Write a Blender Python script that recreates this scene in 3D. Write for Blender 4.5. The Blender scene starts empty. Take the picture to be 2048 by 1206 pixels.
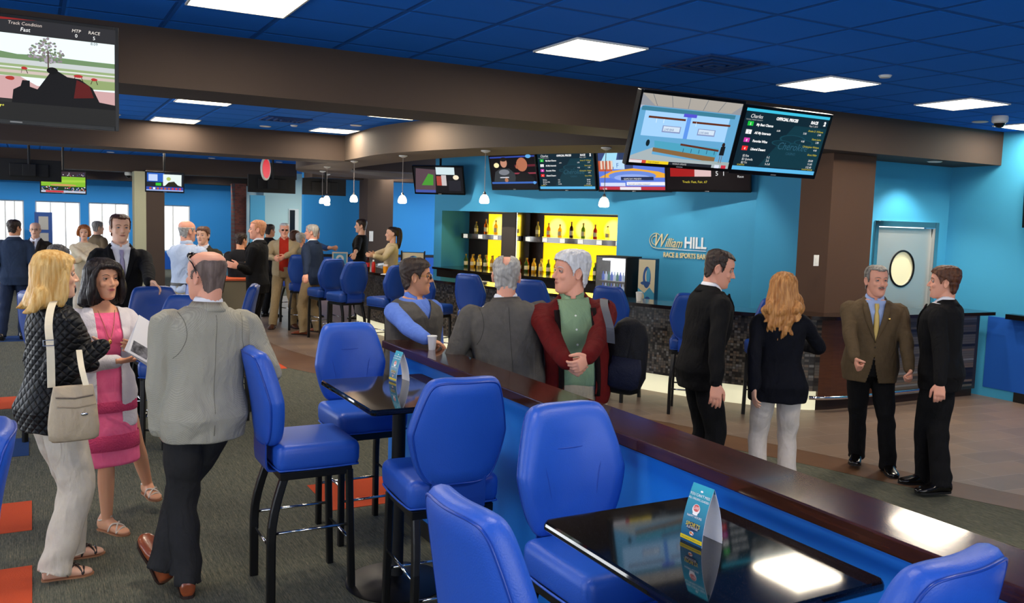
import bpy, bmesh, math, random
from mathutils import Vector, Matrix, Quaternion, noise
random.seed(7)
C = bpy.context.scene.collection
PI = math.pi
# ------------------------------------------------------------------ camera
YAW, PITCH, ROLL, F = math.radians(28.8), math.radians(5.34), math.radians(1.8), 1752.0
fw = Vector((math.sin(YAW)*math.cos(PITCH), math.cos(YAW)*math.cos(PITCH), -math.sin(PITCH)))
rt0 = Vector((math.cos(YAW), -math.sin(YAW), 0))
up0 = rt0.cross(fw)
rt = rt0*math.cos(ROLL)+up0*math.sin(ROLL)
up = up0*math.cos(ROLL)-rt0*math.sin(ROLL)
cd = bpy.data.cameras.new('camera')
cam = bpy.data.objects.new('camera', cd); C.objects.link(cam)
M = Matrix((rt, up, -fw)).transposed().to_4x4()
M.translation = Vector((0, 0, 2.0))
cam.matrix_world = M
cd.sensor_width = 36.0; cd.lens = F/2048*36; cd.clip_end = 200; cd.clip_start = .05
cd.dof.use_dof = True; cd.dof.focus_distance = 4.6; cd.dof.aperture_fstop = 11.0
sc = bpy.context.scene
sc.camera = cam
# ------------------------------------------------------------------ world, exposure
sc.view_settings.view_transform = 'Standard'; sc.view_settings.look = 'None'
sc.view_settings.exposure = 0.3; sc.view_settings.gamma = 1.0
sc.view_settings.use_curve_mapping = False
w = bpy.data.worlds.new('world'); sc.world = w; w.use_nodes = True
wn = w.node_tree.nodes; wl = w.node_tree.links
bgn = wn['Background']; bgn.inputs[1].default_value = 2.2
bgn.inputs[0].default_value = (.86, .93, 1.0, 1)

def area(name, loc, rot, sx, sy, power, col):
    l = bpy.data.lights.new(name, 'AREA'); l.shape = 'RECTANGLE'; l.size = sx; l.size_y = sy
    l.energy = power; l.color = col
    o = bpy.data.objects.new(name, l); o.location = loc; o.rotation_euler = rot; C.objects.link(o)
    return o
def spot(name, loc, rot, power, col, ang=70, blend=.6, rad=.04):
    l = bpy.data.lights.new(name, 'SPOT'); l.energy = power; l.color = col
    l.spot_size = math.radians(ang); l.spot_blend = blend; l.shadow_soft_size = rad
    o = bpy.data.objects.new(name, l); o.location = loc; o.rotation_euler = rot; C.objects.link(o)
    return o
# added fill lights standing in for daylight from unseen windows left and behind
area('window_daylight', (-5.75, 1.2, 1.7), (0, math.radians(-90), 0), 1.9, 7.0, 130, (.93, .97, 1.0))
area('window_daylight', (1.5, -4.7, 1.7), (math.radians(90), 0, 0), 7.0, 1.9, 150, (.95, .98, 1.0))
area('window_daylight', (-5.75, 15.0, 1.6), (0, math.radians(-90), 0), 1.7, 12.0, 380, (.95, .98, 1.0))

# ------------------------------------------------------------------ tagging
def tag(o, label=None, cat=None, group=None, kind=None):
    if label: o['label'] = label
    if cat: o['category'] = cat
    if group: o['group'] = group
    if kind: o['kind'] = kind
    return o
def thing(name, label, cat, loc=(0, 0, 0), rz=0, group=None):
    o = bpy.data.objects.new(name, None); C.objects.link(o)
    o.empty_display_size = .1
    o.location = loc; o.rotation_euler = (0, 0, rz)
    return tag(o, label, cat, group)
def link(name, me, parent=None):
    o = bpy.data.objects.new(name, me); C.objects.link(o)
    if parent: o.parent = parent
    return o
def obj(name, bm, m, parent=None, smooth=False, ang=None):
    me = bpy.data.meshes.new(name)
    bmesh.ops.recalc_face_normals(bm, faces=bm.faces[:])
    if ang:
        for f in bm.faces: f.smooth = True
        for e in bm.edges:
            if len(e.link_faces) == 2 and e.calc_face_angle(0) > ang: e.smooth = False
    bm.to_mesh(me); bm.free()
    for mm in (m if isinstance(m, (list, tuple)) else [m]): me.materials.append(mm)
    if smooth and not ang:
        for p in me.polygons: p.use_smooth = True
    return link(name, me, parent)
def struct(name, bm, m, parent=None, **k):
    o = obj(name, bm, m, parent, **k)
    if not parent: o['kind'] = 'structure'
    return o
def copy_tree(o, parent=None):
    c = o.copy(); C.objects.link(c)
    if parent: c.parent = parent
    for ch in [x for x in KIDS.get(o.name, [])]: copy_tree(ch, c)
    return c
KIDS = {}
def kids(root):
    for o in C.objects:
        if o.parent: KIDS.setdefault(o.parent.name, [])
    KIDS.clear()
    for o in C.objects:
        if o.parent: KIDS.setdefault(o.parent.name, []).append(o)
def dup(root, loc, rz, label, group=None):
    kids(root)
    c = copy_tree(root); c.location = loc; c.rotation_euler = (0, 0, rz); c['label'] = label
    if group: c['group'] = group
    return c

# ------------------------------------------------------------------ materials
def lin(c):
    return tuple((x/12.92 if x <= .04045 else ((x+.055)/1.055)**2.4) for x in c)
def rgb(h):
    if isinstance(h, str): h = tuple(int(h[i:i+2], 16)/255 for i in (0, 2, 4))
    return lin(h)+(1,)
MATS = {}
def mat(name, col, rough=.6, metal=0, spec=.5, emit=None, es=0, bump=None, var=None, coat=0, trans=0, sheen=0, ior=1.45, alpha=1):
    """bump=(scale,strength,stretch xyz) ; var=(scale, amount, second colour, stretch)"""
    if name in MATS: return MATS[name]
    m = bpy.data.materials.new(name); m.use_nodes = True; MATS[name] = m
    nt = m.node_tree; b = nt.nodes['Principled BSDF']
    b.inputs['Base Color'].default_value = rgb(col); b.inputs['Roughness'].default_value = rough
    b.inputs['Metallic'].default_value = metal; b.inputs['Specular IOR Level'].default_value = spec
    b.inputs['Coat Weight'].default_value = coat; b.inputs['Coat Roughness'].default_value = .06
    b.inputs['Transmission Weight'].default_value = trans; b.inputs['IOR'].default_value = ior
    b.inputs['Sheen Weight'].default_value = sheen; b.inputs['Alpha'].default_value = alpha
    if emit: b.inputs['Emission Color'].default_value = rgb(emit); b.inputs['Emission Strength'].default_value = es
    L = nt.links.new
    def coords(st):
        tc = nt.nodes.new('ShaderNodeTexCoord'); mp = nt.nodes.new('ShaderNodeMapping')
        mp.inputs['Scale'].default_value = st; L(tc.outputs['Object'], mp.inputs[0]); return mp.outputs[0]
    if var:
        n = nt.nodes.new('ShaderNodeTexNoise'); n.inputs['Scale'].default_value = var[0]; n.inputs['Detail'].default_value = 6
        L(coords(var[3] if len(var) > 3 else (1, 1, 1)), n.inputs['Vector'])
        r = nt.nodes.new('ShaderNodeValToRGB'); r.color_ramp.elements[0].position = .35; r.color_ramp.elements[1].position = .68
        r.color_ramp.elements[0].color = rgb(col); r.color_ramp.elements[1].color = rgb(var[2])
        mx = nt.nodes.new('ShaderNodeMix'); mx.data_type = 'RGBA'; mx.inputs[0].default_value = var[1]
        mx.inputs[6].default_value = rgb(col)
        L(n.outputs['Fac'], r.inputs[0]); L(r.outputs[0], mx.inputs[7]); L(mx.outputs[2], b.inputs['Base Color'])
    if bump:
        n = nt.nodes.new('ShaderNodeTexNoise'); n.inputs['Scale'].default_value = bump[0]; n.inputs['Detail'].default_value = 4
        L(coords(bump[2] if len(bump) > 2 else (1, 1, 1)), n.inputs['Vector'])
        bp = nt.nodes.new('ShaderNodeBump'); bp.inputs['Strength'].default_value = bump[1]; bp.inputs['Distance'].default_value = .01
        L(n.outputs['Fac'], bp.inputs['Height']); L(bp.outputs[0], b.inputs['Normal'])
    return m
def nodes(m): return m.node_tree, m.node_tree.nodes['Principled BSDF'], m.node_tree.links.new
def math_n(nt, op, a, b=None, c=None):
    n = nt.nodes.new('ShaderNodeMath'); n.operation = op
    for i, v in enumerate((a, b, c)):
        if v is None: continue
        if isinstance(v, (int, float)): n.inputs[i].default_value = v
        else: nt.links.new(v, n.inputs[i])
    return n.outputs[0]
def mixc(nt, fac, a, b):
    mx = nt.nodes.new('ShaderNodeMix'); mx.data_type = 'RGBA'
    for i, v in ((0, fac), (6, a), (7, b)):
        if isinstance(v, (int, float)): mx.inputs[i].default_value = v
        elif isinstance(v, tuple): mx.inputs[i].default_value = v
        else: nt.links.new(v, mx.inputs[i])
    return mx.outputs[2]
def posxyz(nt):
    g = nt.nodes.new('ShaderNodeNewGeometry'); s = nt.nodes.new('ShaderNodeSeparateXYZ')
    nt.links.new(g.outputs['Position'], s.inputs[0]); return s.outputs, g.outputs['Position']
def objxyz(nt):
    g = nt.nodes.new('ShaderNodeTexCoord'); s = nt.nodes.new('ShaderNodeSeparateXYZ')
    nt.links.new(g.outputs['Object'], s.inputs[0]); return s.outputs, g.outputs['Object']

# ------------------------------------------------------------------ mesh helpers
def box(bm, x0, x1, y0, y1, z0, z1, bev=0, mi=0, mtx=None, seg=2):
    r = bmesh.ops.create_cube(bm, size=1)
    vs = r['verts']
    for v in vs:
        v.co = Vector(((x0+x1)/2+v.co.x*(x1-x0), (y0+y1)/2+v.co.y*(y1-y0), (z0+z1)/2+v.co.z*(z1-z0)))
    fs = list({f for v in vs for f in v.link_faces})
    if bev:
        es = list({e for v in vs for e in v.link_edges})
        rr = bmesh.ops.bevel(bm, geom=es, offset=bev, segments=seg, affect='EDGES', profile=.5)
        fs = rr['faces']+[f for f in fs if f.is_valid]; vs = list({v for f in fs for v in f.verts})
    for f in fs: f.material_index = mi
    if mtx:
        for v in vs: v.co = mtx @ v.co
    return vs
def ring_loft(bm, rings, close=True, cap=True, mi=0):
    """rings: list of lists of Vectors, same count"""
    R = [[bm.verts.new(p) for p in r] for r in rings]
    n = len(R[0]); fs = []
    for a, b in zip(R, R[1:]):
        for i in range(n):
            j = (i+1) % n
            if not close and j == 0: continue
            fs.append(bm.faces.new((a[i], a[j], b[j], b[i])))
    if cap:
        fs.append(bm.faces.new(R[0][::-1])); fs.append(bm.faces.new(R[-1]))
    for f in fs: f.material_index = mi
    return R
def frames(pts):
    """parallel transport frames along pts"""
    T = []
    for i in range(len(pts)):
        a = pts[max(0, i-1)]; b = pts[min(len(pts)-1, i+1)]
        T.append((b-a).normalized())
    u = Vector((0, 0, 1)) if abs(T[0].z) < .9 else Vector((1, 0, 0))
    u = (u-T[0]*u.dot(T[0])).normalized(); out = []
    for t in T:
        u = (u-t*u.dot(t)).normalized(); out.append((u, t.cross(u)))
    return out
def tube(bm, pts, rad, n=10, mi=0, cap=True):
    pts = [Vector(p) for p in pts]
    if isinstance(rad, (int, float)): rad = [rad]*len(pts)
    fr = frames(pts); rings = []
    for p, r, (u, v) in zip(pts, rad, fr):
        rings.append([p+u*math.cos(2*PI*k/n)*r+v*math.sin(2*PI*k/n)*r for k in range(n)])
    return ring_loft(bm, rings, cap=cap, mi=mi)
def sqtube(bm, pts, w, d, bev=.15, mi=0):
    pts = [Vector(p) for p in pts]; rings = []
    prof = [(.5, .5-bev), (.5-bev, .5), (-.5+bev, .5), (-.5, .5-bev), (-.5, -.5+bev), (-.5+bev, -.5), (.5-bev, -.5), (.5, -.5+bev)]
    for i, p in enumerate(pts):
        rings.append([p+Vector((a*w, b*d, 0)) for a, b in prof])
    return ring_loft(bm, rings, mi=mi)
def lathe(bm, prof, cx=0, cy=0, n=24, mi=0, mtx=None):
    rings = [[Vector((cx+r*math.cos(2*PI*k/n), cy+r*math.sin(2*PI*k/n), z)) for k in range(n)] for r, z in prof]
    if mtx: rings = [[mtx @ p for p in r] for r in rings]
    return ring_loft(bm, rings, mi=mi)
def smoothpath(pts, n=6, closed=False):
    pts = [Vector(p) for p in pts]; out = []; N = len(pts)
    rng = N if closed else N-1
    for i in range(rng):
        if closed: p0, p1, p2, p3 = pts[i-1], pts[i], pts[(i+1) % N], pts[(i+2) % N]
        else: p0, p1, p2, p3 = pts[max(0, i-1)], pts[i], pts[i+1], pts[min(N-1, i+2)]
        for k in range(n):
            t = k/n
            out.append(.5*((2*p1)+(p2-p0)*t+(2*p0-5*p1+4*p2-p3)*t*t+(3*p1-p0-3*p2+p3)*t**3))
    if not closed: out.append(pts[-1])
    return out
def poly(bm, pts, mi=0):
    f = bm.faces.new([bm.verts.new(Vector(p)) for p in pts]); f.material_index = mi; return f
def wallstrip(bm, path, z0, z1, thick, side=1, mi=0):
    """vertical slab following a 2-D path with thickness to one side"""
    P = [Vector((p[0], p[1], 0)) for p in path]; N = []
    for i in range(len(P)):
        a = P[max(0, i-1)]; b = P[min(len(P)-1, i+1)]; t = (b-a).normalized(); N.append(Vector((-t.y, t.x, 0))*side*thick)
    rings = [[P[i]+Vector((0, 0, z0)), P[i]+N[i]+Vector((0, 0, z0)), P[i]+N[i]+Vector((0, 0, z1)), P[i]+Vector((0, 0, z1))] for i in range(len(P))]
    ring_loft(bm, rings, mi=mi)
def text_into(bm, s, size, mtx, mi=0, shear=0, ext=.0, offset=0.0, align='LEFT', sx=1.0, spacing=1.0):
    cu = bpy.data.curves.new('t', 'FONT'); cu.body = s; cu.size = size; cu.shear = shear; cu.extrude = ext
    cu.offset = offset; cu.align_x = align; cu.resolution_u = 2; cu.space_character = spacing
    o = bpy.data.objects.new('t', cu); C.objects.link(o)
    dg = bpy.context.evaluated_depsgraph_get(); me = bpy.data.meshes.new_from_object(o.evaluated_get(dg))
    C.objects.unlink(o); bpy.data.objects.remove(o); bpy.data.curves.remove(cu)
    tmp = bmesh.new(); tmp.from_mesh(me); bpy.data.meshes.remove(me)
    S = Matrix.Diagonal((sx, 1, 1, 1))
    vm = {v: bm.verts.new(mtx @ (S @ v.co)) for v in tmp.verts}
    for f in tmp.faces:
        try:
            nf = bm.faces.new([vm[v] for v in f.verts]); nf.material_index = mi
        except ValueError: pass
    tmp.free()

# ================================================================== ROOM MATERIALS
def m_carpet():
    m = mat('carpet', '6a655a', .95, spec=.1); nt, b, L = nodes(m)
    (X, Y, Z), P = posxyz(nt)
    def n(scale, st):
        mp = nt.nodes.new('ShaderNodeMapping'); mp.inputs['Scale'].default_value = st; L(P, mp.inputs[0])
        q = nt.nodes.new('ShaderNodeTexNoise'); q.inputs['Scale'].default_value = scale; q.inputs['Detail'].default_value = 3; L(mp.outputs[0], q.inputs[0]); return q.outputs[0]
    a = n(30, (12, .6, 1)); c = n(12, (14, .35, 1)); d = n(150, (1, .3, 1))
    s = math_n(nt, 'ADD', math_n(nt, 'MULTIPLY', a, .5), math_n(nt, 'MULTIPLY', c, .35)); s = math_n(nt, 'ADD', s, math_n(nt, 'MULTIPLY', d, .15))
    r = nt.nodes.new('ShaderNodeValToRGB'); e = r.color_ramp.elements
    e[0].position = .36; e[0].color = rgb('3e3b33'); e[1].position = .66; e[1].color = rgb('80745f')
    k = e.new(.5); k.color = rgb('565a50')
    L(s, r.inputs[0]); L(r.outputs[0], b.inputs['Base Color'])
    bp = nt.nodes.new('ShaderNodeBump'); bp.inputs['Strength'].default_value = .4; bp.inputs['Distance'].default_value = .004; L(s, bp.inputs['Height']); L(bp.outputs[0], b.inputs['Normal'])
    return m
def m_stone():
    m = mat('stone_tile', '6d5a4c', .38, spec=.4); nt, b, L = nodes(m)
    (X, Y, Z), P = posxyz(nt)
    mp = nt.nodes.new('ShaderNodeMapping'); mp.inputs['Rotation'].default_value = (0, 0, .1); L(P, mp.inputs[0])
    q = nt.nodes.new('ShaderNodeTexBrick'); q.offset = .5; q.inputs['Scale'].default_value = 1
    for k, v in (('Brick Width', .62), ('Row Height', .31), ('Mortar Size', .004), ('Mortar Smooth', .1), ('Bias', 0.0)): q.inputs[k].default_value = v
    q.inputs['Color1'].default_value = rgb('86705f'); q.inputs['Color2'].default_value = rgb('695c55'); q.inputs['Mortar'].default_value = rgb('9a8d80')
    L(mp.outputs[0], q.inputs[0])
    n = nt.nodes.new('ShaderNodeTexNoise'); n.inputs['Scale'].default_value = 3.5; n.inputs['Detail'].default_value = 6; L(P, n.inputs[0])
    r = nt.nodes.new('ShaderNodeValToRGB'); r.color_ramp.elements[0].color = rgb('5b5048'); r.color_ramp.elements[1].color = rgb('927865'); L(n.outputs[0], r.inputs[0])
    L(mixc(nt, .4, q.outputs['Color'], r.outputs[0]), b.inputs['Base Color'])
    return m
def m_ceiling():
    m = mat('ceiling_tile', '0b4f96', .9, spec=.2); nt, b, L = nodes(m)
    (X, Y, Z), P = posxyz(nt); T = .6096
    def lines(c, off):
        f = math_n(nt, 'FRACT', math_n(nt, 'DIVIDE', math_n(nt, 'SUBTRACT', c, off), T))
        return math_n(nt, 'ABSOLUTE', math_n(nt, 'SUBTRACT', f, .5))     # .5 on a line
    g = math_n(nt, 'MAXIMUM', lines(X, GX0), lines(Y, GY0))
    edge = math_n(nt, 'GREATER_THAN', g, .479)
    ss = nt.nodes.new('ShaderNodeMapRange'); L(g, ss.inputs[0])
    for i, v in ((1, .455), (2, .482), (3, 1), (4, 0)): ss.inputs[i].default_value = v
    n = nt.nodes.new('ShaderNodeTexNoise'); n.inputs['Scale'].default_value = 60; L(P, n.inputs[0])
    base = mixc(nt, math_n(nt, 'MULTIPLY', n.outputs[0], .3), rgb('1a7ae8'), rgb('166cd2'))
    L(mixc(nt, edge, base, rgb('125eb8')), b.inputs['Base Color'])
    bp = nt.nodes.new('ShaderNodeBump'); bp.inputs['Strength'].default_value = 1; bp.inputs['Distance'].default_value = .02; bp.invert = False
    L(ss.outputs[0], bp.inputs['Height']); L(bp.outputs[0], b.inputs['Normal'])
    return m
GX0, GY0 = 3.33*.6096, 8.384*.6096
carpet = m_carpet(); stone = m_stone(); ceil_m = m_ceiling()
brown = mat('brown_paint', '403229', .75, bump=(90, .06), var=(2, .25, '382b24'))
bluew = mat('blue_paint', '3d9cc6', .7, bump=(120, .05), var=(1.2, .15, '4aa6c8'))
deepblue = mat('deep_blue_paint', '0e55b4', .7, bump=(120, .05))
wood = mat('dark_wood', '32190f', .13, spec=.6, coat=.4, var=(6, .55, '4e2a1c', (9, .6, 9)), bump=(5, .02, (6, 1.5, 6)))
black = mat('black_plastic', '08080a', .3)
blackmat = mat('black_matte', '0a0a0b', .7)
white = mat('white_paint', 'e6e6e0', .5)
steel = mat('brushed_steel', 'b9b9b6', .28, metal=1, bump=(40, .05, (1, 1, .05)))
chrome = mat('chrome', 'd8d8d8', .12, metal=1)
lampglass = mat('lit_panel', 'fff6e0', .5, emit='fff0d2', es=9)
lampcell = mat('panel_grid', 'd8c49a', .5, emit='f4e0b0', es=4)

# ================================================================== FLOOR
bm = bmesh.new(); box(bm, -6, 10.5, -5, 31.2, -.2, 0); struct('floor', bm, carpet)
bm = bmesh.new()
outer = smoothpath([(9.4, -4.9, 0), (8.3, -1.0, 0), (6.95, 2.2, 0), (6.42, 3.4, 0), (6.0, 4.45, 0), (5.66, 5.45, 0), (5.1, 6.8, 0), (4.3, 8.3, 0), (3.4, 10.0, 0), (2.75, 11.6, 0), (2.5, 13.2, 0), (2.55, 15.5, 0), (2.8, 17.5, 0), (2.9, 21, 0)], 5)
inner = smoothpath([(10.0, -4.9, 0), (8.9, -.8, 0), (7.5, 2.5, 0), (6.85, 3.5, 0), (6.45, 4.5, 0), (6.1, 5.5, 0), (5.6, 6.9, 0), (4.85, 8.5, 0), (4.0, 10.2, 0), (3.45, 11.8, 0), (3.2, 13.3, 0), (3.25, 15.4, 0), (3.5, 17.4, 0), (3.6, 21, 0)], 5)
R = ring_loft(bm, [[p+Vector((0, 0, .002)) for p in (a, b)] for a, b in zip(outer, inner)], close=False, cap=False)
struct('floor_brown_band', bm, mat('brown_tile', '5f422c', .45, var=(3, .5, '74543a'), bump=(30, .05)))
bm = bmesh.new()
ring_loft(bm, [[a+Vector((0, 0, .003)), Vector((10.5, a.y, .003))] for a in inner], close=False, cap=False)
struct('floor_stone', bm, stone)
orange = mat('orange_carpet', 'c04f30', .95, spec=.1, bump=(150, .3)); bluec = mat('blue_carpet', '24406f', .95, spec=.1, bump=(150, .3))
for i, (x, y, mm) in enumerate([(-.64, 4.78, orange), (-.64, 6.0, orange), (-.66, 7.85, bluec), (-.78, 9.75, orange), (1.75, 5.62, orange), (2.25, 11.15, orange), (-.62, 14.6, bluec)]):
    bm = bmesh.new(); box(bm, x, x+.61, y, y+.61, 0, .003); struct('floor_carpet_tile', bm, mm)

# ================================================================== CEILING, BEAMS
bm = bmesh.new(); box(bm, -6, 10.5, -5, 31.2, 3.24, 3.4); struct('ceiling', bm, ceil_m)
def beam(name, x0, x1, y0, y1, z0, z1=3.24):
    bm = bmesh.new(); box(bm, x0, x1, y0, y1, z0, z1); return struct(name, bm, brown)
beam('ceiling_beam_near', -6, 10.35, 6.6, 7.25, 2.84)
beam('ceiling_beam_middle', -6, 4.45, 13.6, 14.4, 2.84)
beam('ceiling_beam_far', -6, 6.0, 22.6, 23.3, 2.84)
beam('ceiling_beam_window', -6, 6.4, 30.2, 31.0, 2.84)
# curved soffit over the bar
so = smoothpath([(6.9, 7.2, 0), (5.7, 7.95, 0), (5.1, 8.85, 0), (4.72, 9.75, 0), (4.42, 10.8, 0), (4.28, 11.8, 0), (4.33, 12.9, 0), (4.4, 14.3, 0), (4.35, 15.6, 0), (4.5, 17.0, 0), (5.0, 18.4, 0), (6.0, 19.5, 0), (7.4, 19.9, 0)], 8)
si = smoothpath([(8.1, 7.2, 0), (6.8, 8.2, 0), (6.1, 9.2, 0), (5.65, 10.1, 0), (5.35, 11.0, 0), (5.2, 11.9, 0), (5.15, 13.0, 0), (5.15, 14.2, 0), (5.2, 15.4, 0), (5.4, 16.4, 0), (5.8, 17.4, 0), (6.6, 18.2, 0), (7.6, 18.5, 0)], 8)
bm = bmesh.new()
ring_loft(bm, [[Vector((a.x, a.y, 2.85)), Vector((b.x, b.y, 2.85)), Vector((b.x, b.y, 3.239)), Vector((a.x, a.y, 3.239))] for a, b in zip(so, si)])
struct('ceiling_soffit_curved', bm, mat('taupe_paint', '57493d', .75, bump=(90, .06)), ang=.5)
# ================================================================== WALLS
WZ = 3.24
azure = mat('azure_paint', '2489d2', .7, bump=(120, .05), var=(1.2, .15, '2f93d4'))
def wallbox(name, x0, x1, y0, y1, z0=0, z1=WZ, m=None):
    bm = bmesh.new(); box(bm, x0, x1, y0, y1, z0, z1); return struct(name, bm, m or bluew)
# far window wall with openings
def wall_with_openings(name, axis, c, thick, a0, a1, ops, z1=WZ, m=None):
    """wall plane perpendicular to axis ('y' -> spans x). ops: (a0,a1,z0,z1)"""
    bm = bmesh.new(); ops = sorted(ops); cur = a0
    def b(p, q, r, s):
        if q-p < 1e-4 or s-r < 1e-4: return
        if axis == 'y': box(bm, p, q, c, c+thick, r, s)
        else: box(bm, c, c+thick, p, q, r, s)
    for (p, q, r, s) in ops:
        b(cur, p, 0, z1); b(p, q, 0, r); b(p, q, s, z1); cur = q
    b(cur, a1, 0, z1)
    return struct(name, bm, m or bluew)
glass = mat('window_glass', 'ffffff', .03, alpha=.12, spec=.4)
winlist = []
def window(i, axis, c, a0, a1, z0, z1, nv, thick=.18, trans=None):
    bm = bmesh.new(); f = .042
    def b(p, q, r, s, d0=.06, d1=.12):
        if axis == 'y': box(bm, p, q, c+d0, c+d1, r, s)
        else: box(bm, c+d0, c+d1, p, q, r, s)
    b(a0, a0+f, z0, z1); b(a1-f, a1, z0, z1); b(a0+f, a1-f, z0, z0+f); b(a0+f, a1-f, z1-f, z1)
    for k in range(1, nv):
        x = a0+(a1-a0)*k/nv; b(x-f/2, x+f/2, z0+f, z1-f)
    if trans: b(a0+f, a1-f, trans-f/2, trans+f/2)
    fr = struct('window_%d' % i, bm, white)
    bm = bmesh.new()
    if axis == 'y': box(bm, a0+f, a1-f, c+.085, c+.095, z0+f, z1-f)
    else: box(bm, c+.085, c+.095, a0+f, a1-f, z0+f, z1-f)
    g = obj('pane', bm, glass, fr)
fo = [(-2.6, -1.4, .55, 2.12), (-.95, -.2, .55, 2.12), (.11, 1.36, .45, 2.12), (1.6, 2.78, .55, 2.12), (3.6, 4.66, .6, 2.12), (-5.2, -3.4, .55, 2.12)]
wall_with_openings('wall_far', 'y', 31.0, .18, -6, 6.4, fo, m=azure)
for i, (a, b_, c_, d_) in enumerate(fo): window(i+1, 'y', 31.0, a, b_, c_, d_, 3 if 1 <= i <= 3 else 2)
lo = [(-1.8, .6, .5, 2.4), (1.2, 4.4, .5, 2.4), (9.2, 12.2, .5, 2.3), (13, 16, .5, 2.3), (17, 20, .5, 2.3)]  # unseen left windows, put in to let daylight reach the room
wall_with_openings('wall_left', 'x', -6.18, .18, -5, 31.2, lo)
for i, (a, b_, c_, d_) in enumerate(lo): window(i+11, 'x', -6.18, a, b_, c_, d_, 3)
bo = [(-2.2, 1.2, .5, 2.4), (1.8, 5.2, .5, 2.4)]  # unseen back windows, likewise added for daylight
wall_with_openings('wall_back', 'y', -5.18, .18, -6, 10.5, bo)
for i, (a, b_, c_, d_) in enumerate(bo): window(i+21, 'y', -5.18, a, b_, c_, d_, 4)
wallbox('wall_right', 10.35, 10.53, -5, 7.45)
wallbox('wall_entry', 5.75, 10.5, 21.0, 21.18, m=azure)                # blue wall beyond the bar
# pale lit vestibule beyond the brick pillar
pale = mat('pale_plaster', 'c4dcd8', .8)
bm = bmesh.new(); box(bm, 6.4, 10.5, 28.0, 28.15, 0, WZ); struct('wall_vestibule', bm, pale)
bm = bmesh.new(); box(bm, 6.4, 6.5, 28.15, 31.2, 0, WZ); box(bm, 10.4, 10.5, 21.18, 28, 0, WZ); struct('wall_vestibule_side', bm, pale)
area('vestibule_daylight', (7.8, 24.5, 3.1), (0, 0, 0), 3, 4, 150, (.95, 1, .98))
bm = bmesh.new(); box(bm, 7.18, 7.5, 27.95, 27.999, 0, 2.12, .01); d = struct('door_2', bm, white)
bm = bmesh.new(); box(bm, 7.21, 7.37, 27.93, 27.949, 0, 2.08); obj('glass_panel', bm, black, d)
bm = bmesh.new(); box(bm, 5.9, 6.35, 27.6, 27.7, 0, 2.5); g = struct('window_30', bm, mat('blue_glass', '5fa9c8', .2))
# pillars
def pillar(name, x0, x1, y0, y1, z1=2.84, m=None, z0=0):
    bm = bmesh.new(); box(bm, x0, x1, y0, y1, z0, z1, .004); return struct(name, bm, m or brown)
pillar('wall_pillar_window', 2.34, 2.74, 22.0, 22.7, 2.9)
pillar('wall_pillar_pale', 2.09, 2.34, 22.0, 22.5, 2.84, mat('sage_paint', 'a5a488', .8))  # brown pillar's window-lit left face, its brightness put into a pale colour
pillar('wall_pillar_left', -1.5, -.62, 21.8, 22.4, 2.9)
brick = mat('brick', '6b3328', .85); nt, b, L = nodes(brick)
q = nt.nodes.new('ShaderNodeTexBrick'); q.inputs['Scale'].default_value = 4
q.inputs['Color1'].default_value = rgb('7a3a2c'); q.inputs['Color2'].default_value = rgb('5b2c24'); q.inputs['Mortar'].default_value = rgb('5a4a40')
mp = nt.nodes.new('ShaderNodeMapping'); mp.inputs['Rotation'].default_value = (PI/2, 0, 0); L(objxyz(nt)[1], mp.inputs[0]); L(mp.outputs[0], q.inputs[0]); L(q.outputs[0], b.inputs['Base Color'])
pillar('wall_pillar_brick', 5.5, 5.85, 27.9, 28.5, m=brick)
pillar('wall_pillar_bar', 7.0, 7.65, 20.0, 20.6, 3.0)
beam('ceiling_beam_entry', 5.75, 10.5, 20.3, 21.0, 2.84)
# ---- the wall behind the bar (diagonal), with its lit alcove
PL = Vector((6.92, 15.45, 0)); S = Vector((.334, -.943, 0)).normalized(); NN = Vector((-S.y*-1*-1, 0, 0))
NN = Vector((S.y, -S.x, 0))                                     # towards the room
def WM(off=0): return Matrix(((S.x, -NN.x, 0, PL.x+NN.x*off), (S.y, -NN.y, 0, PL.y+NN.y*off), (0, 0, 1, 0), (0, 0, 0, 1)))
W0 = WM()      # local: x = along wall, y = into the wall, z = up
bm = bmesh.new()
box(bm, -.08, 6.45, 0, .15, 2.13, 3.24, mtx=W0)
box(bm, 4.07, 6.45, 0, .15, 0, 2.13, mtx=W0)
box(bm, -.08, 4.07, 0, .15, 0, .86, mtx=W0)
struct('wall_bar', bm, bluew)
bm = bmesh.new(); box(bm, -.23, -.08, 0, 1.0, 0, 3.24, mtx=W0); box(bm, -.08, -.02, .0, .75, .86, 2.13, mtx=W0)
struct('wall_bar_return', bm, bluew)
bm = bmesh.new(); box(bm, -.02, 4.07, .15, .21, 2.13, 2.2, mtx=W0); box(bm, -.02, 4.25, .75, .85, .0, 2.3, mtx=W0); box(bm, 4.07, 4.2, .15, .75, .86, 2.13, mtx=W0); box(bm, -.02, 4.07, .15, .75, 2.13, 2.25, mtx=W0)
struct('wall_alcove', bm, mat('alcove_wood', '2b1a12', .45))
bm = bmesh.new(); wallstrip(bm, [(W0 @ Vector((6.45, 0, 0))).to_2d(), (8.98, 7.42), ], 0, 3.24, .15, 1); struct('wall_bar_side', bm, bluew)
# ---- door wall behind the near beam
wall_with_openings('wall_kitchen', 'y', 7.25, .2, 8.45, 10.5, [(8.96, 10.16, 0, 2.13)])
pillar('wall_pillar_counter', 7.74, 8.43, 6.85, 7.3, 2.84, mat('brown_paint_warm', '533a2a', .75, bump=(90, .06)))
beam('ceiling_beam_bar', 4.9, 9.2, 17.0, 17.6, 2.9)
bm = bmesh.new(); box(bm, 8.5, 10.35, 7.1, 7.249, 2.6, 2.839); 
bm.free()
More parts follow.
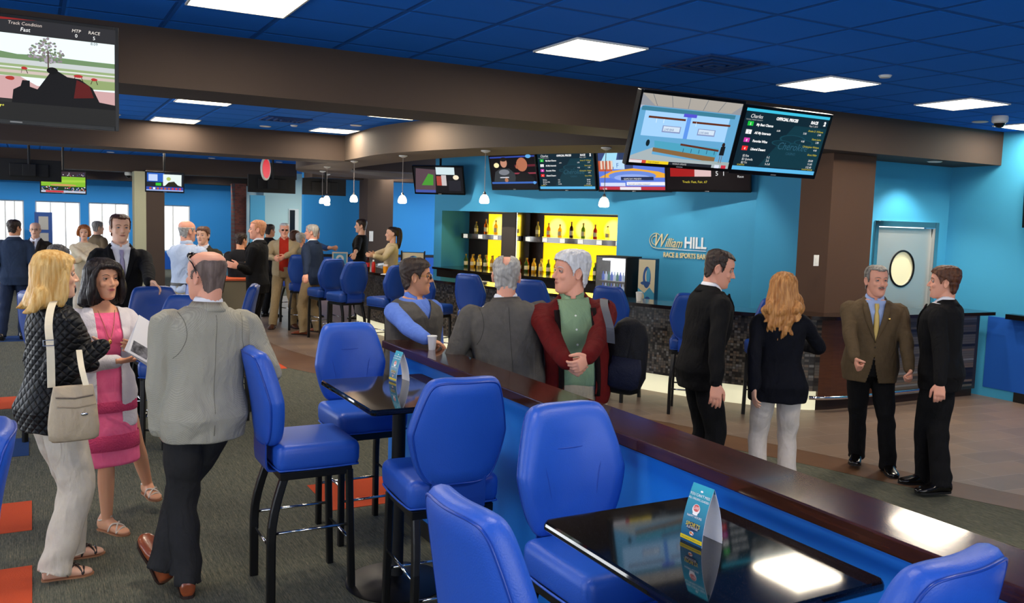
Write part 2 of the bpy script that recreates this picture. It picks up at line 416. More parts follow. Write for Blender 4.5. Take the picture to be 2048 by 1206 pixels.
# door, steel with round port window
d = thing('door_3', None, None, (8.96, 7.25, 0)); d['kind'] = 'structure'
bm = bmesh.new(); f = .07
box(bm, 0, f, -.02, .12, 0, 2.13, .005); box(bm, 1.2-f, 1.2, -.02, .12, 0, 2.13, .005); box(bm, f, 1.2-f, -.02, .12, 2.06, 2.13, .005)
obj('door_frame', bm, mat('polished_steel', 'c9cac6', .12, metal=1), d)
bm = bmesh.new()
n = 40; cx, cz, rr = .60, 1.54, .215
for y in (.03, .075):
    outl = []
    for k in range(n):
        a = 2*PI*k/n; ca, sa = math.cos(a), math.sin(a)
        t = min((.53)/abs(ca) if abs(ca) > 1e-6 else 9, ((2.05-cz) if sa > 0 else (cz-.005))/abs(sa) if abs(sa) > 1e-6 else 9)
        outl.append(Vector((cx+ca*t, y, cz+sa*t)))
    inn = [Vector((cx+math.cos(2*PI*k/n)*rr, y, cz+math.sin(2*PI*k/n)*rr)) for k in range(n)]
    if y == .03: A = (outl, inn)
    else: B = (outl, inn)
ring_loft(bm, [A[1], A[0], B[0], B[1], A[1]], cap=False)
corner = bmesh.ops.remove_doubles(bm, verts=bm.verts[:], dist=1e-5)
leaf = obj('door_panel', bm, mat('door_steel', 'cfcfc8', .34, metal=.65, bump=(30, .04, (1, 1, .06))), d)
bm = bmesh.new(); pts = [(cx+math.cos(2*PI*k/48)*.222, .028, cz+math.sin(2*PI*k/48)*.222) for k in range(49)]; tube(bm, pts, .013, 8, cap=False); obj('window_ring', bm, black, d)
bm = bmesh.new(); poly(bm, [(cx+math.cos(2*PI*k/48)*.214, .05, cz+math.sin(2*PI*k/48)*.214) for k in range(48)]); obj('round_window', bm, mat('door_glass', 'cfc9a4', .15, emit='e8e2b8', es=.35), d)

# trims
def trim(i, x0, x1, y0, y1, z0, z1, m=blackmat):
    bm = bmesh.new(); box(bm, x0, x1, y0, y1, z0, z1); struct('trim_%d' % i, bm, m)
trim(1, 10.33, 10.35, -5, 6.2, 0, .12); trim(2, 10.2, 10.35, 1.5, 6.3, 1.0, 1.06, mat('ledge_black', '0c0a0a', .25))
bm = bmesh.new(); box(bm, 10.34, 10.35, -5, 6.6, .12, 1.0); struct('wall_right_dado', bm, deepblue)
bm = bmesh.new(); box(bm, -6, 2.44, 30.985, 31.0, 0, .45); box(bm, 2.44, 6.4, 30.985, 31.0, 0, .55); struct('wall_far_dado', bm, deepblue)
bm = bmesh.new(); box(bm, 5.75, 10.4, 20.98, 21.0, .95, 1.02); struct('trim_4', bm, blackmat)
bm = bmesh.new(); box(bm, 5.75, 10.4, 20.985, 21.0, 0, .95); struct('wall_entry_dado', bm, deepblue)
# ================================================================== HALF WALL with wooden ledge
bm = bmesh.new(); box(bm, 2.13, 2.30, -.6, 5.58, 0, 1.10)
hw = struct('wall_half', bm, mat('half_wall_blue', '0d78dc', .55, bump=(120, .04)))
bm = bmesh.new(); box(bm, 2.085, 2.35, -.62, 5.62, 1.10, 1.152, .006); t_ = obj('ledge', bm, wood); tag(t_, 'long dark wood ledge capping the bright blue half wall', 'ledge')
bm = bmesh.new(); box(bm, 2.118, 2.13, -.6, 5.58, 0, .1); struct('baseboard_half_wall', bm, blackmat)
# ================================================================== CEILING LIGHTS
def light_panel(x, y, label, power=26, real=True):
    t = thing('ceiling_light', label, 'ceiling light', (x, y, 3.24), 0, None)
    bm = bmesh.new(); s = .3; f = .012
    box(bm, -s, s, -s, -s+f, -.012, .004); box(bm, -s, s, s-f, s, -.012, .004); box(bm, -s, -s+f, -s+f, s-f, -.012, .004); box(bm, s-f, s, -s+f, s-f, -.012, .004)
    obj('frame', bm, white, t)
    bm = bmesh.new(); q = s-f
    for i in range(3):
        for j in range(2):
            box(bm, -q+2*q*i/3+.006, -q+2*q*(i+1)/3-.006, -q+q*j+.006, -q+q*(j+1)-.006, -.006, .0)
    box(bm, -q, q, -q, q, -.003, .002, mi=1)
    obj('diffuser', bm, [lampglass, lampcell], t)
    if real: area('panel_light', (x, y, 3.215), (0, 0, 0), .55, .55, power, (1, .88, .72))
    return t
fx = lambda i: GX0+.6096*i+.3048
ys0 = GY0+.3048
near_l = [(fx(-2)+.02, 5.44, 'nearest square lit ceiling panel, cut by the top edge of the photo'), (fx(2), 5.42, 'bright ceiling panel in the front ceiling left of the air vent'),
          (fx(6), 5.42, 'lit ceiling panel above and right of the pair of hanging screens'), (fx(9)+.03, 5.45, 'lit ceiling panel beside the dome camera at the right'), (fx(12)+.3, 6.0, 'far right lit ceiling panel just over the brown beam')]
for x, y, l in near_l: light_panel(x, y, l, 20)
for x, y, l in [(1.76, 10.6, 'lit ceiling panel nearer of the two left ones beyond the beam'), (1.79, 13.2, 'lit ceiling panel farther of the two left ones beyond the beam'),
                (4.01, 10.35, 'lit ceiling panel beside the beam above the curved soffit'), (3.98, 12.9, 'lit ceiling panel at the corner of the curved soffit')]: light_panel(x, y, l, 24)
for x, y, l in [(-.1, 20.3, 'thin looking far ceiling panel at the far left over the windows'), (2.35, 20.3, 'thin looking far ceiling panel left of the dome camera'), (4.5, 20.2, 'thin looking far ceiling panel above the red round sign'), (7.6, 20.0-.3, 'far ceiling panel seen under the curved soffit')]: light_panel(x, y, l, 24)
# off-view fittings of the same ceiling
for x, y in ((fx(-6), 5.4), (fx(-6), 1.8), (fx(-2), 1.8), (fx(2), 1.8), (fx(6), 1.8), (fx(10), 1.8), (fx(-2), -2), (fx(4), -2), (-2, 10.6), (-2, 16), (-3.5, 20)):
    t = light_panel(x, y, 'square lit ceiling panel beyond the photo’s edges', 16); t['group'] = 'ceiling panels beyond the edges'
# warm wall washers that graze the beams
warm = (1, .62, .32)
def downlight(x, y, z, label, tx, ty, p=18, ang=80, col=None, grp=None):
    t = thing('downlight', label, 'downlight', (x, y, z))
    bm = bmesh.new(); lathe(bm, [(.075, 0), (.085, -.006), (.07, -.012), (.06, -.004)], n=20); obj('rim', bm, white, t)
    bm = bmesh.new(); lathe(bm, [(.001, -.003), (.058, -.003), (.058, -.001), (.001, -.001)], n=20); obj('lamp', bm, mat('warm_lamp', 'ffd9a0', .5, emit='ffca85', es=12), t)
    d = Vector((tx, ty, -1.0)).normalized(); q = d.to_track_quat('-Z', 'Y')
    if grp: t['group'] = grp
    s = spot('downlight_beam', (x, y, z-.03), q.to_euler(), p, col or warm, ang); return t
for k, x in enumerate((-1.2, 1.0, 3.0)): downlight(x, 13.05, 3.24, 'small warm recessed downlight washing the middle beam', 0, .42, 15, grp='downlights before the middle beam')
for k, x in enumerate((-1.0, 1.6, 3.8, 5.4)): downlight(x, 22.0, 3.24, 'small warm recessed downlight washing the far beam', 0, .42, 18, grp='downlights before the far beam')
downlight(3.98, 11.9, 3.24, 'warm recessed downlight washing the tip of the curved soffit', .25, -.05, 16, 60)
downlight(4.35, 9.5, 3.24, 'warm recessed downlight washing the middle of the curved soffit', .3, 0, 9, 60)
downlight(9.2, 6.15, 3.24, 'warm recessed downlight washing the beam above the steel door', 0, .3, 16, 70)
for sx_ in (.6, 1.9, 3.2, 4.6, 5.9):  # row added to brighten the wall behind the bar
    q_ = W0 @ Vector((sx_, -1.0, 0)); downlight(q_.x, q_.y, 3.24, 'recessed downlight in the row washing the blue wall behind the bar', -NN.x*.38, -NN.y*.38, 62, 95, (1, .93, .82), 'downlights behind the bar')
downlight(9.35, 6.78, 2.84, 'small recessed downlight under the beam in front of the steel door', .02, .10, 55, 110, (1, .94, .85))
downlight(8.9, 4.6, 3.24, 'recessed downlight washing the right blue wall', .45, .1, 60, 110, (1, .94, .85))
for x_ in (-1.2, 1.0, 3.1, 5.2): downlight(x_, 28.6, 3.24, 'recessed downlight near the far window wall', 0, .5, 120, 120, (1, .96, .9), 'downlights near the window wall')  # added to bring more light into the far hall
for x_, y_ in ((7.2, 19.0), (9.0, 18.6)): downlight(x_, y_, 3.24, 'recessed downlight near the far entry wall', 0, .3, 34, 110, (1, .94, .85), 'downlights near the entry wall')  # added pair that lifts the far entry wall
# vent, smoke detectors, dome cameras
def vent(x, y, label):
    t = thing('ceiling_vent', label, 'air vent', (x, y, 3.24)); m = mat('vent_blue', '0a3d78', .6)
    for k, s in enumerate((.29, .21, .13, .06)):
        bm = bmesh.new(); f = .022; z = -.012-.004*k
        box(bm, -s, s, -s, -s+f, z, 0); box(bm, -s, s, s-f, s, z, 0); box(bm, -s, -s+f, -s+f, s-f, z, 0); box(bm, s-f, s, -s+f, s-f, z, 0)
        obj('louvre' if k else 'frame', bm, m, t)
vent(4.62, 5.3, 'square blue louvred air vent in the front ceiling'); vent(3.0, 11.9, 'square blue louvred air vent in the ceiling beyond the beam')
def detector(x, y, label):
    t = thing('smoke_detector', label, 'smoke detector', (x, y, 3.24)); bm = bmesh.new()
    lathe(bm, [(.045, 0), (.047, -.010), (.038, -.020), (.015, -.023), (.001, -.023)], n=24); obj('cover', bm, white, t, ang=.7)
    bm = bmesh.new(); lathe(bm, [(.049, 0), (.052, -.004), (.046, -.006)], n=24); obj('base', bm, white, t)
detector(6.0, 4.85, 'round white smoke detector on the front ceiling right of a light panel'); detector(3.3, 12.6, 'round white smoke detector on the ceiling beyond the beam')
def domecam(x, y, z, label, s=1):
    t = thing('dome_camera', label, 'security camera', (x, y, z))
    bm = bmesh.new(); lathe(bm, [(.075*s, 0), (.08*s, -.02*s), (.078*s, -.06*s), (.06*s, -.075*s)], n=24); obj('housing', bm, white, t, ang=.7)
    bm = bmesh.new(); lathe(bm, [(.055*s, -.07*s), (.052*s, -.09*s), (.035*s, -.115*s), (.001, -.125*s)], n=24); obj('dome', bm, black, t, ang=.9)
domecam(8.93, 5.75, 3.24, 'white security dome camera hanging under the right front ceiling'); domecam(2.55, 16.4, 3.24, 'white security dome camera hanging beyond the middle beam', 1.6)
domecam(2.05, 22.9, 2.84, 'small white dome camera under the far beam above the windows', 1.1)

# ================================================================== BAR STOOLS
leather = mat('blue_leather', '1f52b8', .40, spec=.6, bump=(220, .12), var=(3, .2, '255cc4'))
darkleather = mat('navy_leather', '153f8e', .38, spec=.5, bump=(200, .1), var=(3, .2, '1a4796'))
legm = mat('black_metal', '0b0b0c', .35)
def back_outline(s=1.0, n=5):
    P = [(0, .505), (.115, .502), (.168, .475), (.202, .385), (.230, .27), (.233, .215), (.205, .10), (.165, .025), (.11, 0), (0, 0)]
    P = P+[(-x, z) for x, z in P[-2:0:-1]]
    cz = .255
    return [(x*s, cz+(z-cz)*s) for x, z in [(q.x, q.z) for q in smoothpath([(x, 0, z) for x, z in P], n, True)]]
def make_stool(name, label, lm, loc, rz, group=None, detail=True):
    t = thing(name, label, 'bar stool', loc, rz, group)
    # seat
    bm = bmesh.new(); box(bm, -.225, .225, -.2, .24, .675, .82, .045, seg=4)
    for v in bm.verts:
        x, y, z = v.co
        if z > .75: v.co.z += .018*max(0, 1-(x/.25)**2-((y-.02)/.25)**2); 
        v.co.x *= 1+.05*(z-.74)/.08*(.3)
    seat = obj('seat', bm, lm, t, ang=.9)
    if detail:
        bm = bmesh.new(); r = .225; pts = smoothpath([(-.218, -.14, .69), (-.165, -.193, .69), (.165, -.193, .69), (.218, -.14, .69), (.218, .18, .69), (.165, .233, .69), (-.165, .233, .69), (-.218, .18, .69)], 4, True)
        tube(bm, pts+[pts[0]], .005, 6, cap=False); obj('piping', bm, lm, seat, smooth=True)
    # backrest : rings through the thickness, curved round the sitter and reclined
    T = Matrix.Translation((0, -.215, .80)) @ Matrix.Rotation(math.radians(9), 4, 'X')
    def wrap(p): return T @ (p+Vector((0, .9*p.x**2-.02*(p.z-.25)**2*4, 0)))
    bm = bmesh.new(); rings = []
    for y, s in ((-.030, .30), (-.034, .7), (-.032, .92), (-.022, .965), (-.006, 1.0), (.016, 1.0), (.036, .965), (.05, .88), (.056, .74), (.048, .5), (.042, .25)):
        rings.append([wrap(Vector((x, y, z))) for x, z in back_outline(s)])
    ring_loft(bm, rings); bk = obj('backrest', bm, lm, t, smooth=True)
    if detail:
        bm = bmesh.new(); pts = [wrap(Vector((x, -.029, z))) for x, z in back_outline(.945)]; tube(bm, pts+[pts[0]], .0045, 6, cap=False)
        obj('piping', bm, mat('blue_piping', '153e9c', .3), bk, smooth=True)
        bm = bmesh.new(); pts = [wrap(Vector((x, .042, z))) for x, z in ((-.16, .36), (-.08, .335), (0, .33), (.08, .335), (.16, .36))]; tube(bm, smoothpath(pts, 4), .003, 6)
        for s in (-1, 1):
            pts = [wrap(Vector((s*x, .0475, z))) for x, z in ((.15, .34), (.115, .22), (.1, .1), (.1, .04))]; tube(bm, smoothpath(pts, 4), .003, 6)
        obj('stitching', bm, mat('blue_stitch', '1845a6', .4), bk, smooth=True)
    # blue steel bracket between seat and back
    bm = bmesh.new()
    pts = [(0, -.1, .668), (0, -.2, .668), (0, -.238, .69), (0, -.242, .83)]
    ring_loft(bm, [[Vector((-.13, p.y, p.z)), Vector((.13, p.y, p.z)), Vector((.13, p.y+.008, p.z+.008)), Vector((-.13, p.y+.008, p.z+.008))] for p in smoothpath(pts, 3)])
    obj('back_bracket', bm, mat('bracket_blue', '1b3f96', .3), t)
    bm = bmesh.new(); box(bm, -.2, .2, -.18, .2, .635, .676, .004); obj('seat_frame', bm, legm, t)
    for s in (-1, 1):
        bm = bmesh.new(); sqtube(bm, [(s*.19, .185, .66), (s*.193, .195, .3), (s*.196, .205, 0)], .036, .036); obj('leg', bm, legm, t)
        bm = bmesh.new(); sqtube(bm, [Vector((s*(.175+.02*min(1, (.66-z)/.3)), -.15-.075*math.sin(min(1, (.66-z)/.34)*PI/2), z)) for z in (.66, .6, .54, .47, .4, .32, .2, .1, 0)], .034, .044); obj('leg', bm, legm, t)
    def rail(a, b):
        bm = bmesh.new(); tube(bm, [a, b], .008, 8); obj('foot_rail', bm, chrome, t, smooth=True)
    for s in (-1, 1): rail((s*.193, -.205, .36), (s*.193, .19, .36))
    rail((-.19, .198, .27), (.19, .198, .27)); rail((-.19, -.217, .27), (.19, -.217, .27))
    return t
R90 = PI/2
st = make_stool('bar_stool', 'blue bar stool left of the farther black table, beside the checked blazer', leather, (1.27, 4.57, 0), -R90)
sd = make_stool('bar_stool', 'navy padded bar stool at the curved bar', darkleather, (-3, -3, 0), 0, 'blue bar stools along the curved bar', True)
for loc, rz, l in [((1.80, 5.2, 0), PI+.03, 'blue bar stool facing the camera behind the farther black table'),
                   ((1.69, 3.73, 0), -.06, 'blue bar stool seen from behind in front of the farther black table'),
                   ((1.81, 2.56, 0), PI+.02, 'large blue bar stool facing the camera behind the nearest black table'),
                   ((1.215, 1.95, 0), -R90+.05, 'blue bar stool seen side on, left of the nearest black table'),
                   ((1.755, 1.43, 0), .08, 'blue bar stool back at the bottom right corner of the photo'),
                   ((-.38, 3.2, 0), R90, 'blue bar stool cut off by the left edge of the photo')]:
    dup(st, loc, rz, l)
# further stools by the left group
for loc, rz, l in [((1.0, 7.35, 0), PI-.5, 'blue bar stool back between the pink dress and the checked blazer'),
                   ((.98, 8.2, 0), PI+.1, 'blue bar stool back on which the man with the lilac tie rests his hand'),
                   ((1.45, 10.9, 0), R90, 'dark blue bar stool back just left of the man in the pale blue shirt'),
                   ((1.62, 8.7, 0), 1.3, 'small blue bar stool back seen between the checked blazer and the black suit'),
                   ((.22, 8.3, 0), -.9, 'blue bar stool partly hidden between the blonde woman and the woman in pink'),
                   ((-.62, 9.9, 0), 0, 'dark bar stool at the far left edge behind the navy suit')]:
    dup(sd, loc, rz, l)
bar_stools = [((6.72, 6.62), 'end', 'bar stool partly hidden by the golden haired woman in navy'),
              ((6.18, 7.22), '', 'bar stool at the mosaic bar just left of the standing man in the dark suit'),
              ((5.86, 8.12), '', 'bar stool at the bar right of the man with the backpack'),
              ((5.42, 9.15), '', 'bar stool back showing between the two grey haired men at the ledge'),
              ((5.1, 10.15), '', 'bar stool back left of the balding man in the grey suit at the ledge'),
              ((4.78, 11.0), '', 'bar stool behind the man with sunglasses, at the stack of papers on the bar'),
              ((4.55, 12.05), '', 'bar stool left of the man with sunglasses, below the ponytail woman'),
              ((4.2, 12.9), '', 'second bar stool right of the navy blazer man'),
              ((4.12, 13.7), '', 'bar stool right beside the man in navy blazer and khaki trousers'),
              ((4.1, 14.9), '', 'bar stool back behind the arm of the man in the tan jacket'),
              ((4.25, 15.9), '', 'farthest bar stool, behind the man in the tan jacket')]
angs = [-.55, -.75, -1.12, -1.0, -1.1, -1.1, .30, .25, .15, -.5, -1.2]
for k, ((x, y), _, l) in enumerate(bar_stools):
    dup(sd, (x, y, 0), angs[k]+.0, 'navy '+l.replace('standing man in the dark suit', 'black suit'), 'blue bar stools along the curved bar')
# remove the prototype that stands in no place of the photo
kids(sd)
for o in list(KIDS.get(sd.name, [])):
    for q in list(KIDS.get(o.name, [])): bpy.data.objects.remove(q)
    bpy.data.objects.remove(o)
bpy.data.objects.remove(sd)

# ================================================================== HIGH TABLES
granite = mat('black_granite', '08080b', .05, spec=.6, coat=.3); nt, b, L = nodes(granite)
vv = nt.nodes.new('ShaderNodeTexVoronoi'); vv.inputs['Scale'].default_value = 260; L(objxyz(nt)[1], vv.inputs[0])
L(mixc(nt, math_n(nt, 'LESS_THAN', vv.outputs['Distance'], .13), rgb('08080b'), rgb('5b5a66')), b.inputs['Base Color'])
def table(x0, x1, y0, y1, label):
    cx, cy = (x0+x1)/2, (y0+y1)/2; hx, hy = (x1-x0)/2, (y1-y0)/2
    t = thing('high_table', label, 'table', (cx, cy, 0))
    bm = bmesh.new(); rings = []
    def rr(a, z):
        r = .03; pts = []
        for sx, sy, a0 in ((1, 1, 0), (-1, 1, 90), (-1, -1, 180), (1, -1, 270)):
            for k in range(6):
                an = math.radians(a0+18*k); pts.append(Vector((sx*(hx-r)+math.cos(an)*(r-a), sy*(hy-r)+math.sin(an)*(r-a), z)))
        return pts
    for a, z in ((.02, 1.038), (.006, 1.040), (0, 1.046), (0, 1.056), (.003, 1.064), (.008, 1.07)): rings.append(rr(a, z))
    ring_loft(bm, rings); obj('tabletop', bm, granite, t, ang=.2)
    bm = bmesh.new(); lathe(bm, [(.04, .02), (.038, .05), (.036, 1.02)], n=24); obj('pedestal', bm, blackmat, t, ang=.8)
    bm = bmesh.new(); lathe(bm, [(.27, 0), (.275, .008), (.26, .014), (.12, .024), (.05, .04), (.04, .05)], n=48); obj('base', bm, mat('cast_iron', '0d0c0c', .4), t, ang=.9)
    bm = bmesh.new(); box(bm, -.15, .15, -.15, .15, 1.02, 1.039, .004); obj('top_plate', bm, blackmat, t)
    return t
table(1.38, 2.0, 1.49, 2.28, 'nearest shiny black granite high table at the bottom right')
table(1.41, 2.03, 3.92, 4.78, 'farther shiny black granite high table beside the blue half wall')
def tent(cx, cy, rz, label):
    t = thing('table_tent', label, 'table card', (cx, cy, 1.0705), rz)
    wd, D, Hh = .088, .042, .168
    # two bowed cards leaning together; local: front card faces -Y, length along X
    white_c = mat('white_card', 'f0f0f4', .5); tealc = mat('teal_card', '1a7fa6', .4)
    nt, b, L = nodes(tealc)
    if not any(n.type == 'VALTORGB' for n in nt.nodes):
        X = objxyz(nt)[0]; r = nt.nodes.new('ShaderNodeValToRGB'); mr = math_n(nt, 'DIVIDE', X[2], .168)
        r.color_ramp.elements[0].color = rgb('155a8c'); r.color_ramp.elements[1].color = rgb('22a3bd'); L(mr, r.inputs[0]); L(r.outputs[0], b.inputs['Base Color'])
    N = 10
    def prof(sgn, k, th=0):
        u = k/N; z = Hh*u; y = D*(1-u**1.9); return Vector((0, sgn*(y-th), z))
    for sgn, nm in ((-1, 'front_card'), (1, 'rear_card')):
        bm = bmesh.new(); 
        rr = []
        for k in range(N+1):
            o, i = prof(sgn, k), prof(sgn, k, .0018 if k < N else -.0002)
            hw2 = wd/2*(1-.04*(k/N))
            rr.append([o+Vector((-hw2, 0, 0)), o+Vector((hw2, 0, 0)), i+Vector((hw2, 0, 0)), i+Vector((-hw2, 0, 0))])
        R = ring_loft(bm, rr)
        bmesh.ops.recalc_face_normals(bm, faces=bm.faces[:]); bm.normal_update()
        for f in bm.faces:
            c_ = f.calc_center_median(); u_ = max(0, min(1, c_.z/Hh))
            if c_.y*sgn > D*(1-u_**1.9)-.0012 and len(f.verts) == 4 and abs(c_.x) < .01: f.material_index = 1
        card = obj(nm, bm, [white_c, tealc], t)
        # printed matter
        def P(u, v, off=.0006):
            k = v; z = Hh*k; y = D*(1-k**1.9); s = -1 if sgn < 0 else 1
            return Vector(((u-.5)*wd*(1 if sgn < 0 else -1), s*(y+off+.0004), z))
        yel = mat('print_yellow', 'f0d820', .4); wh = mat('print_white', 'ffffff', .4); red = mat('print_red', 'd8605c', .4); nav = mat('print_navy', '16305e', .4); ora = mat('print_orange', 'e07a28', .4)
        bm = bmesh.new()
        def patch(u0, u1, v0, v1, mi, off=.0006):
            n = 4
            for i in range(n):
                a, c = v0+(v1-v0)*i/n, v0+(v1-v0)*(i+1)/n
                poly(bm, [P(u0, a, off), P(u1, a, off), P(u1, c, off), P(u0, c, off)], mi)
        def ell(u, v, ru, rv, mi, off): poly(bm, [P(u+ru*math.cos(q*PI/8), v+rv*math.sin(q*PI/8), off) for q in range(16)], mi)
        patch(0, 1, .045, .115, 0); 
        def txt(s, u, v, size, mi, off=.001, shear=0, sx=1):
            tmp = bmesh.new(); text_into(tmp, s, size, Matrix.Identity(4), 0, align='CENTER', shear=shear, offset=.0, sx=sx)
            vm = {q: bm.verts.new(P(u+q.co.x/wd, v+q.co.y/Hh, off)) for q in tmp.verts}
            for f in tmp.faces:
                try: nf = bm.faces.new([vm[q] for q in f.verts]); nf.material_index = mi
                except ValueError: pass
            tmp.free()
        txt('YOU CAN’T MISS', .5, .81, .0105, 1); txt('ALL ORDERS LOADED', .5, .745, .0082, 1)
        ell(.52, .9, .06, .015, 1, .0008); ell(.5, .6, .17, .085, 1, .0007); ell(.5, .62, .14, .06, 2, .0009); txt('LIVE', .5, .6, .011, 1)
        ell(.5, .52, .12, .02, 1, .0009); txt('HAPPY HOURS', .5, .455, .009, 1); 
        ell(.5, .3, .3, .075, 3, .0007); txt('SPORTS', .5, .3, .0165, 0, .0011, .15); txt('ALE HOUSE', .5, .262, .009, 1, .0011)
        ell(.5, .185, .1, .035, 1, .0008); ell(.47, .19, .055, .022, 4, .001); ell(.56, .18, .03, .016, 2, .0011)
        txt('EVERY GAME DAY ON THE BIG SCREENS', .5, .07, .0042, 3, .001)
        obj('print', bm, [yel, wh, red, nav, ora], card)
    return t
tent(1.722, 1.925, math.radians(-86), 'teal table card with white sides standing on the nearest black table')
tent(1.815, 4.6, math.radians(-84), 'teal table card with white sides standing on the farther black table')

# ================================================================== BAR COUNTER
cpath = smoothpath([(10.2, 6.42, 0), (9.2, 6.46, 0), (8.2, 6.46, 0), (7.6, 6.5, 0), (7.2, 6.72, 0), (6.8, 7.22, 0), (6.41, 7.9, 0), (6.1, 8.75, 0), (5.84, 9.7, 0), (5.6, 10.6, 0), (5.3, 11.7, 0), (5.05, 12.7, 0), (4.88, 13.6, 0), (4.85, 14.6, 0), (5.0, 15.5, 0), (5.4, 16.4, 0), (6.1, 17.1, 0), (7.0, 17.4, 0)], 5)
def offs(path, d):
    o = []
    for i in range(len(path)):
        a = path[max(0, i-1)]; b = path[min(len(path)-1, i+1)]; t = (b-a).normalized(); o.append(path[i]+Vector((t.y, -t.x, 0))*d)
    return o
inside = 1 if offs(cpath, .5)[40].x > cpath[40].x else -1
bt = thing('bar_counter', 'long curved bar with dark top and grey mosaic tile front', 'bar counter', (cpath[30].x, cpath[30].y, 0))
def loc_(p): return p-Vector((cpath[30].x, cpath[30].y, 0))
def bandrings(a, b, z0, z1): return [[loc_(p)+Vector((0, 0, z0)), loc_(q)+Vector((0, 0, z0)), loc_(q)+Vector((0, 0, z1)), loc_(p)+Vector((0, 0, z1))] for p, q in zip(a, b)]
bm = bmesh.new(); ring_loft(bm, bandrings(cpath, offs(cpath, inside*.55), 1.03, 1.07)); obj('countertop', bm, mat('bar_top', '1a100c', .15, coat=.4), bt, ang=.5)
mosaic = mat('mosaic', '5a564f', .3, spec=.6); nt, b, L = nodes(mosaic)
O = objxyz(nt)[1]; vv = nt.nodes.new('ShaderNodeTexVoronoi'); vv.inputs['Scale'].default_value = 1; vv.distance = 'CHEBYCHEV'; vv.inputs['Randomness'].default_value = 0
mp = nt.nodes.new('ShaderNodeMapping'); mp.inputs['Scale'].default_value = (0, 34, 34); L(O, mp.inputs[0]); L(mp.outputs[0], vv.inputs[0])
r = nt.nodes.new('ShaderNodeValToRGB'); r.color_ramp.interpolation = 'CONSTANT'; e = r.color_ramp.elements; e[0].color = rgb('3c3a36'); e[1].color = rgb('5a544b'); e[1].position = .35
for p_, c_ in ((.15, '24211f'), (.55, '57534e'), (.7, '66584a'), (.82, '70706e'), (.92, '1a1816')): k = e.new(p_); k.color = rgb(c_)
sp = nt.nodes.new('ShaderNodeSeparateColor'); L(vv.outputs['Color'], sp.inputs[0]); L(sp.outputs[0], r.inputs[0])
L(mixc(nt, math_n(nt, 'GREATER_THAN', vv.outputs['Distance'], .44), r.outputs[0], rgb('2c2a28')), b.inputs['Base Color'])
fp = offs(cpath, inside*.2); fq = offs(cpath, inside*.28)
i7 = 16
bm = bmesh.new(); ring_loft(bm, bandrings(fp[i7:], fq[i7:], .22, 1.03)); obj('mosaic_front', bm, mosaic, bt)
bm = bmesh.new(); ring_loft(bm, bandrings(fp[:8], fq[:8], .1, 1.03)); obj('mosaic_front', bm, mosaic, bt)
bm = bmesh.new(); ring_loft(bm, bandrings(fp[7:i7+1], fq[7:i7+1], .12, 1.03)); obj('wood_front', bm, mat('bar_wood', '4b2a17', .4, var=(5, .5, '63391f', (1, 1, 8))), bt)
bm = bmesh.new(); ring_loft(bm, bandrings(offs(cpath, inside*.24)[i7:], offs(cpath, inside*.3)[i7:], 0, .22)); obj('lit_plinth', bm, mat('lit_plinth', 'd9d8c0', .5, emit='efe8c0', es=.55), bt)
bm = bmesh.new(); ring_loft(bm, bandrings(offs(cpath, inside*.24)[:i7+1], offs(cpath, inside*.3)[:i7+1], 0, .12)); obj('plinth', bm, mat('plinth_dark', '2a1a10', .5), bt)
bm = bmesh.new(); tube(bm, [loc_(p)+Vector((0, 0, .17)) for p in offs(cpath, inside*.08)[5:i7+3]], .022, 10); obj('foot_rail', bm, chrome, bt, smooth=True)

# ---- back bar inside the alcove
yb = W0
def wloc(x, y, z): return (W0 @ Vector((x, y, z)))
rzW = math.atan2(S.y, S.x)
def wthing(name, label, cat, x, y, z, group=None): return thing(name, label, cat, wloc(x, y, z), rzW, group)
bb = wthing('back_counter', 'dark back counter running under the lit alcove behind the bar', 'counter', 2.0, .2, 0)
bm = bmesh.new(); rr = []
for k in range(17):
    x = -.0+4.05*k/16; f = -.45-.25*math.sin(PI*k/16)
    y1 = .7 if x < 3.98 else 0.0
    rr.append([Vector((x-2, f, 1.02)), Vector((x-2, y1-.2, 1.02)), Vector((x-2, y1-.2, 1.06)), Vector((x-2, f, 1.06))])
rr = [[Vector((p.x, min(p.y, -.01) if p.x+2 > 4.06 else p.y, p.z)) for p in q] for q in rr]
ring_loft(bm, rr); obj('countertop', bm, mat('bar_top', ''), bb)
bm = bmesh.new(); box(bm, -1.9, 2.05, -.42, -.21, 0, 1.02); obj('cabinet_front', bm, mat('backbar_wood', '1d120d', .5), bb)
glow = mat('backlit_yellow', 'ffd400', .5, emit='ffd000', es=.95); nt, b, L = nodes(glow)
X, P = objxyz(nt)
fr = math_n(nt, 'ABSOLUTE', math_n(nt, 'SUBTRACT', math_n(nt, 'FRACT', math_n(nt, 'DIVIDE', X[0], .62)), .5))
dz = math_n(nt, 'DIVIDE', math_n(nt, 'SUBTRACT', X[2], .80), .2)
rad = math_n(nt, 'SQRT', math_n(nt, 'ADD', math_n(nt, 'POWER', math_n(nt, 'MULTIPLY', fr, 2.8), 2), math_n(nt, 'MULTIPLY', dz, dz)))
r = nt.nodes.new('ShaderNodeValToRGB'); r.color_ramp.elements[0].color = rgb('fff58c'); r.color_ramp.elements[0].position = .7; r.color_ramp.elements[1].color = rgb('f8cf00'); r.color_ramp.elements[1].position = 1.0
L(rad, r.inputs[0]); L(r.outputs[0], b.inputs['Emission Color'])
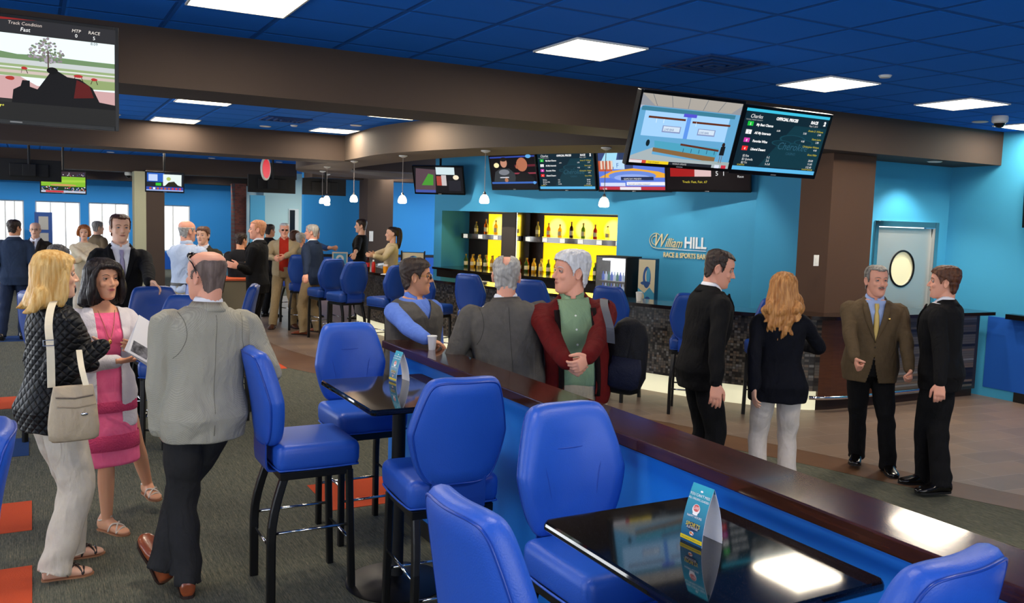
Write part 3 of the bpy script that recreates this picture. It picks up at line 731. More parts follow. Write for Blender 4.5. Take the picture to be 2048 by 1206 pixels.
for x0, x1, l in ((.55, 1.22, 'narrow glowing yellow panel left in the alcove behind the bar'), (1.95, 4.05, 'wide glowing yellow panel in the alcove behind the bar')):
    p = wthing('backlit_panel', l, 'light panel', x0, .735, 1.065); bm = bmesh.new(); box(bm, 0, x1-x0, -.03, .0, 0, 1.03); obj('panel', bm, glow, p)
    bm = bmesh.new(); f = .02; box(bm, -f, 0, -.04, .0, 0, 1.05); box(bm, x1-x0, x1-x0+f, -.04, 0, 0, 1.05); box(bm, 0, x1-x0, -.04, 0, 1.03, 1.05); obj('frame', bm, mat('alcove_wood', ''), p)
    a = area('panel_glow', wloc((x0+x1)/2, .66, 1.6), (0, 0, 0), x1-x0, .9, 9*(x1-x0), (1, .8, .1)); a.rotation_euler = (R90, 0, rzW); a.rotation_euler = (R90, 0, rzW+PI)
p = wthing('alcove_pillar', 'dark taupe post dividing the lit alcove behind the bar', 'post', 1.48, .45, 1.061); bm = bmesh.new(); box(bm, -.17, .17, -.2, .2, 0, 1.065, .005); obj('post', bm, mat('taupe_post', '4a4038', .6), p)
bm = bmesh.new(); box(bm, .171, .19, -.18, .18, 0, 1.065); obj('steel_edge', bm, chrome, p)
sh = []
for x0, x1, l in ((.1, 1.28, 'short dark glass shelf in the left part of the alcove'), (1.7, 4.03, 'long dark glass shelf across the wide yellow panel')):
    s_ = wthing('glass_shelf', l, 'shelf', x0, .42, 1.66); bm = bmesh.new(); box(bm, 0, x1-x0, 0, .26, -.05, .045); obj('board', bm, mat('shelf_dark', '2a2018', .1, coat=.6), s_)
    for k in range(int((x1-x0)/.4)+1): bm = bmesh.new(); box(bm, .06+k*.4, .17+k*.4, -.006, -.001, -.04, .035); obj('shelf_light', bm, mat('led', 'd8d4c8', .3, emit='e8e4d8', es=.45), s_)
    s_['label'] = l
# bottles
bcol = {'amber': mat('amber_bottle', '9a4a0c', .1, trans=.6), 'clear': mat('clear_bottle', 'e8d890', .05, trans=.8), 'red': mat('red_bottle', '9c1408', .15, trans=.3), 'green': mat('green_bottle', '3b5a10', .1, trans=.5), 'dark': mat('dark_bottle', '2a0d06', .15), 'gold': mat('gold_bottle', 'e0a010', .2, trans=.4)}
labm = mat('bottle_label', 'd9c9a0', .6); capm = mat('bottle_cap', '8c6a20', .4)
prot = {}
def bottle(col, x, y, z, label, group, s=1.0):
    if col not in prot:
        t = thing('liquor_bottle', label, 'bottle', (0, 0, 0), 0, group)
        bm = bmesh.new(); lathe(bm, [(.001, 0), (.036, 0), (.038, .01), (.038, .17), (.03, .2), (.014, .225), (.013, .27), (.001, .27)], n=12); obj('glass', bm, bcol[col], t, ang=.8)
        bm = bmesh.new(); lathe(bm, [(.0385, .05), (.0388, .052), (.0388, .13), (.0385, .132)], n=12); obj('paper_label', bm, labm, t, smooth=True)
        bm = bmesh.new(); lathe(bm, [(.015, .262), (.016, .265), (.016, .295), (.001, .297)], n=10); obj('cap', bm, capm, t, ang=.8)
        prot[col] = t; kids(t)
    else:
        t = copy_tree(prot[col]); t['label'] = label; t['group'] = group
    t.location = (x, y, z); t.scale = (1, 1, s); return t
kids(bb)
cols = list(bcol)
for k in range(44):
    x = .3+k*.086
    if 1.28 < x < 1.7: continue
    c = cols[(k*7+3) % 6]; p_ = wloc(x, .36+.12*(k % 2), 1.061)
    bottle(c, p_.x, p_.y, p_.z, 'liquor bottle in the row on the back counter before the yellow glow', 'bottles standing on the back counter', .85+.05*((k*5) % 5))
for k in range(15):
    x = .36+k*.26
    if 1.2 < x < 1.8: continue
    p_ = wloc(x, .56, 1.706); c = cols[(k*5+1) % 6]
    bottle(c, p_.x, p_.y, p_.z, 'bottle standing on the dark glass shelf in the alcove', 'bottles on the alcove shelf', .8+.06*((k*3) % 4))
lc = wthing('low_cabinet', 'low dark cabinet under the drinks cooler and poster box', 'cabinet', 4.72, -.4, 0)
bm = bmesh.new(); box(bm, -.58, .6, -.3, .38, 0, .70); obj('body', bm, mat('backbar_wood', ''), lc); bm = bmesh.new(); box(bm, -.6, .62, -.32, .39, .70, .738); obj('top', bm, mat('bar_top', ''), lc)
# drinks cooler
fr_ = wthing('drinks_cooler', 'small black glass door cooler with lit bottles on the back counter', 'drinks cooler', 4.0, -.42, 1.061)
bm = bmesh.new(); box(bm, -.33, .33, 0, .38, -.5, .02); 
bm.free()
bm = bmesh.new(); w2, d2, h2 = .29, .2, .40
box(bm, -w2, -w2+.03, -.2, .2, -.35, h2); box(bm, w2-.03, w2, -.2, .2, -.35, h2); box(bm, -w2+.03, w2-.03, -.2, .2, h2-.03, h2); box(bm, -w2+.03, w2-.03, -.2, .2, -.35, -.32); box(bm, -w2+.03, w2-.03, .17, .2, -.32, h2-.03)
fr_.location = wloc(4.44, -.45, 1.09)
obj('cabinet', bm, blackmat, fr_)
bm = bmesh.new(); box(bm, -w2+.05, w2-.05, -.1, .1, h2-.075, h2-.045); box(bm, -w2+.03, w2-.03, .15, .17, .05, h2-.04); obj('lamp', bm, mat('cool_white', 'ffffff', .5, emit='f2f6ff', es=1.1), fr_)
bm = bmesh.new(); 
for z in (.02, -.16): box(bm, -w2+.03, w2-.03, -.15, .15, z-.008, z)
obj('rack', bm, steel, fr_)
bmB = bmesh.new()
for z in (.021, -.159):
    for k in range(9):
        x = -.215+k*.054; lathe(bmB, [(.001, z), (.022, z), (.022, z+.08), (.009, z+.11), (.009, z+.135), (.001, z+.135)], x, -.1, n=10, mi=k % 3)
obj('chilled_bottles', bmB, [mat('blue_can', '2c5cc0', .3, emit='3060d0', es=.25), mat('silver_can', 'c9d4e8', .3, emit='b0c0e0', es=.3), mat('green_can', '1c7a6a', .3, emit='208070', es=.2)], fr_)
bm = bmesh.new(); box(bm, -w2+.02, w2-.02, -.215, -.205, -.33, h2-.015); g_ = obj('glass_door', bm, mat('cooler_glass', 'ffffff', .03, alpha=.1), fr_)
# two poster boxes (blue ribbon swirl on cream)
def poster_box(x, y, z, rz, label, wd=.34, ht=.52):
    t = thing('poster_stand', label, 'poster stand', (x, y, z), rz)
    bm = bmesh.new(); box(bm, -wd/2, wd/2, -.08, .08, 0, ht, .005); obj('box', bm, mat('stand_side', '1a4763', .5), t)
    bm = bmesh.new(); Yp = -.0812
    def q(u, v, o=0): return Vector(((u-.5)*wd*.96, Yp-o, v*ht))
    poly(bm, [q(0, .02), q(1, .02), q(1, .98), q(0, .98)], 0)
    poly(bm, [q(0, .02, .0005), q(1, .02, .0005), q(1, .3, .0005), q(.7, .42, .0005), q(.4, .3, .0005), q(0, .4, .0005)], 1)
    for (u, v, a, b_, mi, o) in ((.52, .62, .24, .22, 2, .001), (.55, .64, .14, .13, 0, .0015), (.6, .66, .12, .16, 1, .002), (.45, .5, .3, .04, 2, .0025), (.6, .18, .16, .05, 2, .001), (.3, .22, .1, .08, 0, .001)):
        poly(bm, [q(u+a*math.cos(k*PI/10), v+b_*math.sin(k*PI/10), o) for k in range(20)], mi)
    obj('poster', bm, [mat('poster_cream', 'cdbf9c', .5), mat('poster_teal', '3d93b5', .5), mat('poster_navy', '1c4a86', .5)], t); return t
p_ = wloc(4.99, -.45, .74); poster_box(p_.x, p_.y, p_.z, -1.0, 'teal and cream poster box standing right of the drinks cooler', .27, .74)
p_ = G_ = (5.75, 13.3, 1.07)
t = poster_box(5.55, 13.55, 1.07, -.42, 'teal and cream poster box with dark border on the bar beside the ponytail woman', .36, .34)
for a_ in (-.2, .18): bm = bmesh.new(); box(bm, a_, a_+.02, -.1, .08, 0, .36); obj('side_frame', bm, blackmat, t)
# framed tablet sign further down the bar
t = thing('desk_sign', 'small framed blue and white sign standing on the far bar', 'sign', (4.95, 15.6, 1.07), -.3)
bm = bmesh.new(); box(bm, -.14, .14, -.01, .01, .0, .24, .004); obj('frame', bm, mat('cream_plastic', 'c9c2b4', .5), t)
bm = bmesh.new(); poly(bm, [(-.115, -.0105, .025), (.115, -.0105, .025), (.115, -.0105, .215), (-.115, -.0105, .215)], 0); poly(bm, [(.07*math.cos(k*PI/10), -.011, .12+.07*math.sin(k*PI/10)) for k in range(20)], 1); poly(bm, [(.03*math.cos(k*PI/10), -.0115, .12+.03*math.sin(k*PI/10)) for k in range(20)], 0)
obj('print', bm, [mat('sign_blue', '3f9ccc', .5), white], t)
# things on the bar counter
def on_bar(px, s=1): pass
papers = thing('paper_stack', 'loose stack of white and cream papers on the bar behind the sunglasses man', 'papers', (5.62, 11.35, 1.0705), -1.1)
for k, (dx, dy, r_, mm) in enumerate(((0, 0, .1, 'f2efe4'), (.02, .01, -.15, 'e5d9bd'), (-.02, .02, .3, 'f7f5ee'), (.05, -.01, .05, 'efe6cf'))):
    bm = bmesh.new(); box(bm, -.14, .14, -.11, .11, k*.008, k*.008+.007, mtx=Matrix.Translation((dx, dy, 0)) @ Matrix.Rotation(r_, 4, 'Z')); obj('sheet', bm, mat('paper_'+mm, mm, .7), papers)
def simple(name, label, cat, loc, prof, m, capp=None, cm=None, group=None):
    t = thing(name, label, cat, loc, 0, group); bm = bmesh.new(); lathe(bm, prof, n=16); obj('body', bm, m, t, ang=.8)
    if capp: bm = bmesh.new(); lathe(bm, capp, n=12); obj('cap', bm, cm or white, t, ang=.8)
    return t
bot = [(.001, 0), (.032, 0), (.034, .01), (.034, .1), (.028, .14), (.014, .165), (.001, .166)]
simple('ketchup_bottle', 'red ketchup bottle with white cap on the bar left of the ponytail woman', 'bottle', (4.97, 13.85, 1.07), bot, mat('ketchup', 'b0140c', .3), [(.015, .166), (.017, .17), (.015, .195), (.001, .196)])
simple('soda_bottle', 'tall dark soda bottle with red label standing on the bar', 'bottle', (4.98, 14.15, 1.07), [(.001, 0), (.035, 0), (.035, .15), (.015, .22), (.015, .25), (.001, .25)], mat('cola', '2a0a06', .1), [(.0355, .06), (.036, .062), (.036, .13), (.0355, .132)], mat('cola_label', 'c01818', .4))
simple('beer_bottle', 'brown beer bottle on the bar right of the orange drink', 'bottle', (5.22, 13.25, 1.07), [(.001, 0), (.03, 0), (.03, .13), (.013, .18), (.012, .22), (.001, .22)], mat('amber_bottle', ''), [(.0305, .03), (.031, .032), (.031, .1), (.0305, .102)], mat('beer_label', '28407c', .5))
simple('drink_glass', 'glass of orange juice on the bar between the bottles', 'glass', (5.05, 13.5, 1.07), [(.001, 0), (.035, 0), (.042, .11), (.001, .111)], mat('juice', 'f09a18', .15), [(.043, .108), (.044, .14), (.041, .14), (.04, .108)], mat('rim_glass', 'ffffff', .05, alpha=.3))
simple('condiment_caddy', 'small blue and white condiment tub near the right end of the bar', 'tub', (6.78, 7.75, 1.07), [(.001, 0), (.06, 0), (.065, .03), (.06, .12), (.001, .121)], mat('tub_blue', '2a4a9a', .4), [(.065, .121), (.07, .125), (.06, .16), (.001, .165)])
simple('paper_cup', 'white paper cup on the bar behind the two right hand stools', 'cup', (6.42, 8.5, 1.07), [(.001, 0), (.03, 0), (.04, .1), (.001, .101)], white, [(.041, .1), (.042, .105), (.03, .112), (.001, .113)])
menu = thing('menu_stack', 'stack of white menus on the bar under the ponytail woman', 'papers', (5.0, 13.05, 1.0705), -1.3)
for k in range(3): bm = bmesh.new(); box(bm, -.11, .11, -.15, .15, k*.006, k*.006+.005, mtx=Matrix.Rotation(.2*k, 4, 'Z')); obj('sheet', bm, mat('paper_f7f5ee', ''), menu)
# ---- wall sign
sg = wthing('wall_sign', 'gold script and white block lettered sign on the blue wall behind the bar', 'sign', 4.72, -.012, 1.5)
gold = mat('sign_gold', 'ddd0a0', .4); whs = mat('sign_white', 'e9ecec', .4)
X90 = Matrix.Rotation(R90, 4, 'X')
def sgt(s, x, z, size, m, shear=0, off=0, sx=1, name='lettering', ext=.006, align='LEFT', sp=1):
    bm = bmesh.new(); text_into(bm, s, size, Matrix.Translation((x, 0, z)) @ X90, 0, shear, ext, off, align, sx, sp); return obj(name, bm, m, sg)
sgt('W', .03, .15, .30, gold, .4, .0, .72, 'script_initial')
sgt('illiam', .26, .155, .20, gold, .4, .001, .72, 'script_lettering')
bm = bmesh.new()
for pts in ([(.16, .33), (.1, .36), (.02, .33), (-.02, .25), (.02, .16), (.1, .13), (.25, .125), (.5, .135)], [(.12, .31), (.06, .31), (.02, .26), (.04, .2), (.09, .18)]):
    tube(bm, smoothpath([(x, -.004, z) for x, z in pts], 5), .006, 6)
obj('swash', bm, gold, sg, smooth=True)
sgt('HILL', .60, .155, .235, whs, 0, .006, .82, 'block_lettering')
bm = bmesh.new(); box(bm, .25, .98, -.006, 0, .118, .126); obj('rule', bm, whs, sg)
sgt('RACE & SPORTS BAR', .24, .0, .105, gold, 0, .003, .76, 'lower_lettering')
# switch on the column
t = thing('wall_switch', 'white wall switch plate on the brown pillar', 'switch', (7.48, 6.775, 1.66)); bm = bmesh.new(); box(bm, -.038, .038, -.008, 0, -.06, .06, .003); obj('plate', bm, white, t); bm = bmesh.new(); box(bm, -.012, .012, -.014, -.008, -.03, .03, .002); obj('toggle', bm, white, t)
t = thing('wall_switch', 'white wall switch plate on the far pillar beside the bartender', 'switch', (7.1, 19.99, 1.5)); bm = bmesh.new(); box(bm, -.05, .05, -.008, 0, -.12, .12, .003); obj('plate', bm, white, t); bm = bmesh.new(); box(bm, -.012, .012, -.014, -.008, -.03, .03, .002); obj('toggle', bm, white, t)
t = thing('notice_board', 'tall blue notice board with papers standing before the second far window', 'notice board', (.32, 30.3, 0))
bm = bmesh.new(); box(bm, -.24, .24, -.02, .02, .55, 1.78, .005); obj('board', bm, mat('board_blue', '2a4a86', .5), t)
for z_ in (.75, 1.25): bm = bmesh.new(); box(bm, -.13, .13, -.026, -.021, z_, z_+.4); obj('paper', bm, mat('paper_grey', 'a8a49c', .6), t)
for x_ in (-.18, .18): bm = bmesh.new(); box(bm, x_-.02, x_+.02, -.15, .15, 0, .03); box(bm, x_-.015, x_+.015, -.015, .015, .03, .55); obj('foot', bm, steel, t)
cup = simple('plastic_cup', 'clear plastic cup on the ledge beside the sunglasses man', 'cup', (2.24, 5.12, 1.1525), [(.001, 0), (.022, 0), (.031, .09), (.030, .09), (.021, .004), (.001, .004)], mat('clear_plastic', 'f0f0f4', .1, alpha=.45), [(.0315, .084), (.033, .087), (.0315, .092), (.030, .088)], white)
# ================================================================== PENDANT LAMPS
def pendant(x, y, zb, label):
    t = thing('pendant_lamp', label, 'pendant lamp', (x, y, 2.85), 0); L_ = 2.85-zb
    bm = bmesh.new(); lathe(bm, [(.001, 0), (.06, 0), (.06, -.012), (.02, -.03), (.001, -.03)], n=16); obj('canopy', bm, white, t, ang=.8)
    bm = bmesh.new(); tube(bm, [(0, 0, -.02), (0, 0, -L_+.06)], .0045, 6); obj('cord', bm, mat('cord_grey', '9a9088', .5), t)
    bm = bmesh.new(); lathe(bm, [(.008, -L_+.09), (.02, -L_+.07), (.024, -L_+.05)], n=12); obj('socket', bm, steel, t)
    bm = bmesh.new(); lathe(bm, [(.02, -L_+.055), (.045, -L_+.03), (.06, -L_-.01), (.062, -L_-.045), (.045, -L_-.06), (.001, -L_-.062)], n=16); obj('shade', bm, mat('pendant_glass', 'fff4e0', .4, emit='ffeccc', es=5), t, smooth=True)
    l = bpy.data.lights.new('pendant_light', 'POINT'); l.energy = 7; l.color = (1, .8, .6); l.shadow_soft_size = .06
    o = bpy.data.objects.new('pendant_light', l); o.location = (x, y, zb-.13); C.objects.link(o)
for x, y, z, l in ((5.75, 8.35, 2.235, 'pendant lamp nearest the wall sign, at the right end of the bar'), (5.0, 9.9, 2.25, 'pendant lamp over the stack of papers, hanging in front of the screens'), (4.61, 11.7, 2.24, 'pendant lamp hanging in front of the far taupe pillar'),
                   (4.53, 13.6, 2.26, 'pendant lamp just left of the far taupe pillar'), (4.72, 15.7, 2.27, 'frontmost lamp of the tight cluster of three pendants'), (5.14, 17.4, 2.26, 'left lamp of the tight cluster of three pendants'), (5.6, 18.6, 2.24, 'right lamp of the tight cluster of three pendants')):
    pendant(x, y, z, l)
# ================================================================== LOW COUNTER, PODIUM, HANGING SIGN
t = thing('low_counter', 'beige counter with an orange top beside the pale blue shirt', 'counter', (2.35, 13.5, 0))
bm = bmesh.new(); box(bm, -.5, .5, -.3, .3, 0, .98); obj('body', bm, mat('beige_laminate', '8a8068', .6), t); bm = bmesh.new(); box(bm, -.53, .53, -.33, .33, .98, 1.01, .004); obj('top', bm, mat('orange_top', 'd0603a', .4), t)
t = thing('podium', 'slim frosted blue podium with a sloping top behind the black suit', 'podium', (2.62, 14.6, 0), .2)
bm = bmesh.new(); box(bm, -.22, .22, -.18, .18, 0, 1.25, .01); obj('body', bm, mat('frosted_blue', '6fa9c4', .2, alpha=.9), t)
bm = bmesh.new(); box(bm, -.28, .28, -.24, .24, 1.25, 1.28, .005, mtx=Matrix.Translation((0, 0, .3)) @ Matrix.Rotation(.2, 4, 'X') @ Matrix.Translation((0, .0, -.3))); obj('top', bm, mat('podium_top', 'a9c9c0', .3), t)
t = thing('round_sign', 'red and white oval sign hanging edge on under the far beam', 'sign', (3.62, 15.7, 2.75), .95)
bm = bmesh.new(); lathe(bm, [(.001, -.012), (.2, -.012), (.2, .012), (.001, .012)], n=32, mtx=Matrix.Rotation(R90, 4, 'X')); obj('disc', bm, white, t)
bm = bmesh.new(); lathe(bm, [(.001, -.015), (.165, -.015), (.165, .015), (.001, .015)], n=32, mtx=Matrix.Rotation(R90, 4, 'X')); obj('red_face', bm, mat('sign_red', 'd8202c', .4, emit='e02030', es=.5), t)
bm = bmesh.new(); tube(bm, [(0, 0, .2), (0, 0, .49)], .008, 6); obj('stem', bm, blackmat, t)

# ================================================================== SCREENS
EM = {}
def em(h, s=1.0):
    k = 'scr_%s_%s' % (h, s)
    return mat(k, '020202', .6, spec=.15, emit=h, es=s)
class Canvas:
    """flat picture on a screen: x right 0..1, y up 0..1, facing local -Y"""
    def __init__(c, w, h, gain=1.0): c.w, c.h, c.bm, c.m, c.l, c.g = w, h, bmesh.new(), [], 0, gain
    def mi(c, col):
        m = em(col, c.g)
        if m not in c.m: c.m.append(m)
        return c.m.index(m)
    remap = None
    def P(c, x, y):
        if c.remap: x = c.remap(x)
        return Vector(((x-.5)*c.w, -.0006-.00025*c.l, (y-.5)*c.h))
    def poly(c, pts, col): c.l += 1; poly(c.bm, [c.P(*p) for p in pts], c.mi(col))
    def rect(c, x0, y0, x1, y1, col): c.poly([(x0, y0), (x1, y0), (x1, y1), (x0, y1)], col)
    def ell(c, x, y, a, b, col, n=16): c.poly([(x+a*math.cos(2*PI*k/n), y+b*math.sin(2*PI*k/n)) for k in range(n)], col)
    def line(c, x0, y0, x1, y1, t, col):
        d = Vector(((x1-x0)*c.w, (y1-y0)*c.h)).normalized(); n = Vector((-d.y/c.w, d.x/c.h))*t*.5*c.h
        c.poly([(x0+n.x, y0+n.y), (x1+n.x, y1+n.y), (x1-n.x, y1-n.y), (x0-n.x, y0-n.y)], col)
    def text(c, s, x, y, size, col, align='LEFT', shear=0, bold=.0, sx=1):
        c.l += 1; o = c.P(x, y); M = Matrix.Translation(o) @ Matrix.Rotation(R90, 4, 'X')
        text_into(c.bm, s, size*c.h, M, c.mi(col), shear, 0, bold, align, sx)
    def done(c, parent):
        me = bpy.data.meshes.new('screen'); c.bm.to_mesh(me); c.bm.free()
        for m in c.m: me.materials.append(m)
        return link('screen', me, parent)
tvblack = mat('tv_black', '040405', .32, spec=.3); tvback = mat('tv_back', '040405', .7)
def tv(label, w, loc, rz, tilt, draw, gain=1.0, pole=None, group=None, bez=.022, asp=9/16):
    h = w*asp; t = thing('television', label, 'television', loc, 0, group)
    t.rotation_euler = (0, 0, 0)
    t.matrix_world = Matrix.Translation(loc) @ Matrix.Rotation(rz, 4, 'Z') @ Matrix.Rotation(tilt, 4, 'X')
    bm = bmesh.new(); box(bm, -w/2, w/2, 0, .045, -h/2, h/2, .006)
    box(bm, -w*.3, w*.3, .045, .07, -h*.3, h*.3, .01)
    f = bez
    for a in ((-w/2, -w/2+f, -h/2, h/2), (w/2-f, w/2, -h/2, h/2), (-w/2+f, w/2-f, -h/2, -h/2+f*1.5), (-w/2+f, w/2-f, h/2-f, h/2)): box(bm, a[0], a[1], -.009, .0, a[2], a[3], .002)
    obj('casing', bm, tvback if asp < .5 else tvblack, t)
    bm = bmesh.new(); box(bm, -.03, .03, -.0098, -.0092, -h/2+.008, -h/2+.016); obj('maker_badge', bm, mat('badge', '9a9a9a', .4), t)
    c = Canvas(w-2*f, h-2.2*f, gain); draw(c); c.done(t)
    if isinstance(pole, tuple):
        bm = bmesh.new(); Mi = t.matrix_world.inverted(); bk = t.matrix_world @ Vector((0, .09, 0)); tube(bm, [Mi @ p for p in (bk, Vector((pole[2], pole[0]-.08, pole[1])), Vector((pole[2], pole[0]-.005, pole[1])))], .02, 10)
        obj('wall_arm', bm, blackmat, t)
    elif pole:
        bm = bmesh.new(); Mi = t.matrix_world.inverted()
        bk = t.matrix_world @ Vector((0, .1, 0)); tube(bm, [Mi @ p for p in (Vector((bk.x, bk.y, bk.z)), Vector((bk.x, bk.y, pole)))], .022, 10)
        box(bm, -.1, .1, .068, .12, -.1, .1, .005)
        obj('ceiling_mount', bm, blackmat, t)
    return t
def race_view(c):
    xs, ys_ = (0, .06, .28, .44, .56, .74, .84, .87, 1), (0, .30, .48, .55, .66, .80, .88, .89, 1)
    def rm(x):
        for a, b_, p, q in zip(xs, xs[1:], ys_, ys_[1:]):
            if a <= x <= b_: return p+(q-p)*(x-a)/(b_-a)
        return x
    c.remap = rm
    c.rect(0, 0, 1, 1, '30302f'); c.rect(0, .25, 1, .86, 'e8f6fa'); c.rect(0, .62, 1, .66, '86a07a'); c.poly([(0, .66), (.2, .68), (.35, .66), (.5, .67), (1, .655), (1, .6), (0, .6)], '6f8c64')
    c.rect(0, .55, 1, .61, 'c3c9c9'); c.rect(0, .44, 1, .56, '93a878'); c.rect(0, .52, 1, .535, 'd8dad6'); c.rect(0, .47, 1, .5, 'c9b9b0')
    c.poly([(0, .22), (0, .42), (.38, .44), (.5, .36), (1, .36), (1, .2)], 'c8a0a0'); c.poly([(.62, .36), (1, .38), (1, .46), (.6, .47)], '8ea06c')
    random.seed(3)
    for k in range(170):
        a = random.uniform(.1, PI-.1); r = random.uniform(.05, 1); x = .56+.11*r*math.cos(a); y = .58+.24*r*math.sin(a)+.02
        c.ell(x, y, .009, .012, random.choice(['7c8a6c', '8b7f86', '6c7a68', 'a39aa8']), 6)
    c.line(.56, .5, .56, .72, .016, '5a4c48')
    for x, y in ((.42, .52), (.75, .49), (.86, .47)): c.ell(x, y, .03, .016, 'b03030', 10); c.line(x-.02, y-.01, x-.03, y-.05, .008, '3a2a24'); c.line(x+.02, y-.01, x+.03, y-.05, .008, '3a2a24')
    c.ell(.02, .43, .03, .015, 'a8352c'); c.ell(.28, .41, .035, .02, 'a8352c')
    c.poly([(.28, .16), (.3, .3), (.38, .34), (.4, .4), (.46, .4), (.46, .34), (.5, .32), (.58, .52), (.62, .52), (.68, .47), (.76, .46), (.84, .38), (.9, .24), (1, .22), (1, 0), (0, 0), (0, .18)], '17171a')
    c.poly([(.72, .26), (.74, .45), (.82, .4), (.86, .28)], '5a1c1c'); c.ell(.585, .52, .035, .035, '101012')
    c.rect(0, 0, 1, .17, '262626'); c.rect(0, .86, 1, 1, '2c2c30'); c.poly([(0, .92), (.5, 1), (.2, 1), (0, 1)], '8c2424')
    c.text('Track Condition', .44, .94, .045, 'd8c8c0', 'CENTER', .15); c.text('Fast', .44, .88, .055, 'ffffff', 'CENTER', .15)
    c.text('MTP', .74, .93, .045, 'e8e0d8', 'CENTER', .15); c.text('0', .74, .88, .05, 'ffffff', 'CENTER'); c.text('RACE', .87, .93, .045, 'e8e0d8', 'CENTER', .15); c.text('5', .87, .875, .05, 'ffffff', 'CENTER'); c.text('8:09', .87, .82, .04, '202428', 'CENTER')
    c.text('1, Fair, 67°', .06, .1, .06, 'f0ee60', 'LEFT', .15)
def lobby(c):
    c.rect(0, 0, 1, 1, '5f9fc8'); c.poly([(0, .78), (.1, .9), (.1, 1), (0, 1)], 'a8b0c8'); c.rect(0, .83, 1, 1, '8c8f96'); c.poly([(0, 1), (.14, .84), (.9, .84), (1, .97), (1, 1)], 'a49e96')
    for k in range(5): c.line(.16+.15*k, .84, .1+.18*k, 1, .01, '6d7278')
    c.rect(.02, .76, .95, .82, '3a7890'); c.rect(.06, .4, .9, .76, '9cc8f0'); c.rect(.1, .66, .46, .69, '5c2c18'); c.rect(.53, .64, .92, .67, '5c2c18')
    for k in range(4): c.line(.18+.07*k+.18*(k > 1), .6, .18+.07*k+.18*(k > 1), .66, .006, 'e8f4ff')
    c.rect(.47, .4, .51, .76, '5c90e0'); c.rect(.43, .72, .56, .77, '5050c8')
    for x in (.25, .6): c.rect(x, .47, x+.18, .57, '8090b8'); c.rect(x+.01, .49, x+.17, .56, 'c8d8e8'); c.text('LIVE BAR', x+.02, .5, .045, '40588c')
    c.poly([(.2, .34), (.86, .3), (.84, .12), (.22, .2)], '4a9cb8'); c.poly([(.2, .24), (.84, .16), (.84, .08), (.2, .18)], '80603c'); c.poly([(.46, .33), (.86, .28), (.86, .25), (.46, .3)], '5c2c1c')
    for k in range(5): c.line(.5+.08*k, .2, .5+.08*k, .26, .012, '2a5870')
    c.rect(0, .0, 1, .1, '98a8a8'); c.poly([(0, .1), (.2, .24), (.2, .14), (1, .04), (1, 0), (0, 0)], 'a0acb0')
    c.ell(.14, .3, .018, .05, '102028'); c.ell(.895, .36, .016, .035, '2c1c18'); c.poly([(.87, .2), (.92, .2), (.92, .34), (.875, .33)], '15181c'); c.line(.885, .08, .885, .2, .012, '6c5c58'); c.line(.905, .08, .905, .2, .012, '6c5c58')
    c.rect(0, 0, .16, .045, 'c84838'); c.rect(0, 0, .12, .04, 'd8d4d8'); c.rect(.16, 0, .38, .045, 'e8c820'); c.rect(.38, 0, .82, .045, '20242c'); c.text('TOP STORIES', .18, .008, .034, '202020'); c.text('WORLD UPDATE', .42, .008, .034, 'c8c8c8'); c.rect(.85, 0, .9, .05, 'd0d8e8'); c.rect(.92, .0, .97, .05, 'c03040')
def board(c):
    c.rect(0, 0, 1, 1, '0d2430'); c.poly([(.3, .1), (1, .1), (1, .8), (.6, .8)], '103440'); c.rect(0, .955, 1, 1, '3ab8d8'); c.rect(0, 0, 1, .08, '58b0e0')
    for (x, y, a, b) in ((.62, .58, .16, .07), (.5, .5, .12, .05), (.76, .54, .12, .05)):
        c.ell(x, y, a, b, '16404e'); c.ell(x, y, a*.86, b*.82, '0f2e3a')
    c.text('Cherokee', .64, .4, .17, '2a5568', 'CENTER', .3); c.text('CASINO', .64, .32, .06, '2a5568', 'CENTER')
    c.text('Charles', .06, .855, .085, 'e8e8e8', 'LEFT', .3); c.text('TOWN, STREAM COUNTY', .02, .815, .03, 'a8b0b0')
    c.text('OFFICIAL PRICES', .36, .86, .065, 'e8e8e8', 'LEFT', .1, .002); c.text('RACE', .78, .86, .065, 'e8e8e8', 'LEFT', .1, .002); c.text('2', .94, .85, .09, 'ffffff', 'LEFT', .1, .003); c.text('May 5, 2014', .77, .81, .04, 'd0d0d0')
    for k, (n, col, j, a, p, q, tn) in enumerate((('My Best Chance', '18b838', 'Dustin D. Williams', '6.00', '3.00', '2.40', '5'), ('All My Interests', 'e8e8e8', 'Shane Lahrs', '', '4.40', '2.80', '2'), ('Favorite Wine', 'c838a0', 'Christopher Walters', '', '', '4.40', '8'), ('Liberal Desert', 'e02828', 'Grant Miller', '', '', '', '4'))):
        y = .73-.13*k; c.rect(.05, y, .115, y+.07, col); c.text(tn, .083, y+.01, .06, '181818' if k == 1 else 'ffffff', 'CENTER'); c.text(n, .15, y+.01, .055, 'f0f0f0', 'LEFT', .15, .001)
        c.text(j, .96, y, .045, 'c8b828', 'RIGHT', .2); c.text(a, .4, y-.05, .045, 'e8e8e8'); c.text(p, .72, y-.05, .045, 'e8e8e8'); c.text(q, .9, y-.05, .045, 'e8e8e8')
    for k, (n, v, r) in enumerate((('$2 Exa', '5-2', '20.00'), ('$2 Quinella', '2-5', '11.60'), ('$2 Tri', '5-2-8', '112.40'))): c.text(n, .08, .24-.055*k, .05, 'e8e8e8'); c.text(v, .36, .24-.055*k, .05, 'e8e8e8'); c.text(r, .93, .24-.055*k, .05, 'e8e8e8', 'RIGHT')
    c.text('SCRATCH', .04, .095, .035, 'd0c040'); c.text('PAYOFF $103.00', .95, .095, .035, 'd0c040', 'RIGHT')
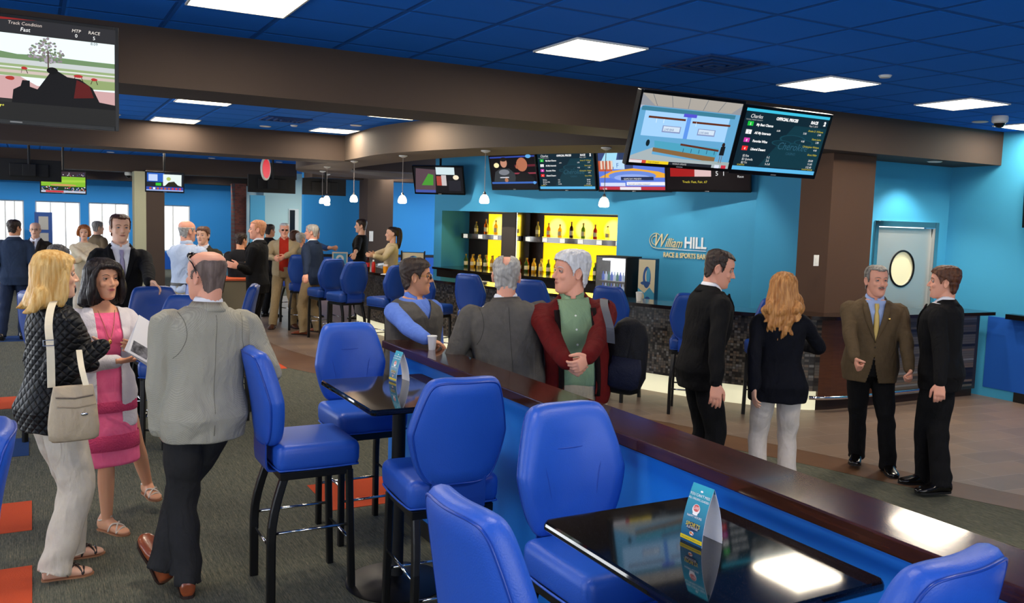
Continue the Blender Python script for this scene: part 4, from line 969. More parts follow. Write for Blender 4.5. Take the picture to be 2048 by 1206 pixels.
def talk(c):
    c.rect(0, 0, 1, 1, '100c10'); c.rect(0, .86, 1, .9, '3048a0'); c.ell(.86, .88, .06, .05, '60a8e0'); c.ell(.14, .66, .06, .07, 'ffe8b0'); c.rect(.55, .6, 1, .66, '60202c'); c.rect(.5, .4, 1, .44, '903848')
    c.poly([(.05, .2), (.1, .48), (.22, .56), (.42, .56), (.54, .42), (.56, .2)], '34383c'); c.ell(.3, .46, .12, .08, '787c84'); c.ell(.31, .72, .075, .13, 'c08870'); c.ell(.31, .82, .075, .06, '201814'); c.rect(.2, .3, .4, .33, 'c8c8d0'); c.ell(.34, .24, .04, .06, 'b07858')
    c.poly([(.5, .0), (.56, .35), (.66, .44), (.82, .44), (.95, .3), (1, 0)], '18181a'); c.ell(.71, .66, .12, .19, 'b06c50'); c.ell(.6, .6, .03, .05, 'a86448'); c.rect(0, .14, 1, .19, '3c66b8'); c.rect(0, 0, 1, .13, '16161c'); c.ell(.95, .16, .03, .04, '60a0e0')
def news(c):
    c.rect(0, 0, 1, 1, '5878d8'); c.rect(0, .5, .5, 1, '384878'); c.poly([(.02, .62), (.14, .98), (.3, .98), (.24, .55)], 'a0d8f0'); c.rect(.3, .6, .6, .95, '2c3c60'); c.rect(0, .45, .2, .7, 'c05838')
    for k in range(4): c.rect(.03+.05*k, .5, .06+.05*k, .7, 'e0c8b8')
    c.rect(.22, .5, .38, .72, 'b8d8f0'); c.text('F', .26, .54, .15, '3068b0'); c.poly([(0, .3), (.2, .46), (.5, .52), (.85, .44), (1, .36), (1, .3)], 'e8a838'); c.ell(.48, .34, .34, .12, '6888d8'); c.ell(.48, .3, .26, .08, '90a8e8')
    c.rect(.32, .24, .78, .32, '202c50'); c.text('GAME DAY PREVIEW', .36, .255, .05, 'f0f0f0'); c.rect(.02, .1, .38, .18, 'd0d8f0'); c.rect(.4, .12, .96, .2, 'e8e8f0'); c.text('PLAYOFF SCORES TONIGHT', .42, .13, .045, '303048'); c.rect(0, 0, 1, .09, 'b83040'); c.rect(.3, .01, .6, .08, 'e8e0e8'); c.text('LIVE', .05, .015, .06, 'ffffff')
def trackred(c):
    c.rect(0, 0, 1, 1, '140e10'); c.rect(.05, .3, .35, 1, 'a01c1c'); c.rect(.35, .3, .55, 1, 'd8b8b8'); c.text('5  1', .6, .32, .14, 'e8e8e8'); c.text('8:01', .86, .42, .08, 'e8e8e8'); c.text('Race', .86, .28, .07, 'e8e8e8'); c.text('Track: Fast, Fair, 67', .2, .16, .07, 'd8c840')
def baseball(c):
    c.rect(0, 0, 1, 1, '1c3420'); c.rect(0, .75, 1, 1, '382c34'); c.rect(0, .3, 1, .76, '7cb030'); c.poly([(0, .45), (1, .52), (1, .62), (0, .58)], '98c040'); c.ell(.5, .36, .3, .05, 'c09058')
    random.seed(5)
    for k in range(70): c.ell(random.random(), random.uniform(.1, .28), .014, .02, random.choice(['c83838', 'e0e0e8', '5068c0', '303040']), 6)
    for k in range(30): c.ell(random.random(), random.uniform(.78, .95), .014, .02, random.choice(['a05860', 'c8c8d0', '405080']), 6)
    c.rect(0, .0, 1, .1, 'b0b4c4'); c.rect(.1, .01, .5, .09, 'c03038')
def diamond(c):
    c.rect(0, 0, 1, 1, '18181c'); c.poly([(0, .1), (.05, .95), (.45, .9), (.42, .05)], '5c4850'); c.poly([(.14, .3), (.3, .75), (.4, .7), (.38, .3)], '4c9c38'); c.rect(0, 0, .42, .12, '4858a8'); c.rect(.46, .72, .84, 1, 'd8ecf0'); c.rect(.46, .3, .66, .66, 'b0483c'); c.rect(.56, .3, .66, .7, 'd0c8c8'); c.ell(.86, .62, .06, .09, 'fff0d0'); c.rect(.7, .1, .95, .5, '26262e')
def racing_far(c):
    c.rect(0, 0, 1, 1, '20242c'); c.rect(.02, .5, .48, .98, '2858b0'); c.rect(.06, .55, .3, .9, 'b8c8e8'); c.rect(.45, .3, .95, .92, 'd8e4e0'); c.poly([(.5, .3), (.6, .5), (.75, .55), (.85, .35), (.95, .3)], '28281c'); c.ell(.6, .68, .06, .1, 'a8b860'); c.rect(.25, .3, .4, .45, '38b838'); c.rect(0, 0, 1, .24, '3048a0')
    for k in range(9): c.rect(.08+.1*k, .1, .14+.1*k, .2, random.choice(['c83838', 'f0f0f0', 'b05838']))
    c.rect(0, .0, 1, .08, '9cb0e0')
TL = math.radians
tv('large hanging screen at the far left showing a racetrack and the words Track Condition Fast', 1.06, (-.0+.09, 5.78, 2.745), .02, TL(3), race_view, .95, (6.6, 2.98, .0))
bpy.data.objects['television'].location = (-.065, 5.72, 2.745)
tv('left one of the two hanging screens, showing a pale blue bar lobby', 1.0, (4.40, 5.32, 2.705), -.02, TL(17), lobby, .95, (6.6, 2.9, 5.36))
tv('right one of the two hanging screens, showing official race prices in white text', .98, (5.39, 5.32, 2.69), .01, TL(17), board, .95, (6.6, 2.9, 6.55))
# row over the bar, along the diagonal wall
def wtv(sx, z, w, draw, label, tilt=12, off=-.2, yaw=0):
    p = wloc(sx, off, z); tv(label, w, (p.x, p.y, p.z), rzW+yaw, TL(tilt), draw, .9, None, 'screens over the bar')
wtv(1.95, 2.85, 1.2, talk, 'screen over the bar showing two men talking, one bald', 11, yaw=-.10)
wtv(3.12, 2.84, 1.22, board, 'screen over the bar showing the race price list', 11, yaw=0)
wtv(4.46, 2.84, 1.27, news, 'screen over the bar showing a bright blue and orange sports studio', 12, yaw=.12)
wtv(5.80, 2.84, 1.28, trackred, 'dark screen with a red patch over the bar, half hidden behind the hanging pair', 12, off=-.3, yaw=.2)
p = wloc(.34, -.45, 2.68); tv('tilted screen at the left end of the blue bar wall showing a baseball field', .98, (p.x, p.y, p.z), rzW+.5, TL(22), diamond, .8, 3.24)
tv('far screen with a green baseball picture hanging over the windows', .84, (.58, 20.0, 2.47), 0, TL(4), baseball, 1.0, 3.24)
tv('far screen with blue and white race pictures beside the window pillar', .78, (2.5, 20.0, 2.56), 0, TL(4), racing_far, 1.0, 3.24)
for x, y, z, w_, l in ((-.02, 17.2, 2.58, .98, 'dark back of a screen hanging at the far left'), (4.27, 18.0, 2.56, .95, 'dark back of a screen hanging before the pale vestibule'), (5.35, 18.0, 2.55, .92, 'dark back of a screen hanging left of the cluster of pendants')):
    t = tv(l, w_, (x, y, z), PI, 0, lambda c: c.rect(0, 0, 1, 1, '10141c'), .3, 3.24, asp=.37)
tv('black edge of a screen on the right wall at the photo’s edge', 1.2, (10.24, 5.62, 2.43), -R90-.0, TL(3), lambda c: (c.rect(0, 0, 1, 1, '1c2c20'), c.rect(.05, .1, .9, .8, '28402c')), .5)

# ================================================================== PEOPLE : builder
import numpy as np
def sst(a, b, x):
    t = max(0.0, min(1.0, (x-a)/(b-a))); return t*t*(3-2*t)
def superring(cx, cy, z, hx, hy, n=28, p=2.35):
    out = []
    for k in range(n):
        a = 2*PI*k/n; c, s = math.cos(a), math.sin(a)
        out.append(Vector((cx+hx*math.copysign(abs(c)**(2/p), c), cy+hy*math.copysign(abs(s)**(2/p), s), z)))
    return out
def capsule(bm, pts, rad, n=12, sm=4, flat=None):
    """smooth closed limb with round ends; flat=(axis Vector, factor)"""
    P = [Vector(p) for p in pts]
    if isinstance(rad, (int, float)): rad = [rad]*len(P)
    if sm and len(P) > 2:
        Q = smoothpath(P, sm); R = [r.x for r in smoothpath([(r, 0, 0) for r in rad], sm)]
    else: Q, R = P, list(rad)
    d0 = (Q[0]-Q[1]).normalized(); d1 = (Q[-1]-Q[-2]).normalized()
    QQ = [Q[0]+d0*R[0]*.98, Q[0]+d0*R[0]*.75]+Q+[Q[-1]+d1*R[-1]*.75, Q[-1]+d1*R[-1]*.98]
    RR = [R[0]*.2, R[0]*.66]+R+[R[-1]*.66, R[-1]*.2]
    fr = frames(QQ); rings = []
    for p, r, (u, v) in zip(QQ, RR, fr):
        ring = []
        for k in range(n):
            o = u*math.cos(2*PI*k/n)*r+v*math.sin(2*PI*k/n)*r
            if flat: o = o-flat[0]*(o.dot(flat[0])*(1-flat[1]))
            ring.append(p+o)
        rings.append(ring)
    ring_loft(bm, rings)
def blob(bm, c, rx, ry, rz, mtx=None, n=14):
    rings = []
    for i in range(1, 9):
        t = PI*i/9; rings.append([Vector((rx*math.sin(t)*math.cos(2*PI*k/n), ry*math.sin(t)*math.sin(2*PI*k/n), -rz*math.cos(t))) for k in range(n)])
    M = Matrix.Translation(c) @ (mtx or Matrix.Identity(4))
    ring_loft(bm, [[M @ p for p in r] for r in rings])
def remesh(bm, voxel, smooth=3):
    bmesh.ops.recalc_face_normals(bm, faces=bm.faces[:])
    me = bpy.data.meshes.new('tmp'); bm.to_mesh(me); bm.free()
    o = bpy.data.objects.new('tmp', me); C.objects.link(o)
    m = o.modifiers.new('r', 'REMESH'); m.mode = 'VOXEL'; m.voxel_size = voxel; m.adaptivity = 0
    if smooth: s = o.modifiers.new('s', 'SMOOTH'); s.factor = .5; s.iterations = smooth
    dg = bpy.context.evaluated_depsgraph_get(); out = bpy.data.meshes.new_from_object(o.evaluated_get(dg))
    bpy.data.objects.remove(o); bpy.data.meshes.remove(me); return out
def co_get(me):
    a = np.empty(len(me.vertices)*3, dtype=np.float32); me.vertices.foreach_get('co', a); return a.reshape(-1, 3).astype(np.float64)
def co_set(me, a): me.vertices.foreach_set('co', a.astype(np.float32).ravel()); me.update()
def nrm(me):
    a = np.empty(len(me.vertices)*3, dtype=np.float32); me.vertices.foreach_get('normal', a); return a.reshape(-1, 3).astype(np.float64)
def apply_m(M, a):
    m = np.array(M); return a @ m[:3, :3].T+m[:3, 3]
def face_centers(me, co):
    n = len(me.polygons); ls = np.empty(n, dtype=np.int32); me.polygons.foreach_get('loop_start', ls); lt = np.empty(n, dtype=np.int32); me.polygons.foreach_get('loop_total', lt)
    vi = np.empty(len(me.loops), dtype=np.int32); me.loops.foreach_get('vertex_index', vi)
    s = np.add.reduceat(co[vi], ls, axis=0); return s/lt[:, None]
def cut(me, kill):
    bm = bmesh.new(); bm.from_mesh(me); bm.faces.ensure_lookup_table()
    bmesh.ops.delete(bm, geom=[bm.faces[i] for i in np.nonzero(kill)[0]], context='FACES')
    bm.to_mesh(me); bm.free(); return me
def finish(name, me, mats, parent, solid=0, keep_cut=False):
    if solid:
        o = bpy.data.objects.new('tmp', me); C.objects.link(o); s = o.modifiers.new('s', 'SOLIDIFY'); s.thickness = solid; s.offset = -1; s.use_even_offset = False
        dg = bpy.context.evaluated_depsgraph_get(); out = bpy.data.meshes.new_from_object(o.evaluated_get(dg)); bpy.data.objects.remove(o); me = out
    me.materials.clear()
    for m in (mats if isinstance(mats, (list, tuple)) else [mats]): me.materials.append(m)
    me.polygons.foreach_set('use_smooth', np.ones(len(me.polygons), dtype=bool)); me.name = name
    return link(name, me, parent)
def folds(co, n, amp, f=(38, 26, 22), ph=0, mask=None):
    x, y, z = co.T
    d = (np.sin(f[0]*x+9*np.sin(5*z+ph)+ph)+np.sin(f[1]*z+7*np.sin(6*x+4*y+ph)+2*ph)*1.2+np.sin(f[2]*(y+z)+5*np.sin(9*x-ph)))/3
    d = np.sign(d)*np.abs(d)**1.3
    if mask is not None: d = d*mask
    return co+n*(amp*d)[:, None]

MALE = [(.80, .10, .07, 0), (.84, .155, .105, -.005), (.92, .172, .122, -.012), (1.0, .168, .115, -.004), (1.08, .156, .108, .004), (1.18, .163, .112, .008), (1.28, .175, .119, .008), (1.36, .182, .116, .002), (1.41, .166, .100, -.006), (1.45, .112, .080, -.012), (1.49, .066, .062, -.014)]
FEMALE = [(.80, .10, .07, 0), (.84, .160, .105, -.008), (.92, .178, .122, -.014), (1.0, .158, .108, -.002), (1.09, .130, .093, .006), (1.18, .138, .098, .008), (1.27, .150, .112, .016), (1.35, .155, .105, .006), (1.41, .142, .085, -.004), (1.445, .098, .070, -.01), (1.48, .054, .053, -.012)]
class Human:
    def __init__(s, spec):
        s.sp = spec; g = spec.get
        s.H = g('h', 1.77); s.k = s.H/1.77; s.fem = g('fem', False); s.res = g('res', .012)
        s.girth = g('girth', 1.0); s.belly = g('belly', 0)
        s.phi = math.radians(g('phi', 0)); x, y = spec['at']
        s.root = thing('person', spec['label'], 'person', (x, y, g('z0', 0)), -s.phi)
        s.Wi = (Matrix.Translation((x, y, g('z0', 0))) @ Matrix.Rotation(-s.phi, 4, 'Z')).inverted()
        s.root.scale = (1, 1, 1)
        s.lean, s.side, s.twist = (math.radians(g(k, 0)) for k in ('lean', 'side', 'twist'))
        s.secs = [(z, w*s.girth, d*s.girth, y) for z, w, d, y in (FEMALE if s.fem else MALE)]
        s.sw = (.156 if s.fem else g('sw', .188))*(.5+.5*s.girth)
        s.shift = Vector((g('shift', (0, 0))[0], g('shift', (0, 0))[1], 0))
        s.drop = g('drop', 0)
        # head frame
        nb = s.B(Vector((0, -.012, 1.50)))
        hy = -math.radians(g('head', g('phi', 0))-g('phi', 0))
        R = Matrix.Rotation(hy, 4, 'Z') @ Matrix.Rotation(-math.radians(g('hpitch', 0)), 4, 'X') @ Matrix.Rotation(math.radians(g('hroll', 0)), 4, 'Y')
        s.Hm = Matrix.Translation(nb) @ R @ Matrix.Translation((0, .012, .128))
        s.Hm = s.Hm @ Matrix.Diagonal((g('hs', 1.0),)*3+(1,))
        s.pose()
    def L(s, p):      # world -> local unscaled
        v = s.Wi @ Vector(p); return v/s.k
    def B(s, p):      # spine bend, local
        w = sst(.86, 1.25, p.z); a = s.lean*w; b_ = s.side*w; c = s.twist*w
        q = p-Vector((0, 0, .93)); q = Matrix.Rotation(-a, 3, 'X') @ (Matrix.Rotation(b_, 3, 'Y') @ (Matrix.Rotation(c, 3, 'Z') @ q))
        return q+Vector((0, 0, .93-s.drop))+s.shift
    def yfront(s, x, z, infl=0):
        S = s.secs
        for a, b_ in zip(S, S[1:]):
            if a[0] <= z <= b_[0]: break
        t = max(0, min(1, (z-a[0])/(b_[0]-a[0]))); hw, hd, y0 = (a[i]+(b_[i]-a[i])*t for i in (1, 2, 3))
        hd += s.bel(z)
        u = min(.999, abs(x)/(hw+infl)); return y0+(hd+infl)*(1-u**2.35)**(1/2.35)
    def bel(s, z): return s.belly*math.exp(-((z-1.08)/.13)**2)
    def ik(s, A, T, l1, l2, pole):
        d = T-A; D = d.length; mx = (l1+l2)*.998
        if D > mx: T = A+d*(mx/D); d = T-A; D = mx
        a = (l1*l1-l2*l2+D*D)/(2*D); h = math.sqrt(max(0, l1*l1-a*a)); u = d.normalized(); p = Vector(pole); p = (p-u*p.dot(u)).normalized()
        return A+u*a+p*h, T
    def pose(s):
        g = s.sp.get; s.arm = []; s.leg = []
        for i, sg in enumerate((-1, 1)):   # 0 = left (-x), 1 = right
            sh = s.B(Vector((sg*s.sw, -.005, 1.385)))
            hd = (g('lh'), g('rh'))[i]
            if hd is None: T = sh+Vector((sg*.05, .05, -.52)); pole = Vector((sg*.5, -1, 0))
            else:
                T = s.L(hd[:3]); pole = Vector((g('lpole'), g('rpole'))[i] or (sg*.7, -.6, -.8))
            el, wr = s.ik(sh, T, .29, .25, pole); s.arm.append((sh, el, wr))
        for i, sg in enumerate((-1, 1)):
            hp = Vector((sg*.088, 0, .90-s.drop))+s.shift
            ft = (g('lf'), g('rf'))[i]
            if ft is None: A = Vector((sg*.11, -.02, .075)); yaw = -sg*math.radians(12); pit = 0
            else:
                A = s.L((ft[0], ft[1], 0)); A.z = .075+(ft[3] if len(ft) > 3 else 0); yaw = -(math.radians(ft[2])-s.phi); pit = math.radians(ft[4]) if len(ft) > 4 else 0
            kn, an = s.ik(hp, A, .43, .42, Vector((math.sin(-yaw)*.5, 1, 0)))
            s.leg.append((hp, kn, an, yaw, pit))
    # ---------------------------------------------------------- body pieces
    def torso(s, bm, infl=0, z0=None, z1=None, hem=None, flare=0, bust=True):
        rings = []; S = s.secs
        zs = [r[0] for r in S]; lo = z0 if z0 is not None else zs[0]; hi = z1 if z1 is not None else zs[-1]
        n = 22
        for i in range(n+1):
            z = lo+(hi-lo)*i/n; zz = max(z, .84 if hem else zs[0]); 
            for a, b_ in zip(S, S[1:]):
                if a[0] <= zz <= b_[0]: break
            t = max(0, min(1, (zz-a[0])/(b_[0]-a[0]))); hw, hd, y0 = (a[j]+(b_[j]-a[j])*t for j in (1, 2, 3))
            be = s.bel(zz)
            f = flare*max(0, (1.05-z)/.3)
            x = infl+(-.0 if i not in (0, n) else -.006)
            rings.append([s.B(q) for q in superring(0, y0+be*.5, z, hw+x+f, hd+be*.6+x+f)])
        ring_loft(bm, rings)
        if s.fem and bust:
            for sg in (-1, 1): blob(bm, s.B(Vector((sg*.062, .085, 1.275))), .058+infl, .052+infl, .056+infl)
        elif not s.fem:
            for sg in (-1, 1): blob(bm, s.B(Vector((sg*.075, .075, 1.30))), .07+infl, .045+infl, .06+infl)
    def limb_arm(s, bm, i, rs, t1=1.0, flat=None):
        sh, el, wr = s.arm[i]; sg = (-1, 1)[i]
        inn = s.B(Vector((sg*(s.sw-.06), -.005, 1.385)))
        e = el.lerp(wr, .12); m = sh.lerp(el, .5)
        end = el.lerp(wr, t1)
        if t1 >= .5: pts = [inn, sh, m, el, el.lerp(wr, min(.45, t1*.5)), end]
        else: pts = [inn, sh, m, el, end]
        capsule(bm, pts, rs[:len(pts)], 14, 4)
    def hand(s, bm, i, curl=.5, dirv=None, nrmv=None):
        sh, el, wr = s.arm[i]; sg = (-1, 1)[i]
        g = s.sp.get
        d = (wr-el).normalized(); dv = (g('ldir'), g('rdir'))[i]
        if dv: d = (s.Wi.to_3x3() @ Vector(dv)).normalized()
        pn = (g('lpalm'), g('rpalm'))[i]
        pn = (s.Wi.to_3x3() @ Vector(pn)) if pn else Vector((-sg, .2, 0))     # palm faces the body
        pn = (pn-d*pn.dot(d)).normalized(); sd = d.cross(pn)*sg     # towards the thumb side
        if pn.length < .1: pn = Vector((0, 1, 0))
        cu = (g('lcurl', .5), g('rcurl', .5))[i]
        sc = .92 if s.fem else 1.0
        th = sd*(-1) if sd.dot(Vector((0, 1, .3))) < 0 and not pn_forced(s, i) else sd
        sd = th
        cap = lambda pts, r: capsule(bm, pts, r, 10, 2)
        W = wr
        # palm
        rings = []
        for u, hw, ht in ((-.03, .026, .022), (0, .027, .020), (.03, .036, .018), (.06, .041, .016), (.088, .041, .014), (.1, .034, .009)):
            c = W+d*u*sc; rings.append([c+sd*math.cos(2*PI*k/14)*hw*sc+pn*math.sin(2*PI*k/14)*ht*sc for k in range(14)])
        ring_loft(bm, rings)
        for j, (o, ln) in enumerate(((.031, .072), (.0105, .082), (-.0105, .077), (-.031, .06))):
            p = W+d*.088*sc+sd*o*sc; a = cu*(.55+.1*j); pts = [p]; r = [.0098]
            for q, f in enumerate((.45, .32, .25)):
                ang = a*(q+1)*1.05; v = (d*math.cos(ang)+pn*math.sin(ang)+sd*o*1.2).normalized(); p = p+v*ln*f*sc; pts.append(p); r.append(.0092-.0008*q)
            capsule(bm, pts, [x*sc for x in r], 10, 0)
        p = W+d*.022*sc+sd*.026*sc; pts = [p]; 
        v1 = (d*.75+sd*.62+pn*.25).normalized(); v2 = (d*.95+sd*.2+pn*(.2+.5*cu)).normalized()
        pts += [p+v1*.042*sc, p+v1*.042*sc+v2*.032*sc, p+v1*.042*sc+v2*.055*sc]; capsule(bm, pts, [.0145*sc, .0125*sc, .0105*sc, .0085*sc], 10, 2)
    def head(s, bm):
        M = s.Hm; f = s.fem
        S = [(-.119, .016, .070, .040), (-.108, .034, .087, .004), (-.088, .047 if not f else .043, .091, -.022), (-.06, .058 if not f else .053, .091, -.05), (-.03, .065 if not f else .061, .0895, -.07), (0, .070, .088, -.086), (.03, .0745, .0905, -.098), (.06, .076, .087, -.102), (.088, .069, .071, -.094), (.108, .052, .044, -.07), (.118, .026, .012, -.04)]
        rings = []
        for z, hw, yf, yb in S: rings.append([M @ q for q in superring(0, (yf+yb)/2, z, hw, (yf-yb)/2, 30, 2.15)])
        ring_loft(bm, rings)
        # neck
        r = .049 if f else .060
        a = s.B(Vector((0, -.014, 1.43))); b_ = M @ Vector((0, -.028, -.045))
        capsule(bm, [a, a.lerp(b_, .5), b_], [r*1.15, r, r*.96], 18, 3)
        capsule(bm, [M @ Vector(p) for p in ((0, .082, .022), (0, .095, .0), (0, .1085 if not f else .105, -.024))], [.008, .0085, .0105], 10, 3)
        for sg in (-1, 1):
            blob(bm, M @ Vector((sg*.0115, .0965, -.0285)), .0075, .009, .0065)
            E_ = M @ Matrix.Translation((sg*.0755, -.014, -.004)) @ Matrix.Rotation(sg*.35, 4, 'Z') @ Matrix.Rotation(.15, 4, 'X')
            ringp = [E_ @ Vector((sg*.004, .0155*math.cos(t)*(1-.25*(math.sin(t) < 0)), .030*math.sin(t))) for t in [2*PI*k/14 for k in range(14)]]
            tube(bm, ringp+[ringp[0], ringp[1]], .0052, 8)
            Rm = (E_.to_3x3().to_4x4()); blob(bm, E_ @ Vector((-sg*.003, -.001, 0)), .005, .014, .027, Rm)
        blob(bm, M @ Vector((0, .0885, -.0545)), .023, .0075, .0085, M.to_3x3().to_4x4())
        blob(bm, M @ Vector((0, .080, -.099)), .017, .013, .013)
        for sg in (-1, 1): blob(bm, M @ Vector((sg*.038, .064, -.02)), .022, .0195, .024)
    GA = [((.032, .092, .010), .0125, (0, -.0125, 0)), ((.032, .094, .034), .012, (0, .004, 0)), ((.012, .092, .012), .007, (0, -.003, 0)),
          ((0, .1, -.057), .0042, (0, -.0035, 0)), ((.014, .1, -.0572), .0042, (0, -.003, 0)), ((.026, .085, -.057), .006, (0, -.003, 0)),
          ((0, .095, -.078), .009, (0, -.004, 0)), ((.045, .075, -.055), .012, (0, -.002, 0)), ((0, .097, -.042), .004, (0, -.0015, 0))]
    def sculpt_face(s, co):
        Mi = s.Hm.inverted(); h = apply_m(Mi, co); near = (np.abs(h[:, 2]) < .14) & (h[:, 1] > .03); idx = np.nonzero(near)[0]; q = h[idx]
        for c, r, v in s.GA:
            for sg in ((-1, 1) if c[0] else (1,)):
                d2 = (q[:, 0]-sg*c[0])**2+((q[:, 1]-c[1])*.6)**2+(q[:, 2]-c[2])**2; wgt = np.exp(-d2/(2*r*r))
                q = q+wgt[:, None]*np.array([v[0]*sg, v[1], v[2]])
        h[idx] = q; return apply_m(s.Hm, h)
    def body(s, bare_arms=False, bare_legs=False, skin='skin'):
        bm = bmesh.new(); s.torso(bm, -.004, .86)
        for i in (0, 1):
            s.limb_arm(bm, i, (.048, .05, .043, .037, .038, .026) if not s.fem else (.042, .043, .037, .032, .033, .023)); s.hand(bm, i)
            hp, kn, an, yaw, pit = s.leg[i]
            capsule(bm, [hp, hp.lerp(kn, .5), kn, kn.lerp(an, .35), an], [.08, .068, .05, .05, .032] if s.fem else [.078, .068, .052, .05, .036], 14, 4)
            s.footmesh(bm, i, .0 if s.sp.get('sandals') else -.008, toes=s.sp.get('sandals'))
        s.head(bm)
        me = remesh(bm, s.res, 2 if s.res > .007 else 3)
        co = co_get(me)
        co = s.sculpt_face(co); co_set(me, co)
        h = apply_m(s.Hm.inverted(), face_centers(me, co))
        me2 = me
        o = finish('body', me2, [s.skin], s.root)
        s.body_o = o; s.face_parts(); return o
    def snap(s, x, z, dflt, off=0.0):
        M = s.Hm; o_ = M @ Vector((x, .16, z)); d_ = (M.to_3x3() @ Vector((0, -1, 0))).normalized(); r = s.bvh.ray_cast(o_, d_, .12)
        if r[0] is None: return dflt
        y = (M.inverted() @ r[0]).y
        return y+off if abs(y-dflt) < .02 else dflt
    def seam(s, jk, m, pts, back=True, r=.0016):
        from mathutils.bvhtree import BVHTree
        t = BVHTree.FromPolygons([v.co for v in jk.data.vertices], [tuple(p.vertices) for p in jk.data.polygons]); P = []
        sg = -1 if back else 1
        for p in smoothpath([(x, 0, z) for x, z in pts], 4):
            o_ = s.B(Vector((p.x, sg*.5, p.z))); e_ = s.B(Vector((p.x, 0, p.z))); q = t.ray_cast(o_, (e_-o_).normalized(), .6)
            if q[0] is not None: P.append(q[0]+Vector((0, sg*.0004, 0)))
        if len(P) > 3: bm = bmesh.new(); tube(bm, P, r, 6); obj('seam', bm, m, jk, smooth=True)
    def back_seams(s, jk, m, z0=.84):
        s.seam(jk, m, [(0, 1.44), (0, 1.3), (.002, 1.1), (0, z0)])
        for g_ in (-1, 1): w_ = s.sw-.03; s.seam(jk, m, [(g_*(w_-.02), 1.45), (g_*(w_-.035), 1.40), (g_*(w_-.04), 1.33), (g_*(w_-.02), 1.26), (g_*(w_+.005), 1.22)])
    def face_parts(s):
        near = s.res < .013; M = s.Hm
        from mathutils.bvhtree import BVHTree
        me_ = s.body_o.data; s.bvh = BVHTree.FromPolygons([v.co for v in me_.vertices], [tuple(p.vertices) for p in me_.polygons])
        bm = bmesh.new()
        smile = s.sp.get('smile', 0)
        for zc, r_, y in ((-.0525, .0025, .0934), (-.0603, .0033, .0930)):
            pts = [M @ Vector((x, s.snap(x, zc, y-.9*abs(x)**1.55*1.9, -r_*.25), zc+smile*abs(x)*.25+(.0012 if abs(x) < .008 and zc > -.056 else 0))) for x in (-.022, -.012, -.004, .004, .012, .022)]
            capsule(bm, pts, [r_*.4, r_*.9, r_, r_, r_*.9, r_*.4], 8, 3)
        obj('lips', bm, s.lips, s.root, smooth=True)
        bm = bmesh.new(); capsule(bm, [M @ Vector((x, s.snap(x, -.0561, .0962-.9*abs(x)**1.55*1.9, .0008), -.0561+smile*abs(x)*.25)) for x in (-.023, -.01, 0, .01, .023)], .0011, 6, 3); obj('mouth_line', bm, mat('mouth_dark', '4a1c18', .6), s.root)
        for sg in (-1, 1):
            if near:
                bm = bmesh.new(); c = Vector((sg*.0315, .0718, .0095)); r = .0118; n = 16; rings = []; M = s.Hm
                for t in (0.02, .23, .4, .57, .8, 1.2, 1.6): rings.append([M @ (c+Vector((r*math.sin(t)*math.cos(2*PI*k/n), r*math.cos(t), r*math.sin(t)*math.sin(2*PI*k/n)))) for k in range(n)])
                R = ring_loft(bm, rings)
                bm.faces.ensure_lookup_table()
                for f in bm.faces:
                    q = M.inverted() @ f.calc_center_median()-c; t = math.acos(max(-1, min(1, q.y/q.length))); f.material_index = 2 if t < .24 else 1 if t < .56 else 0
                eb = bm
                bm = bmesh.new()
                for lo_, hi_ in ((.36, 1.5), (-1.5, -.34)):
                    rr = []
                    for q_ in range(7):
                        el_ = lo_+(hi_-lo_)*q_/6; rr.append([M @ (c+Vector((1.06*r*math.cos(el_)*math.sin(az), 1.06*r*math.cos(el_)*math.cos(az), 1.06*r*math.sin(el_)-.22*r*abs(math.sin(az))**2*(1 if lo_ > 0 else -1)))) for az in [-1.35+2.7*j/10 for j in range(11)]])
                    ring_loft(bm, rr, close=False, cap=False)
                obj('eyelid', bm, s.skin, s.root, smooth=True); bm = eb
                obj('eye', bm, [mat('eye_white', '9c9690', .35), s.iris, mat('pupil', '080606', .1)], s.root, smooth=True)
            bm = bmesh.new()
            pts = [s.Hm @ Vector((sg*x, s.snap(sg*x, z, y, -.0004), z)) for x, y, z in ((.012, .0935, .028), (.024, .0955, .034), (.038, .0905, .034), (.05, .0785, .027))]
            if s.sp.get('fem'): capsule(bm, pts, [.0014, .0018, .0017, .0009], 8, 3)
            else: capsule(bm, pts, [.0018, .0028, .0026, .0014], 8, 3)
            obj('eyebrow', bm, s.brow, s.root, smooth=True)
            bm = bmesh.new()
            pts = [s.Hm @ Vector((sg*x, y, z)) for x, y, z in ((.0200, .0808, .0105), (.0255, .0848, .0138), (.0335, .0852, .0145), (.0435, .0785, .0105))]
            capsule(bm, pts, [.0009, .0015, .0016, .001] if near else .003, 6, 3); obj('eyelid_line', bm, mat('lash', '1a100c', .6), s.root, smooth=True)
    def footmesh(s, bm, i, infl=0, toes=False, mtx_only=False):
        hp, kn, an, yaw, pit = s.leg[i]
        M = Matrix.Translation(an) @ Matrix.Rotation(yaw, 4, 'Z') @ Matrix.Rotation(-pit, 4, 'X')
        if mtx_only: return M
        k = .9 if s.fem else 1.0
        rings = []
        for y, hw, zt, zb in ((-.075, .02, .0, -.055), (-.068, .030, .01, -.068), (-.04, .035, .05, -.072), (0, .036, .06, -.072), (.04, .037, .015, -.072), (.09, .045, -.012, -.072), (.14, .048, -.028, -.072), (.17, .042, -.036, -.072), (.19, .028, -.044, -.070), (.198, .012, -.052, -.066)):
            hw += infl; zt += infl; zb -= 0; zc = (zt+zb)/2; hz = (zt-zb)/2
            rings.append([M @ Vector((k*hw*math.copysign(abs(math.cos(a))**.85, math.cos(a)), y*k+(infl*1.5 if y > .1 else -infl*1.5 if y < -.03 else 0), zc+hz*math.sin(a))) for a in [2*PI*q/16 for q in range(16)]])
        ring_loft(bm, rings)
